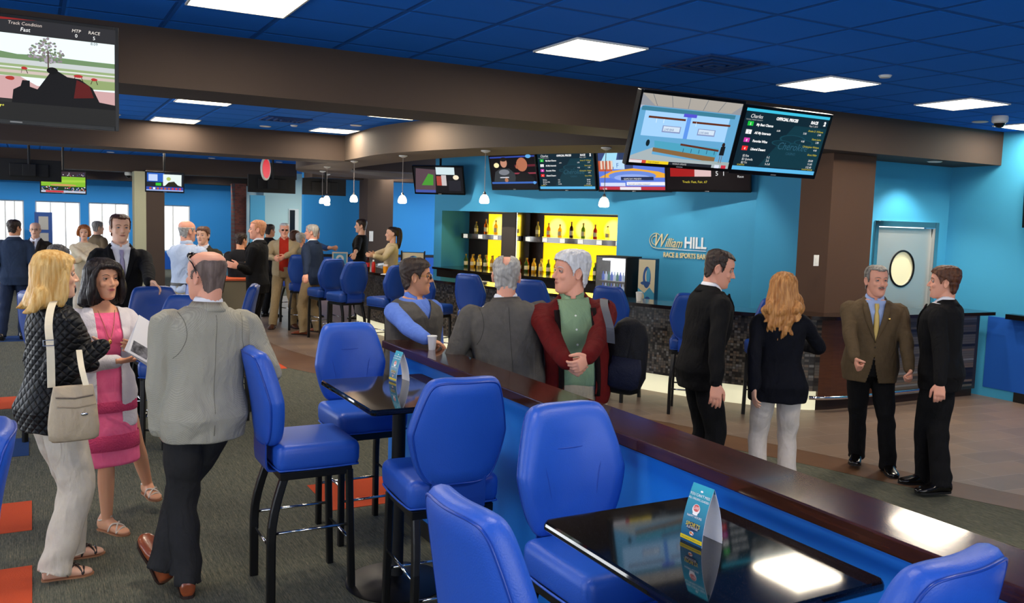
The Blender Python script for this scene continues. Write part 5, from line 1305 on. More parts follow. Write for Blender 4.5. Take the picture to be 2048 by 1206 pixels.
    # ---------------------------------------------------------- clothes
    def shoes(s, m, sole=None, infl=.006):
        for i in (0, 1):
            bm = bmesh.new(); s.footmesh(bm, i, infl); me = remesh(bm, max(.005, s.res*.8), 2)
            o = finish('shoe', me, m, s.root)
            M = s.footmesh(None, i, mtx_only=True); k = .9 if s.fem else 1
            bm = bmesh.new(); rings = []
            outl = [(-.083, 0), (-.078, .025), (-.05, .037), (0, .037), (.05, .041), (.1, .05), (.15, .053), (.185, .04), (.207, .015), (.21, 0)]
            P = [(x, y) for y, x in outl]+[(-x, y) for y, x in outl[-2:0:-1]]
            for z in (-.0745, -.058): rings.append([M @ Vector((x*k, y*k, z)) for x, y in P])
            ring_loft(bm, rings); obj('sole', bm, sole or blackmat, o)
    def sandals(s, m, sole):
        for i in (0, 1):
            M = s.footmesh(None, i, mtx_only=True); k = .9
            outl = [(-.08, 0), (-.075, .025), (-.05, .033), (0, .033), (.05, .039), (.1, .048), (.15, .05), (.185, .038), (.205, .014), (.207, 0)]
            P = [(x, y) for y, x in outl]+[(-x, y) for y, x in outl[-2:0:-1]]
            bm = bmesh.new(); ring_loft(bm, [[M @ Vector((x*k, y*k, z)) for x, y in P] for z in (-.0755, -.066)]); o = obj('sandal', bm, sole, s.root)
            for pts in ([(.045, .06, -.055), (.03, .085, -.008), (-.02, .12, -.018), (-.046, .14, -.055)], [(-.045, .06, -.055), (-.03, .085, -.008), (.02, .12, -.018), (.046, .14, -.055)], [(-.046, .145, -.05), (0, .15, -.026), (.046, .145, -.05)], [(-.034, -.03, .0), (0, .045, .03), (.034, -.03, .0), (0, -.072, .0), (-.034, -.03, 0)]):
                bm = bmesh.new(); capsule(bm, [M @ Vector((x*k, y*k, z)) for x, y, z in pts], .0055, 8, 4, flat=None); obj('strap', bm, m, o, smooth=True)
    def trousers(s, m, infl=.014, r=(.098, .090, .073, .071, .070), hem=.03, fold=.006, z1=1.03):
        ends = []; bm = bmesh.new(); s.torso(bm, infl*.8, .84, z1, bust=False)
        for i in (0, 1):
            hp, kn, an, yaw, pit = s.leg[i]; dn = (an-kn).normalized(); end = an+dn*(.045-hem); ends.append((end, dn)); end = end+dn*.03
            capsule(bm, [hp+Vector((0, 0, .03)), hp.lerp(kn, .5), kn, kn.lerp(an, .5), end], r, 16, 4)
        blob(bm, Vector((0, -.01, .865-s.drop))+s.shift, .11, .095, .085)
        me = remesh(bm, max(.007, s.res), 3); co = co_get(me); fc = face_centers(me, co); kill = np.zeros(len(fc), dtype=bool)
        for e_, d_ in ends:
            q = fc-np.array(e_); kill |= ((q @ np.array(d_)) > 0) & (np.linalg.norm(q, axis=1) < .16)
        cut(me, kill); co = co_get(me)
        for e_, d_ in ends:
            q = co-np.array(e_); t_ = q @ np.array(d_); w_ = (np.abs(t_) < s.res*1.6+.004) & (np.linalg.norm(q, axis=1) < .15); co[w_] -= np.outer(t_[w_], np.array(d_))
        co_set(me, co); n = nrm(me); z = co[:, 2]
        mask = .35+.9*np.exp(-((z-.5)/.12)**2)+.9*np.exp(-((z-.12)/.10)**2)+.5*np.exp(-((z-.85)/.06)**2)
        co_set(me, folds(co, n, fold, (22, 34, 28), s.sp.get('seed', 1), mask)); return finish('trousers', me, m, s.root)
    def shirt(s, m, infl=.009, sleeves=1.0, z0=.9, name='shirt', rs=(.06, .063, .056, .050, .046, .036), fold=.004, neck=None):
        bm = bmesh.new(); s.torso(bm, infl, z0, 1.475 if neck is None else neck)
        if sleeves:
            for i in (0, 1): s.limb_arm(bm, i, rs, sleeves)
        me = remesh(bm, max(.007, s.res), 3); co = co_get(me); n = nrm(me)
        co_set(me, folds(co, n, fold, (30, 24, 20), s.sp.get('seed', 1)+2)); return finish(name, me, m, s.root)
    def jacket(s, m, infl=.019, hem=.80, flare=.012, V=None, fold=.006, rs=(.064, .068, .061, .056, .051, .043), name='jacket', t1=.97, lap=True, lapm=None, collar=True, zc=1.475, vw=.062):
        """V = height of the closing button, None = closed/back view"""
        bm = bmesh.new(); s.torso(bm, infl, hem, zc, hem=True, flare=flare)
        for i in (0, 1): s.limb_arm(bm, i, rs, t1)
        for sg in (-1, 1):    # padded shoulders
            if not s.fem: blob(bm, s.B(Vector((sg*(s.sw-.02), -.006, 1.412))), .055, .058, .03)
        me = remesh(bm, max(.0065, s.res), 3); co = co_get(me); n = nrm(me)
        # sleeve and waist creases
        co = folds(co, n, fold, (26, 30, 22), s.sp.get('seed', 1)); co_set(me, co)
        if V:
            u = unbend(s, face_centers(me, co)); z = u[:, 2]; top = 1.50
            w_ = np.where(z > V, vw*np.clip((z-V)/(1.43-V), 0, 1.25), .055*np.clip((V-.10-z)/.25, 0, 1)**1.2)
            kill = (u[:, 1] > .02) & (u[:, 1] < .175*s.girth+s.belly) & (np.abs(u[:, 0]) < w_)
            if s.sp.get('open'): kill = (u[:, 1] > .02) & (u[:, 1] < .185*s.girth+s.belly) & (np.abs(u[:, 0]+s.sp.get('openx', 0)) < s.sp['open'])
            cut(me, kill); o = finish(name, me, m, s.root, solid=.006)
        else: o = finish(name, me, m, s.root)
        s.jk = o
        if V and lap:
            for sg in (-1, 1):
                bm = bmesh.new(); N = 12; top_ = []; 
                rr = []
                for k in range(N+1):
                    t = k/N; z = V+(1.455-V)*t; x0 = vw*t*1.02; wd = .052*math.sin(min(1, t*1.25)*PI/2) if t < .8 else .052*(1-(t-.8)*1.5)
                    pts = []
                    for j in range(4):
                        x = x0-.004+wd*j/3; y = s.yfront(x, min(z, 1.44), infl)+.007+.003*math.sin(j/3*PI)
                        pts.append(s.B(Vector((sg*x, y, z+.012*(j/3)*(t > .6)))))
                    rr.append(pts+[p-Vector((0, .012, 0)) for p in pts[::-1]])
                ring_loft(bm, rr); obj('lapel', bm, lapm or m, s.jk, smooth=True)
        if collar:
            bm = bmesh.new(); rr = []
            for k in range(17):
                a = math.radians(-30+(240)*k/16); a = -a
                cx, cy = .070*math.cos(a)*(1.0 if not s.fem else .85), .066*math.sin(a)*(1 if not s.fem else .85)-.014
                d = Vector((math.cos(a), math.sin(a), 0)); c = Vector((cx, cy, 0)); zt = 1.503-.03*max(0, math.sin(-a)*-1)
                rr.append([s.B(c+d*.002+Vector((0, 0, 1.465))), s.B(c+d*.012+Vector((0, 0, zt))), s.B(c+d*.034+Vector((0, 0, zt-.03))), s.B(c+d*.045+Vector((0, 0, 1.455)))])
            ring_loft(bm, rr); obj('collar', bm, lapm or m, s.jk, smooth=True)
        return o
    def shirt_collar(s, m, openx=.0):
        bm = bmesh.new(); rr = []; q = .86 if s.fem else 1
        for k in range(21):
            a = math.radians(90+openx+(360-2*openx)*k/20)
            d = Vector((math.cos(a), math.sin(a), 0)); c = Vector((.062*q*math.cos(a), .062*q*math.sin(a)-.010, 0)); fr = max(0, math.sin(a))
            zt = 1.527-.036*fr
            rr.append([s.B(c+Vector((0, 0, 1.455-.02*fr))), s.B(c+d*.002+Vector((0, 0, zt))), s.B(c+d*.010+Vector((0, 0, zt-.012))), s.B(c+d*(.014+.012*fr)+Vector((0, 0, zt-.038-.012*fr)))])
        ring_loft(bm, rr, cap=True); obj('shirt_collar', bm, m, s.root, smooth=True)
    def tie(s, m, z0=1.02):
        bm = bmesh.new(); rr = []
        for k in range(15):
            t = k/14; z = 1.452-(1.452-z0)*t; hw = .014+.02*min(1, t*1.1) if k else .017
            if k == 1: hw = .018
            if k == 2: hw = .012
            if k == 14: hw = .003
            y = s.yfront(0, min(z, 1.44), .009)+.008+(.006 if k < 2 else 0)+(.012 if z > 1.42 else 0)
            rr.append([s.B(Vector((x, y+dy, z))) for x, dy in ((-hw, -.004), (-hw*.5, .003), (hw*.5, .003), (hw, -.004), (hw*.5, -.008), (-hw*.5, -.008))])
        ring_loft(bm, rr); obj('tie', bm, m, s.root, smooth=True)
    def cuffs(s, m, r=.036):
        for i in (0, 1):
            sh, el, wr = s.arm[i]; d = (wr-el).normalized(); bm = bmesh.new(); tube(bm, [wr-d*.05, wr-d*.0, wr+d*.008], [r, r, r*.9], 14); obj('shirt_cuff', bm, m, s.root, smooth=True)
    def buttons(s, m, zs, infl, x=0):
        for z in zs:
            bm = bmesh.new(); c = s.B(Vector((x, s.yfront(x, z, infl)+.002, z))); blob(bm, c, .007, .004, .007, n=10); obj('button', bm, m, s.root, smooth=True)
    # ---------------------------------------------------------- hair
    def hair_cap(s, m, infl=.010, keep=None, amp=.0025, name='hair', rough=1.0, f=90, top=.0):
        bm = bmesh.new(); M = s.Hm
        S = [(-.095, .052, .03, -.055), (-.06, .066, .05, -.075), (-.03, .070, .0895, -.083), (0, .0735, .088, -.090), (.03, .0755, .0905, -.099), (.06, .077, .087, -.103), (.088, .070, .071, -.095), (.108, .054, .044, -.072), (.119, .028, .012, -.04)]
        rings = []
        for z, hw, yf, yb in S: rings.append([M @ q for q in superring(0, (yf+yb)/2, z+(infl*.8+top if z > .08 else 0), hw+infl, (yf-yb)/2+infl, 30, 2.15)])
        ring_loft(bm, rings); me = remesh(bm, min(.008, max(.005, s.res)), 2); co = co_get(me); h = apply_m(M.inverted(), co); n = nrm(me)
        a = np.arctan2(h[:, 0], -h[:, 1]); d = np.sin(a*14+20*h[:, 2]+3*np.sin(40*h[:, 2]))*.5+np.sin(f*h[:, 0]+60*h[:, 1]+5*np.sin(50*h[:, 2]))*.5
        co_set(me, co+n*(amp*d)[:, None]); c = apply_m(M.inverted(), face_centers(me, co))
        x, y, z = np.abs(c[:, 0]), c[:, 1], c[:, 2]
        fy = np.interp(y, [-.12, -.07, -.045, -.035, -.012, .012, .022, .036, .06, .095], [-.095, -.088, -.06, .005, .036, .018, -.012, .03, .062, .078])
        k_ = z > fy
        if keep is not None: k_ = k_ & keep(c[:, 0], y, z)
        cut(me, ~k_); return finish(name, me, m, s.root, solid=.008)
    def hair_volume(s, m, build, amp=.004, f=26, name='hair', voxel=None, wave=0):
        bm = bmesh.new(); build(bm, s.Hm); me = remesh(bm, voxel or max(.0055, s.res*.9), 2); co = co_get(me); n = nrm(me); h = apply_m(s.Hm.inverted(), co)
        a = np.arctan2(h[:, 0], -h[:, 1]-.01); d = np.sin(a*f+6*np.sin(a*3+18*h[:, 2])*.4+wave*np.sin(45*h[:, 2]))+.6*np.sin(a*f*2.3+9*h[:, 2])
        co_set(me, co+n*(amp*d*.6)[:, None]); return finish(name, me, m, s.root)
    def done(s):
        s.root.scale = (s.k, s.k, s.k)
def pn_forced(s, i): return (s.sp.get('lpalm'), s.sp.get('rpalm'))[i] is not None
def unbend(s, a):
    """approximate inverse of the spine bend for points on the trunk"""
    sh = np.array(s.shift); q = a-sh-np.array([0, 0, .93-s.drop]); R = (Matrix.Rotation(s.twist, 3, 'Z')); 
    M = np.array(Matrix.Rotation(-s.lean, 3, 'X') @ (Matrix.Rotation(s.side, 3, 'Y') @ Matrix.Rotation(s.twist, 3, 'Z')))
    full = q @ M       # inverse rotation (transpose)
    w = np.clip((full[:, 2]+.07)/.39, 0, 1)[:, None]; w = w*w*(3-2*w)
    return q*(1-w)+full*w+np.array([0, 0, .93])
def skinm(c, n): 
    m = mat('skin_'+n, c, .5, spec=.35, bump=(300, .05)); nodes(m)[1].inputs['Subsurface Weight'].default_value = .12; nodes(m)[1].inputs['Subsurface Scale'].default_value = .02; nodes(m)[1].inputs['Subsurface Radius'].default_value = (1, .3, .15); return m
def hairm(n, c, c2, rough=.42): return mat('hair_'+n, c, rough, spec=.35, var=(55, .9, c2, (1, 1, .12)), bump=(160, .5, (1, 1, .1)))
def wrinkle(m, sc=7.0, d=.03, s=.55):
    nt, b, L = nodes(m)
    if nt.nodes.get('wrinkle'): return m
    n = nt.nodes.new('ShaderNodeTexNoise'); n.name = 'wrinkle'; n.inputs['Scale'].default_value = sc; n.inputs['Detail'].default_value = 2.5; n.inputs['Distortion'].default_value = 1.6
    mp = nt.nodes.new('ShaderNodeMapping'); mp.inputs['Rotation'].default_value = (.3, .7, .4); mp.inputs['Scale'].default_value = (1, 1.3, .55)
    L(objxyz(nt)[1], mp.inputs[0]); L(mp.outputs[0], n.inputs[0])
    bp = nt.nodes.new('ShaderNodeBump'); bp.inputs['Strength'].default_value = s; bp.inputs['Distance'].default_value = d; L(n.outputs[0], bp.inputs['Height'])
    old = b.inputs['Normal'].links[0].from_node if b.inputs['Normal'].links else None
    if old and old.type == 'BUMP': L(bp.outputs[0], old.inputs['Normal'])
    else: L(bp.outputs[0], b.inputs['Normal'])
    return m
def fabric(n, c, sc=400, st=.25, rough=.85, c2=None): return wrinkle(mat('cloth_'+n, c, rough, spec=.2, bump=(sc, st), var=(30, .4, c2) if c2 else None))

# ================================================================== PEOPLE
SK = {k: skinm(c, k) for k, c in dict(fair='e2b094', tan='cc9270', pink='dfa087', pale='ddae94', olive='c08a68', sun='d69c7a').items()}
HR = dict(brown=hairm('brown', '402519', '6a4028'), dark=hairm('dark', '1d1512', '3a2a22'), black=hairm('black', '120e0e', '2a2222', .35), grey=hairm('grey', '8d8a86', 'b9b6b0'), white=hairm('white', 'b9b9bb', 'e2e2e4'),
          blonde=hairm('blonde', 'c8954a', 'ecca88', .38), gold=hairm('gold', '97602f', 'd29a5e', .4), ginger=hairm('ginger', 'b8734c', 'd09a74'), buzz=hairm('buzz', '5a4c46', '80706a', .8), pepper=hairm('pepper', '55504c', '9a9690'), auburn=hairm('auburn', '8a4a24', 'c07840'))
IR = dict(b=mat('iris_blue', '4a6c84', .2), d=mat('iris_brown', '3a2214', .2))
LIPS = mat('lips_natural', 'b0685a', .45); LIPR = mat('lips_rose', 'c05060', .35)
WS = fabric('white_shirt', 'e4e6ee'); KH = fabric('khaki', '9b8664', c2='8a7554'); BK = fabric('black_suit', '121214', c2='0c0c0e'); NV = fabric('navy_blazer', '263249', c2='1e2a40')
SHB = mat('black_shoe', '0d0b0b', .22, coat=.3); SHT = mat('tan_shoe', '8a4526', .3, coat=.3, var=(20, .6, '6a3018')); SHN = mat('brown_shoe', '4a2616', .35)
def check(name, c1, c2, sc):
    m = mat(name, c1, .85, spec=.2, bump=(500, .2)); nt, b, L = nodes(m); P = objxyz(nt)[1]
    k = nt.nodes.new('ShaderNodeTexChecker'); k.inputs['Scale'].default_value = sc; k.inputs['Color1'].default_value = rgb(c1); k.inputs['Color2'].default_value = rgb(c2)
    L(P, k.inputs[0]); n = nt.nodes.new('ShaderNodeTexNoise'); n.inputs['Scale'].default_value = 4; L(P, n.inputs[0])
    L(mixc(nt, math_n(nt, 'MULTIPLY', n.outputs[0], .3), k.outputs[0], rgb(c2)), b.inputs['Base Color']); return wrinkle(m)
def H(skin='fair', hair='brown', iris='b', lips=None, **sp):
    h = Human(sp); h.skin = SK[skin]; h.lips = lips or LIPS; h.iris = IR[iris]; h.brow = HR[hair]; h.hairmat = HR[hair]; h.body(); return h
bald = lambda lo=.055, side=.0: (lambda x, y, z: z < lo)
receding = lambda x, y, z: z > np.where(np.abs(x) > .03, .090-.0*y, .083)*(y > .03)-.2*(y <= .03)
# ---- 1 blonde woman in the quilted jacket
quilt = mat('cloth_quilted', '0c0d10', .55, spec=.35); nt, b, L = nodes(quilt); X = objxyz(nt)[0]
a1 = math_n(nt, 'ADD', X[2], math_n(nt, 'ADD', math_n(nt, 'MULTIPLY', X[1], .8), math_n(nt, 'MULTIPLY', X[0], .8))); a2 = math_n(nt, 'SUBTRACT', X[2], math_n(nt, 'ADD', math_n(nt, 'MULTIPLY', X[1], .8), math_n(nt, 'MULTIPLY', X[0], .8)))
hh = math_n(nt, 'MINIMUM', math_n(nt, 'ABSOLUTE', math_n(nt, 'SINE', math_n(nt, 'MULTIPLY', a1, 62))), math_n(nt, 'ABSOLUTE', math_n(nt, 'SINE', math_n(nt, 'MULTIPLY', a2, 62))))
bp = nt.nodes.new('ShaderNodeBump'); bp.inputs['Strength'].default_value = 1; bp.inputs['Distance'].default_value = .012; L(math_n(nt, 'POWER', hh, .5), bp.inputs['Height']); L(bp.outputs[0], b.inputs['Normal'])
L(mixc(nt, math_n(nt, 'LESS_THAN', hh, .16), rgb('14161a'), rgb('050506')), b.inputs['Base Color'])
h = H('fair', 'blonde', 'b', LIPR, label='blonde woman in a black quilted jacket and off-white trousers, arms folded', at=(.08, 5.28), phi=66, head=82, h=1.765, fem=True, res=.005, sandals=True, girth=1.02, lean=3,
      rf=(0.083, 5.14, 88.0), lf=(0.159, 5.41, 82.0), rh=(0.299, 5.186, 1.227), lh=(0.26, 5.515, 1.1), rpole=(-.2, -.7, -1), lpole=(-.6, -.2, -1), rdir=(.0, 1, -.1), ldir=(-.5, .6, 0), rcurl=1.2, lcurl=1.2, seed=3, hs=1.03)
def f(bm, M):
    P = lambda *p: M @ Vector(p)
    ring_loft(bm, [[P(q.x, q.y, z) for q in superring(0, yc, 0, hx, hy, 26, 2.1)] for z, yc, hx, hy in ((-.02, -.040, .090, .078), (.03, -.032, .093, .088), (.06, -.018, .092, .100), (.085, -.008, .086, .102), (.105, -.012, .076, .09), (.125, -.02, .052, .06), (.135, -.02, .022, .03))])
    ring_loft(bm, [[P(q.x, q.y, z) for q in superring(0, yc, 0, hx, hy, 26, 2.2)] for z, yc, hx, hy in ((-.165, -.085, .095, .055), (-.15, -.075, .115, .075), (-.11, -.05, .112, .082), (-.06, -.042, .102, .082), (0, -.04, .094, .082), (.06, -.03, .09, .09))])
    for sg in (-1, 1):
        capsule(bm, [P(sg*.062, .062, .078), P(sg*.084, .040, .03), P(sg*.092, .028, -.03), P(sg*.094, .022, -.09), P(sg*.09, .006, -.145)], [.016, .018, .022, .026, .016], 10, 4)
        capsule(bm, [P(sg*.08, -.08, -.08), P(sg*.115, -.12, -.15), P(sg*.125, -.165, -.175)], [.045, .03, .008], 10, 4)
h.hair_volume(HR['blonde'], f, .0035, 24)
h.sandals(mat('dark_strap', '2a1c18', .4), mat('tan_sole', '9a6a4a', .6)); h.trousers(fabric('cream', 'cfc5b4', c2='bfb5a6'), .018, (.108, .104, .092, .086, .084), .012, .009)
h.jacket(quilt, .026, .80, .02, None, .006, (.066, .072, .066, .062, .058, .048), zc=1.47, collar=True, t1=1.1); h.done()
# shoulder bag
bagm = fabric('bag_beige', 'b5a58c', 200, .2, .5); strapm = mat('strap_cream', 'e0d6bc', .6)
t = thing('shoulder_bag', 'beige shoulder bag with a long cream strap hanging at the blonde woman’s hip', 'bag', (0.169, 4.847, 0.824))
t.rotation_euler = (0, 0, math.radians(8)); 
bm = bmesh.new(); rings = []
for z, hw, hd, yy in ((0, .10, .03, 0), (.012, .114, .045, 0), (.07, .118, .055, 0), (.155, .11, .05, 0), (.225, .10, .036, 0), (.262, .094, .02, 0), (.28, .09, .008, 0)): rings.append(superring(0, yy, z, hw, hd, 26, 3))
ring_loft(bm, rings); bmesh.ops.subdivide_edges(bm, edges=bm.edges[:], cuts=1, use_grid_fill=True)
for v in bm.verts: v.co.y += .004*math.sin(30*v.co.x+20*v.co.z)*math.sin(40*v.co.z)
bag = obj('bag_body', bm, bagm, t, smooth=True)
bm = bmesh.new(); tube(bm, [(-.085, -.037, .23), (0, -.045, .222), (.085, -.037, .23)], .004, 8); obj('zip', bm, mat('zip_dark', '6a6058', .4, metal=.5), bag)
bm = bmesh.new(); tube(bm, [(-.08, -.046, .185), (0, -.053, .175), (.095, -.046, .185)], .003, 8); obj('pocket_seam', bm, mat('seam', '9a8a72', .7), bag)
bm = bmesh.new(); blob(bm, Vector((.04, -.056, .14)), .018, .004, .008); obj('clasp', bm, chrome, bag, smooth=True)
bm = bmesh.new(); pts = [(0.074, 4.939, 1.082), (0.073, 4.948, 1.272), (0.067, 4.999, 1.393), (0.084, 5.113, 1.478), (0.115, 5.247, 1.496), (0.179, 5.409, 1.41)]; Ti = (Matrix.Translation(t.location) @ Matrix.Rotation(math.radians(8), 4, 'Z')).inverted()
pp = smoothpath([Ti @ Vector(p) for p in pts], 6); rr = []
for p in pp: rr.append([p+Vector((-.018, -.002, 0)), p+Vector((.018, -.002, 0)), p+Vector((.018, .003, 0)), p+Vector((-.018, .003, 0))])
ring_loft(bm, rr); sp_ = obj('strap', bm, strapm, t)
bm = bmesh.new(); rr = []
for p in smoothpath([Ti @ Vector(q) for q in ((0.226, 4.823, 1.106), (0.21, 4.887, 1.186), (0.205, 5.023, 1.256))], 5): rr.append([p+Vector((-.014, -.002, 0)), p+Vector((.014, -.002, 0)), p+Vector((.014, .003, 0)), p+Vector((-.014, .003, 0))])
ring_loft(bm, rr); obj('strap_front', bm, strapm, t)
bm = bmesh.new(); c = Ti @ Vector((0.065, 4.934, 1.31)); tube(bm, [c+Vector((x, 0, z)) for x, z in ((-.024, -.014), (.024, -.014), (.024, .014), (-.024, .014), (-.024, -.014))], .003, 6); obj('buckle', bm, chrome, sp_)

# ---- 2 woman in the pink dress
pink = fabric('pink_dress', 'ee6590', 300, .15, c2='f27aa0'); lace = mat('cloth_pink_lace', 'c43a66', .8, bump=(90, .8)); card_m = fabric('white_knit', 'd9d3d6', 200, .35, c2='c9c3ca')
h = H('sun', 'black', 'd', LIPR, label='dark haired woman in a bright pink dress and white cardigan holding papers', at=(.37, 5.80), phi=168, head=152, h=1.70, fem=True, res=.005, sandals=True, smile=.35,
      rf=(0.378, 5.804, 142.0), lf=(0.677, 6.214, 165.0), rh=(0.438, 5.509, 1.109), lh=(0.567, 5.4, 1.176), rpole=(.6, -.8, -.6), lpole=(-.8, -.3, -.8), rdir=(1, .1, .05), ldir=(-.8, -.1, .3), rpalm=(0, .2, 1), lpalm=(-.3, .9, 0), hs=1.04)
def f(bm, M):
    P = lambda *p: M @ Vector(p)
    ring_loft(bm, [[P(q.x, q.y, z) for q in superring(0, yc, 0, hx, hy, 26, 2.1)] for z, yc, hx, hy in ((-.02, -.035, .094, .078), (.03, -.035, .098, .084), (.06, -.022, .098, .096), (.082, -.006, .092, .104), (.11, -.012, .072, .085), (.13, -.02, .035, .05))])
    ring_loft(bm, [[P(q.x, q.y, z) for q in superring(0, yc, 0, hx, hy, 26, 2.2)] for z, yc, hx, hy in ((-.165, -.06, .105, .05), (-.15, -.055, .125, .07), (-.11, -.045, .125, .078), (-.06, -.042, .11, .08), (0, -.04, .10, .082), (.06, -.03, .095, .09))])
    for sg in (-1, 1): capsule(bm, [P(sg*.05, .066, .092), P(sg*.080, .056, .055), P(sg*.092, .045, 0), P(sg*.100, .038, -.07), P(sg*.098, .028, -.14)], [.018, .018, .021, .027, .016], 10, 4)
    capsule(bm, [P(.03, .084, .088), P(-.02, .09, .08), P(-.055, .082, .055), P(-.075, .066, .02)], [.018, .018, .016, .012], 10, 4)
h.hair_volume(HR['black'], f, .0028, 26)
h.sandals(mat('silver_strap', 'c9beb0', .35), mat('tan_sole', ''))
# dress : bodice, skirt and two lace bands
bm = bmesh.new(); h.torso(bm, .007, .86, 1.425)
rings = []
for z, hw, hd in ((.46, .205, .165), (.475, .212, .172), (.56, .206, .165), (.66, .200, .158), (.76, .196, .148), (.86, .192, .135), (.92, .186, .128), (.98, .165, .112)): rings.append([h.B(q) for q in superring(0, -.012, z, hw, hd)])
ring_loft(bm, rings); me = remesh(bm, .0055, 3); co = co_get(me); co_set(me, folds(co, nrm(me), .003, (14, 9, 12), 2)); dr = finish('dress', me, pink, h.root)
for zl, zh in ((.56, .66), (.80, .87)):
    bm = bmesh.new(); rr = []
    for z in (zl, zl+.004, zh-.004, zh):
        t_ = np.interp(z, [.46, .56, .66, .76, .86], [.208, .206, .200, .196, .192]); u_ = np.interp(z, [.46, .56, .66, .76, .86], [.168, .165, .158, .148, .135]); e_ = .003 if z in (zl, zh) else .006
        rr.append([h.B(q) for q in superring(0, -.012, z, t_+e_, u_+e_, 40)])
    ring_loft(bm, rr, cap=False); obj('lace_band', bm, lace, dr, smooth=True)
# open white cardigan
h.sp['open'] = .075
h.jacket(card_m, .020, .70, .02, 1.0, .006, (.052, .055, .052, .050, .047, .042), name='cardigan', t1=.9, lap=False, collar=False, zc=1.455)
bm = bmesh.new(); tube(bm, smoothpath([h.B(Vector((x, h.yfront(x, min(1.44, z), .008)+.004, z))) for x, z in ((-.05, 1.44), (-.03, 1.36), (0, 1.27), (.03, 1.36), (.05, 1.44))], 6), .0016, 6); nk = obj('necklace', bm, mat('gold_chain', 'd8b060', .25, metal=1), h.root)
bm = bmesh.new(); blob(bm, h.B(Vector((0, h.yfront(0, 1.25, .008)+.006, 1.25))), .012, .005, .016); obj('pendant', bm, mat('gold_chain', ''), nk, smooth=True)
h.done()
t = thing('paper_booklet', 'white booklet with a dark printed corner held by the woman in pink', 'papers', (0.554, 5.322, 1.242))
t.rotation_euler = (math.radians(62), math.radians(38), math.radians(18))
for k in range(4): bm = bmesh.new(); box(bm, -.095, .095, -.125, .125, k*.005, k*.005+.004, mtx=Matrix.Rotation(.03*k, 4, 'Z')); obj('sheet', bm, mat('paper_w', 'e6e6ea', .6), t)
bm = bmesh.new(); box(bm, -.08, .03, -.11, -.04, .0191, .0195, mtx=Matrix.Rotation(.09, 4, 'Z')); obj('printed_picture', bm, mat('print_dark', '2a2a30', .6, var=(30, 1, '8a8a90')), t)

# ---- 3 man in the checked blazer
chk = check('cloth_houndstooth', 'aeab9b', '8f8c80', 260)
h = H('pink', 'buzz', 'd', label='bald man seen from behind in a grey checked blazer, sunglasses on his head', at=(.77, 4.72), phi=-10, head=-36, h=1.80, res=.005, girth=1.16, belly=.02, lean=2, side=3, sw=.195,
      lf=(0.681, 4.672, 5.0), rf=(.58, 4.80, -25, .05, -48), rh=(1.03, 4.911, 1.129), lh=(0.551, 4.732, 0.852), ldir=(.45, .3, -.8), rpole=(.35, -.6, -1), lpole=(-.8, -.7, 0), hs=1.08, seed=5)
h.hair_cap(HR['buzz'], .0025, lambda x, y, z: (z < .035+.055*np.clip((-y+.01)/.07, 0, 1)+.006*np.sin(60*y+40*x)) & (y < .03-.012*np.sin(50*z)) & ~((np.hypot(x-.03, z-.075) < .028) & (y > -.09)), .0006, top=-.01)
h.shoes(SHT, mat('dark_sole', '2a1812', .6)); h.trousers(fabric('charcoal', '2b2b2c', c2='222224'), .016, (.108, .100, .080, .076, .074), .02, .008); h.shirt(WS, .008, 0); h.shirt_collar(WS); h.cuffs(WS)
h.jacket(chk, .020, .80, .014, None, .0065, (.068, .074, .066, .062, .056, .048)); h.back_seams(h.jk, mat('seam_grey', '6c695e', .9))
# sunglasses pushed up on the crown
bm = bmesh.new(); M = h.Hm; P = lambda *p: M @ Vector(p)
tube(bm, smoothpath([P(-.082, -.03, .0), P(-.083, .0, .06), P(-.066, .045, .092), P(0, .058, .107), P(.066, .045, .092), P(.083, .0, .06), P(.082, -.03, .0)], 5), .0035, 8); gl = obj('sunglasses_frame', bm, mat('tortoise', '1c100a', .2), h.root, smooth=True)
for sg in (-1, 1):
    bm = bmesh.new(); blob(bm, P(sg*.034, .060, .099), .026, .010, .015, M.to_3x3().to_4x4()); obj('dark_lens', bm, mat('dark_lens', '120c0a', .08), gl, smooth=True)
h.done()
# ---- 4 tall man with lilac tie
h = H('fair', 'brown', 'b', label='tall man in a black suit and lilac tie with one hand on a stool', at=(0.735, 9.091), phi=178, head=172, h=1.955, res=.007, lh=(0.926, 8.53, 1.324), lpole=(-.9, .3, -.6), ldir=(.6, -.5, -.5), hs=1.0, girth=.98)
h.hair_cap(HR['brown'], .008, receding); h.shoes(SHB); h.trousers(BK); h.shirt(WS, .008, 0); h.shirt_collar(WS, 8); h.cuffs(WS); h.tie(mat('tie_lilac', '9a92b4', .5, bump=(200, .2))); h.jacket(BK, V=1.10, vw=.075); h.done()
# ---- 5..9 group at the left
h = H('tan', 'dark', 'd', label='man in a navy suit seen from behind at the far left edge', at=(-0.226, 14.877), phi=12, head=45, h=1.79, res=.010, lf=(-.42, 14.75, 0), rf=(-.14, 14.8, 10))
h.hair_cap(HR['dark'], .009); h.shoes(SHB); h.trousers(fabric('navy_trouser', '1e2940')); h.shirt(WS, .008, 0); h.shirt_collar(WS); h.jacket(fabric('navy_suit', '28364d', c2='222e44')); h.done()
h = H('pale', 'grey', 'd', label='bald man in glasses and a dark suit facing the man in navy', at=(0.048, 15.756), phi=195, head=190, h=1.74, res=.010)
h.hair_cap(HR['grey'], .004, bald(.03)); h.shoes(SHB); h.trousers(BK); h.shirt(WS, .008, 0); h.shirt_collar(WS, 8); h.tie(mat('tie_brown', '4a3428', .6)); h.jacket(fabric('dark_suit', '2c2824'), V=1.12)
bm = bmesh.new(); M = h.Hm
for sg in (-1, 1): tube(bm, [M @ Vector((sg*.032+.020*math.cos(a), .094, .008+.015*math.sin(a))) for a in [2*PI*k/12 for k in range(13)]], .0016, 6); 
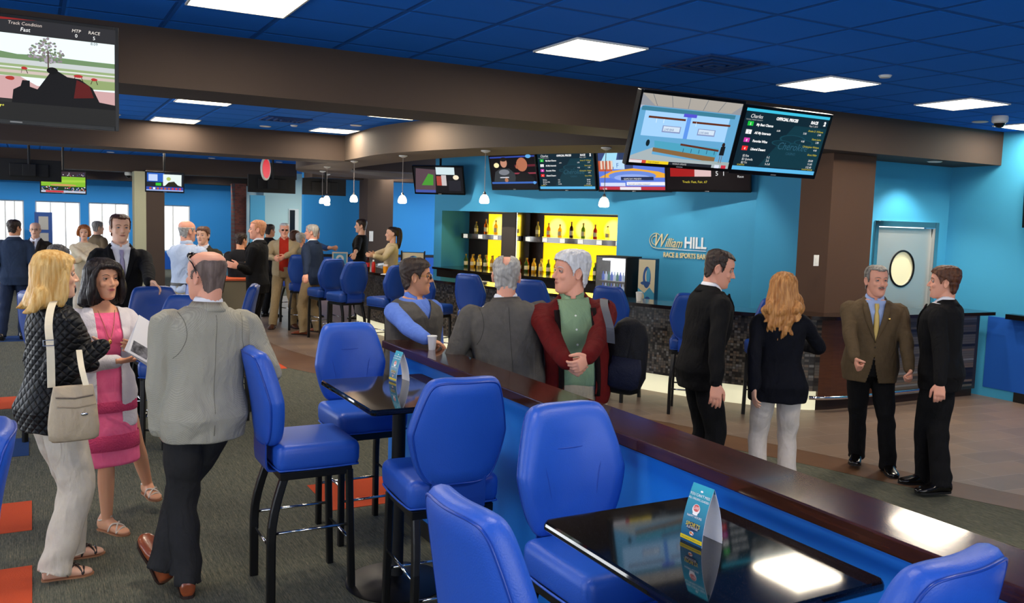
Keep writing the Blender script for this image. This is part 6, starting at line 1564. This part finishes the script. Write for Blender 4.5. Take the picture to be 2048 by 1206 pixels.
tube(bm, [M @ Vector((x, .095, .01)) for x in (-.012, .012)], .0016, 6); obj('glasses', bm, blackmat, h.root); h.done()
h = H('fair', 'auburn', 'b', label='woman with short auburn hair and a cream blouse, arms crossed before the windows', at=(0.725, 15.386), phi=182, head=186, h=1.72, fem=True, res=.010, girth=1.12, rh=(0.818, 14.872, 1.12), lh=(0.576, 15.007, 1.142), rpole=(.6, 0, -1), lpole=(-.6, 0, -1))
def bobf(L_=-.05, w=.092):
    def f(bm, M):
        P = lambda *p: M @ Vector(p)
        ring_loft(bm, [[P(q.x, q.y, z) for q in superring(0, yc, 0, hx, hy, 24, 2.1)] for z, yc, hx, hy in ((.02, -.036, w, .08), (.06, -.02, w+.004, .1), (.09, -.008, .088, .1), (.12, -.015, .06, .07), (.135, -.02, .025, .03))])
        ring_loft(bm, [[P(q.x, q.y, z) for q in superring(0, yc, 0, hx, hy, 24, 2.2)] for z, yc, hx, hy in ((L_-.03, -.06, w*.8, .05), (L_, -.05, w+.006, .07), (0, -.042, w, .08), (.06, -.03, w, .09))])
        for sg in (-1, 1): capsule(bm, [P(sg*.06, .07, .075), P(sg*.088, .045, .03), P(sg*(w+.002), .03, L_)], [.018, .02, .018], 10, 3)
    return f
h.hair_volume(HR['auburn'], bobf(-.04), .004, 20); h.shoes(mat('beige_shoe', '8a7a68', .4)); h.trousers(fabric('cream', '')); h.shirt(fabric('cream_blouse', 'ded0b2', c2='cfc0a2'), .022, .92, .82, rs=(.058, .062, .058, .054, .052, .045)); h.done()
h = H('fair', 'pepper', 'd', label='grey haired man in a brown jacket half hidden behind the auburn haired woman', at=(1.065, 17.717), phi=60, head=70, h=1.755, res=.012); h.hair_cap(HR['pepper'], .009); h.shoes(SHB); h.trousers(KH); h.jacket(fabric('brown_jacket', '6a5a44')); h.done()
h = H('tan', 'grey', 'd', label='person with short curly grey hair behind the blonde woman', at=(0.228, 9.711), phi=70, head=60, h=1.625, fem=True, res=.010)
h.hair_volume(HR['pepper'], bobf(-.03, .1), .009, 24, wave=2); h.shoes(SHB); h.trousers(BK); h.shirt(fabric('teal_top', '2a3a46'), .016); h.done()
# ---- 10, 11
h = H('pink', 'grey', 'b', label='man in a pale blue shirt and khaki trousers seen from behind', at=(1.713, 11.645), phi=42, head=66, h=1.875, res=.008, girth=1.08, hs=1.05, lh=(1.827, 11.396, 1.13))
h.hair_cap(HR['grey'], .004, bald(.045)); h.shoes(SHN); h.trousers(fabric('light_khaki', 'b8aa8c', c2='a89a7c')); h.shirt(fabric('pale_shirt', 'b9c6da', c2='aab8d0'), .016, 1, .9, fold=.007, rs=(.066, .070, .062, .056, .052, .044)); h.shirt_collar(fabric('pale_shirt', ''))
bm = bmesh.new(); rr = [[h.B(q) for q in superring(0, -.006, z, .1855*1.06, .135*1.06)] for z in (.985, 1.02)]; ring_loft(bm, rr, cap=False); obj('belt', bm, mat('belt', '1a120e', .4), h.root, smooth=True); h.done()
h = H('fair', 'brown', 'b', label='short brown haired person in a dark green jacket facing the pale blue shirt man', at=(2.061, 12.599), phi=205, head=215, h=1.79, res=.008, girth=1.0)
h.hair_cap(HR['brown'], .012); h.shoes(SHB); h.trousers(BK); h.shirt(WS, .008, 0); h.shirt_collar(WS, 20); h.jacket(fabric('olive_jacket', '3f3a2a'), V=1.2); h.done()
# ---- 12..18 the group in front of the bar
h = H('tan', 'dark', 'd', label='man in black with hand on hip, half hidden behind the ginger haired man', at=(2.756, 13.592), phi=20, head=60, h=1.70, res=.010, girth=1.05, lh=(2.777, 13.404, 1.214), lpole=(-1, -.2, -.2), lean=10)
h.hair_cap(HR['dark'], .009); h.shoes(SHB); h.trousers(BK); h.shirt(fabric('black_shirt', '16161a'), .018, 1); h.done()
h = H('pink', 'ginger', 'b', label='ginger haired man in profile wearing a black suit and checked shirt', at=(2.783, 12.547), phi=-62, head=-74, h=1.895, res=.0075, hs=1.05, girth=1.02, lf=(2.72, 12.35, -70), rf=(2.9, 12.75, -60), lh=(2.463, 12.204, 1.243), lpole=(.9, .0, -1), ldir=(-1, 0, .25))
h.hair_cap(HR['ginger'], .007, receding); h.shoes(SHB); h.trousers(BK, hem=.0); h.shirt(check('cloth_pink_check', 'd8b8bc', 'a8808a', 120), .009, 0); h.shirt_collar(WS, 20); h.cuffs(WS); h.jacket(BK, V=1.15); h.done()
h = H('tan', 'dark', 'd', label='dark haired man in a black jacket behind the tan jacket man’s shoulder', at=(3.964, 16.82), phi=60, head=70, h=1.79, res=.012); h.hair_cap(HR['dark'], .009); h.shoes(SHB); h.trousers(BK); h.jacket(BK); h.done()
tanj = fabric('tan_jacket', 'a8987a', c2='988868')
h = H('pink', 'white', 'd', label='white haired man in a tan zip jacket, red shirt and dark glasses', at=(3.84, 15.25), phi=196, head=190, h=1.835, res=.008, girth=1.06, lf=(3.97, 15.12, 170), rf=(3.62, 15.12, 205), lh=(3.727, 14.777, 1.253), rh=(3.579, 14.855, 1.223), rpole=(.8, 0, -.8), lpole=(-.8, 0, -.8), open=.075)
h.hair_cap(HR['white'], .006, receding); h.shoes(SHN); h.trousers(KH); h.shirt(fabric('red_shirt', 'a82a1c'), .010, 0); h.shirt_collar(fabric('red_shirt', ''), 18); h.jacket(tanj, .022, .86, .0, 1.0, .007, lap=False)
bm = bmesh.new(); M = h.Hm
for sg in (-1, 1): blob(bm, M @ Vector((sg*.032, .092, .008)), .022, .006, .015, M.to_3x3().to_4x4())
obj('dark_glasses', bm, blackmat, h.root, smooth=True); h.done()
h = H('pink', 'white', 'b', label='grey haired man in a navy blazer and khaki trousers beside the bar stools', at=(4.08, 14.3), phi=-45, head=-65, h=1.835, res=.008, girth=1.02, lf=(3.9, 14.18, -50), rf=(4.22, 14.45, -30), lh=(3.717, 13.396, 0.611), lpole=(.2, -1, 0), lean=3)
h.hair_cap(HR['grey'], .010); h.shoes(mat('tan_shoe', '')); h.trousers(KH, .016, (.103, .098, .08, .076, .074), .01, .01); h.shirt(WS, .008, 0); h.shirt_collar(WS, 20); h.jacket(NV, V=1.15); h.done()
h = H('pink', 'grey', 'd', label='grey haired man in a drab shirt between the tan jacket and the navy blazer', at=(4.291, 15.841), phi=50, head=60, h=1.66, res=.012, girth=1.05); h.hair_cap(HR['grey'], .010); h.shoes(SHB); h.trousers(KH); h.shirt(fabric('drab_shirt', '8a8068'), .018); h.done()
h = H('fair', 'auburn', 'd', label='brown haired person just visible behind the tan jacket man’s shoulder', at=(4.547, 17.188), phi=100, head=110, h=1.67, fem=True, res=.012); h.hair_volume(HR['brown'], bobf(-.06), .004); h.shoes(SHB); h.trousers(BK); h.shirt(fabric('teal_top', ''), .014); h.done()
h = H('tan', 'dark', 'd', label='man in a dark blue shirt reaching across the bar behind the navy blazer', at=(4.727, 16.632), phi=75, head=70, h=1.77, res=.010, rh=(4.984, 15.415, 1.356), lh=(4.931, 15.781, 1.292), rpole=(.2, 0, -1), lpole=(-.2, 0, -1), lean=6)
h.hair_cap(HR['dark'], .009); h.shoes(SHB); h.trousers(BK); h.shirt(fabric('blue_shirt_dark', '26406a'), .016, .42); h.done()
# ---- bar staff
h = H('fair', 'dark', 'd', label='young bartender in a black tee shirt standing behind the bar', at=(5.543, 16.187), phi=-58, head=-70, h=1.94, res=.008, girth=.97, lh=(5.157, 15.422, 1.239), lpole=(.5, -.5, -.6), hs=.98)
h.hair_cap(HR['dark'], .011); h.shoes(SHB); h.trousers(BK); h.shirt(fabric('black_tee', '121214'), .014, .42, .9, rs=(.06, .064, .06, .058, .055, .05)); h.done()
h = H('fair', 'dark', 'd', LIPR, label='woman with a dark ponytail and cream cardigan behind the bar', at=(5.523, 14.482), phi=-68, head=-78, h=1.83, fem=True, res=.0075, smile=.5, lh=(5.035, 14.064, 1.317), rh=(5.151, 14.29, 1.34), lpole=(.3, -.4, -1), rpole=(.3, .4, -1), girth=1.0)
def f(bm, M):
    P = lambda *p: M @ Vector(p)
    ring_loft(bm, [[P(q.x, q.y, z) for q in superring(0, yc, 0, hx, hy, 24, 2.1)] for z, yc, hx, hy in ((-.03, -.06, .07, .05), (.02, -.04, .082, .075), (.06, -.022, .084, .094), (.09, -.012, .076, .09), (.12, -.02, .04, .05))])
    capsule(bm, [P(0, -.09, .085), P(0, -.125, .06), P(0, -.135, -.02), P(0, -.13, -.1), P(0, -.125, -.18), P(0, -.125, -.24)], [.03, .042, .048, .045, .035, .012], 12, 4)
h.hair_volume(HR['dark'], f, .003, 22); h.shoes(SHB); h.trousers(BK); h.shirt(fabric('cream_knit', 'e2cfa8', 150, .4, c2='d2be96'), .020, .92, .86, rs=(.056, .060, .056, .054, .05, .042)); h.done()

# ---- the three men at the ledge
blue_ox = fabric('blue_oxford', '5f7fd0', 300, .2, c2='4f6cc0'); vest = fabric('grey_vest', '5a5753', 250, .5, c2='4e4b48')
h = H('tan', 'dark', 'd', label='man in sunglasses, blue shirt and grey vest leaning on the ledge', at=(2.369, 5.797), phi=160, head=112, h=1.71, res=.005, girth=1.16, belly=.03, lean=4, smile=.4, hs=1.10,
      rh=(2.24, 5.17, 1.199), rpole=(.9, -.3, -1.0), rdir=(.85, -.3, -.25), rpalm=(0, 0, -1), seed=4)
h.hair_cap(HR['dark'], .014, None, .002); h.shoes(SHB); h.trousers(KH); h.shirt(blue_ox, .006, .97, .9, fold=.004, rs=(.055, .066, .063, .060, .056, .044)); h.shirt_collar(blue_ox, 24)
bm = bmesh.new(); h.torso(bm, .027, .90, 1.462); me = remesh(bm, .0065, 3); co = co_get(me); co_set(me, folds(co, nrm(me), .003, (14, 12, 10), 3)); u = unbend(h, face_centers(me, co)); V_ = 1.34
kill = (u[:, 1] > .0) & (np.abs(u[:, 0]) < .066*np.clip((u[:, 2]-V_)/.1, 0, 1.3)); cut(me, kill); finish('vest', me, vest, h.root, solid=.005)
M = h.Hm; gold_f = mat('gold_frame', 'd0a850', .2, metal=1)
bm = bmesh.new(); tube(bm, smoothpath([M @ Vector(p) for p in ((-.076, -.015, .012), (-.074, .03, .012), (-.062, .078, .014), (-.048, .092, .020), (-.012, .103, .018), (0, .105, .018), (.012, .103, .018), (.048, .092, .020), (.062, .078, .014), (.074, .03, .012), (.076, -.015, .012))], 3), .0018, 6); fr2 = obj('sunglasses_frame', bm, gold_f, h.root, smooth=True)
for sg in (-1, 1): bm = bmesh.new(); blob(bm, M @ Vector((sg*.032, .0975, .004)), .024, .004, .017, (M.to_3x3() @ Matrix.Rotation(-sg*.3, 3, 'Z')).to_4x4()); obj('dark_lens', bm, mat('brown_lens', '2a0c08', .08), fr2, smooth=True)
h.done()
gsuit = fabric('grey_suit', '5a5753', 350, .4, c2='4c4946')
h = H('pink', 'grey', 'b', label='balding grey haired man seen from behind in a dark grey suit at the ledge', at=(2.639, 4.792), phi=22, head=30, h=1.785, res=.0052, girth=1.26, sw=.20, lean=5, side=-4, lh=(2.56, 5.033, 1.133), lpole=(-1, -.6, -.6), rh=(2.874, 4.716, 0.859), rpole=(1, -.4, -.3), hs=1.06, seed=7)
h.hair_cap(HR['grey'], .005, lambda x, y, z: ~(((x/.024)**2+((z-.11)/.035)**2 < 1) & (y > -.11)) & ~((z > .08) & (y > 0)), .0035); h.shoes(SHB); h.trousers(BK); h.shirt(WS, .008, 0); h.shirt_collar(WS); h.jacket(gsuit, .020, .78, .018, None, .008, (.070, .076, .068, .063, .058, .048)); h.back_seams(h.jk, mat('seam_dark', '34322f', .9)); h.done()
green = check('cloth_green_check', '8ba485', '74906e', 300); maroon = fabric('maroon_jacket', '5e0f10', 250, .3, c2='4a0a0c')
h = H('pink', 'white', 'b', label='white haired man in a green shirt and maroon jacket carrying a backpack', at=(3.01, 4.59), phi=206, head=-82, h=1.83, res=.005, girth=1.06, belly=.02, hs=1.07, smile=.2, side=5,
      rh=(2.66, 4.121, 1.159), lh=(2.684, 4.049, 1.141), rpole=(.9, -.5, -.7), lpole=(-.9, -.5, -.7), rdir=(.8, -.35, -.5), ldir=(-.85, -.35, -.35), rpalm=(.2, .9, .2), lpalm=(.2, .9, .2), lcurl=1.1, rcurl=1.1, open=.098, seed=6)
h.hair_cap(HR['white'], .017, None, .003); h.shoes(SHB); h.trousers(fabric('stone_trouser', 'b5a890', c2='a5987f'), z1=.985); h.shirt(green, .017, 0, .955, fold=.003); h.shirt_collar(green, 14)
h.buttons(mat('shirt_button', 'dfe4dc', .3), (1.03, 1.12, 1.21, 1.30, 1.38), .013)
h.jacket(maroon, .026, .84, .01, 1.0, .008, (.068, .076, .068, .062, .056, .046), lap=False)
for sg in (-1, 1):    # dark lining turned out along the zip
    bm = bmesh.new(); rr = []
    for k in range(11):
        z = .9+.52*k/10; y = h.yfront(.1, min(z, 1.44), .03)+.006; x0 = .098
        rr.append([h.B(Vector((sg*x, y-dy, z))) for x, dy in ((x0-.006, .006), (x0+.014, 0), (x0+.028, .006), (x0+.01, .014))])
    ring_loft(bm, rr); obj('zip_facing', bm, fabric('black_facing', '15090a'), h.jk, smooth=True)
h.done()
hb = h
# backpack on his left shoulder
t = thing('backpack', 'black and blue backpack hanging from the maroon jacket man’s shoulder', 'backpack', (3.271, 4.461, 1.048)); t.rotation_euler = (0, .12, math.radians(-35))
bm = bmesh.new(); ring_loft(bm, [superring(0, 0, z, a, b_, 24, 2.6) for z, a, b_ in ((-.12, .08, .05), (-.10, .12, .085), (0, .145, .10), (.12, .14, .095), (.24, .12, .08), (.32, .09, .06), (.36, .04, .03))]); bmesh.ops.subdivide_edges(bm, edges=bm.edges[:], cuts=1, use_grid_fill=True)
for v in bm.verts: v.co += v.co.normalized()*.006*math.sin(25*v.co.x+10*v.co.z)*math.sin(18*v.co.z+20*v.co.y)
bp_ = obj('pack_body', bm, fabric('pack_black', '0c0c0f', 200, .4, .6, c2='181a26'), t, smooth=True)
bm = bmesh.new(); ring_loft(bm, [[Vector((q.x, q.y-.085, q.z)) for q in superring(0, 0, z, a, b_, 20, 2.6)] for z, a, b_ in ((-.08, .07, .02), (-.06, .10, .04), (.04, .11, .045), (.12, .09, .03))]); obj('front_pocket', bm, fabric('pack_blue', '14182c', 200, .4, .6), bp_, smooth=True)
bm = bmesh.new(); Ti = (Matrix.Translation(t.location) @ Matrix.Rotation(math.radians(-35), 4, 'Z')).inverted(); rr = []
for p in smoothpath([Ti @ Vector(q) for q in ((2.956, 4.212, 1.282), (2.908, 4.18, 1.377), (2.909, 4.232, 1.441), (2.931, 4.306, 1.492), (2.991, 4.401, 1.518), (3.1, 4.522, 1.485))], 5): rr.append([p+Vector((-.024, .0, 0)), p+Vector((.024, .0, 0)), p+Vector((.024, .008, 0)), p+Vector((-.024, .008, 0))])
ring_loft(bm, rr); sb = obj('shoulder_strap', bm, mat('strap_grey', '4e5058', .7), t)
# ---- right hand group
h = H('pink', 'dark', 'b', label='man in a black suit in profile standing right of the wall lettering', at=(4.268, 4.875), phi=108, head=130, hpitch=16, h=1.85, res=.0052, lean=6, girth=1.06, hs=1.05, smile=.2, rh=(4.094, 4.511, 0.916), rpole=(.6, -1, 0), seed=8)
h.hair_cap(HR['dark'], .008, receding); h.shoes(SHB); h.trousers(BK, hem=.0); h.shirt(WS, .008, 0); h.shirt_collar(WS, 10); h.tie(mat('tie_dark', '1a1a28', .5)); h.jacket(fabric('black_stripe', '0e0e10', c2='161618'), .020, .79, .012, 1.12, .007); h.done()
h = H('fair', 'gold', 'b', LIPR, label='woman with long wavy golden hair, dark navy jacket and white trousers', at=(4.729, 4.566), phi=38, head=48, h=1.69, fem=True, res=.0055, girth=1.12, lh=(4.39, 4.453, 0.83), rh=(5.102, 4.723, 1.121), lpole=(-.8, -.4, 0), rpole=(1, -.5, -.6), hs=1.05, seed=9)
def f(bm, M):
    P = lambda *p: M @ Vector(p); random.seed(12)
    ring_loft(bm, [[P(q.x, q.y, z) for q in superring(0, yc, 0, hx, hy, 26, 2.1)] for z, yc, hx, hy in ((-.14, -.07, .112, .07), (-.06, -.045, .112, .088), (.02, -.032, .096, .095), (.07, -.018, .094, .104), (.10, -.014, .078, .09), (.125, -.02, .05, .055), (.135, -.02, .02, .02))])
    ring_loft(bm, [[P(q.x, q.y, z) for q in superring(0, yc, 0, hx, hy, 26, 2.2)] for z, yc, hx, hy in ((-.26, -.095, .05, .03), (-.22, -.095, .085, .045), (-.15, -.085, .115, .06), (-.06, -.06, .108, .075))])
    for x, l in ((-.10, -.22), (-.07, -.29), (-.035, -.34), (.0, -.27), (.03, -.33), (.065, -.30), (.10, -.2)):
        pts = [P(x*.8, -.09, -.08)]+[P(x+.018*math.sin(k*1.9+x*60), -.115+.014*math.cos(k*1.9+x*60), -.08+(l+.08)*k/5) for k in range(1, 6)]
        capsule(bm, pts, [.03, .032, .028, .026, .022, .01], 10, 4)
    capsule(bm, [P(.10, -.02, -.04), P(.125, .01, -.12), P(.10, .0, -.17), P(.13, -.01, -.2)], [.03, .03, .025, .015], 10, 4)
h.hair_volume(HR['gold'], f, .006, 22, wave=1.2); h.shoes(mat('beige_shoe', '')); h.trousers(fabric('white_trouser', 'd6cdc4', c2='c8bdb2'), .010, (.094, .088, .072, .072, .086), .0, .006)
h.jacket(fabric('dark_navy', '0b0d16', c2='10121c'), .016, .79, .03, None, .006, (.055, .060, .055, .052, .05, .046), name='jacket', collar=False, zc=1.46); h.done()
h = H('pink', 'pepper', 'b', label='man with a moustache, olive brown blazer, blue shirt and yellow tie', at=(5.99, 4.792), phi=222, head=204, h=1.735, res=.0052, girth=1.17, sw=.184, belly=.015, hs=1.06, rf=(6.187, 5.023, 235.0), lf=(6.232, 4.746, 215.0), rh=(5.561, 4.566, 0.937), lh=(5.924, 4.358, 0.858), rcurl=2.0, lcurl=1.8, rpole=(.9, -.4, -.3), lpole=(-.9, -.4, -.3), seed=10)
h.hair_cap(HR['pepper'], .007, receding); h.shoes(SHB); h.trousers(BK, hem=.01); sb_ = fabric('light_blue_shirt', '9fb4e0'); h.shirt(sb_, .008, 0); h.shirt_collar(sb_, 10); h.tie(mat('tie_yellow', 'cdb062', .5, bump=(200, .2)))
h.jacket(fabric('olive_blazer', '5d4d38', 300, .35, c2='504230'), .022, .80, .016, 1.13, .005, vw=.070); M = h.Hm
h.buttons(mat('horn', '3a3028', .4), (1.10, 1.00), .026)
bm = bmesh.new(); capsule(bm, [M @ Vector((x, h.snap(x, -.044, .096, .001), -.044-.12*abs(x))) for x in (-.026, -.012, 0, .012, .026)], [.003, .0058, .005, .0058, .003], 8, 3); obj('moustache', bm, HR['pepper'], h.root, smooth=True)
bm = bmesh.new(); blob(bm, h.B(Vector((-.095, h.yfront(.095, 1.33, .024)+.006, 1.335))), .011, .004, .011); obj('lapel_pin', bm, mat('gold_chain', ''), h.jk, smooth=True); h.done()
h = H('pink', 'brown', 'b', label='dark haired man in a black suit with one hand in his pocket, far right', at=(6.173, 4.292), phi=-24, head=-36, h=1.76, res=.0052, girth=1.16, hs=1.05, lf=(6.221, 4.39, -62.0), rf=(6.055, 4.131, -70.0), lh=(5.802, 4.027, 0.888), lpole=(.6, -1, 0), seed=11, lean=2, lcurl=.9)
h.hair_cap(HR['brown'], .013, None, .003); h.shoes(SHB); h.trousers(BK, .018, (.104, .10, .08, .076, .076), .01, .009); h.shirt(WS, .008, 0); h.shirt_collar(WS, 6); h.cuffs(WS); h.tie(mat('tie_red', '8a2a34', .5)); h.jacket(BK, V=1.12); h.done()
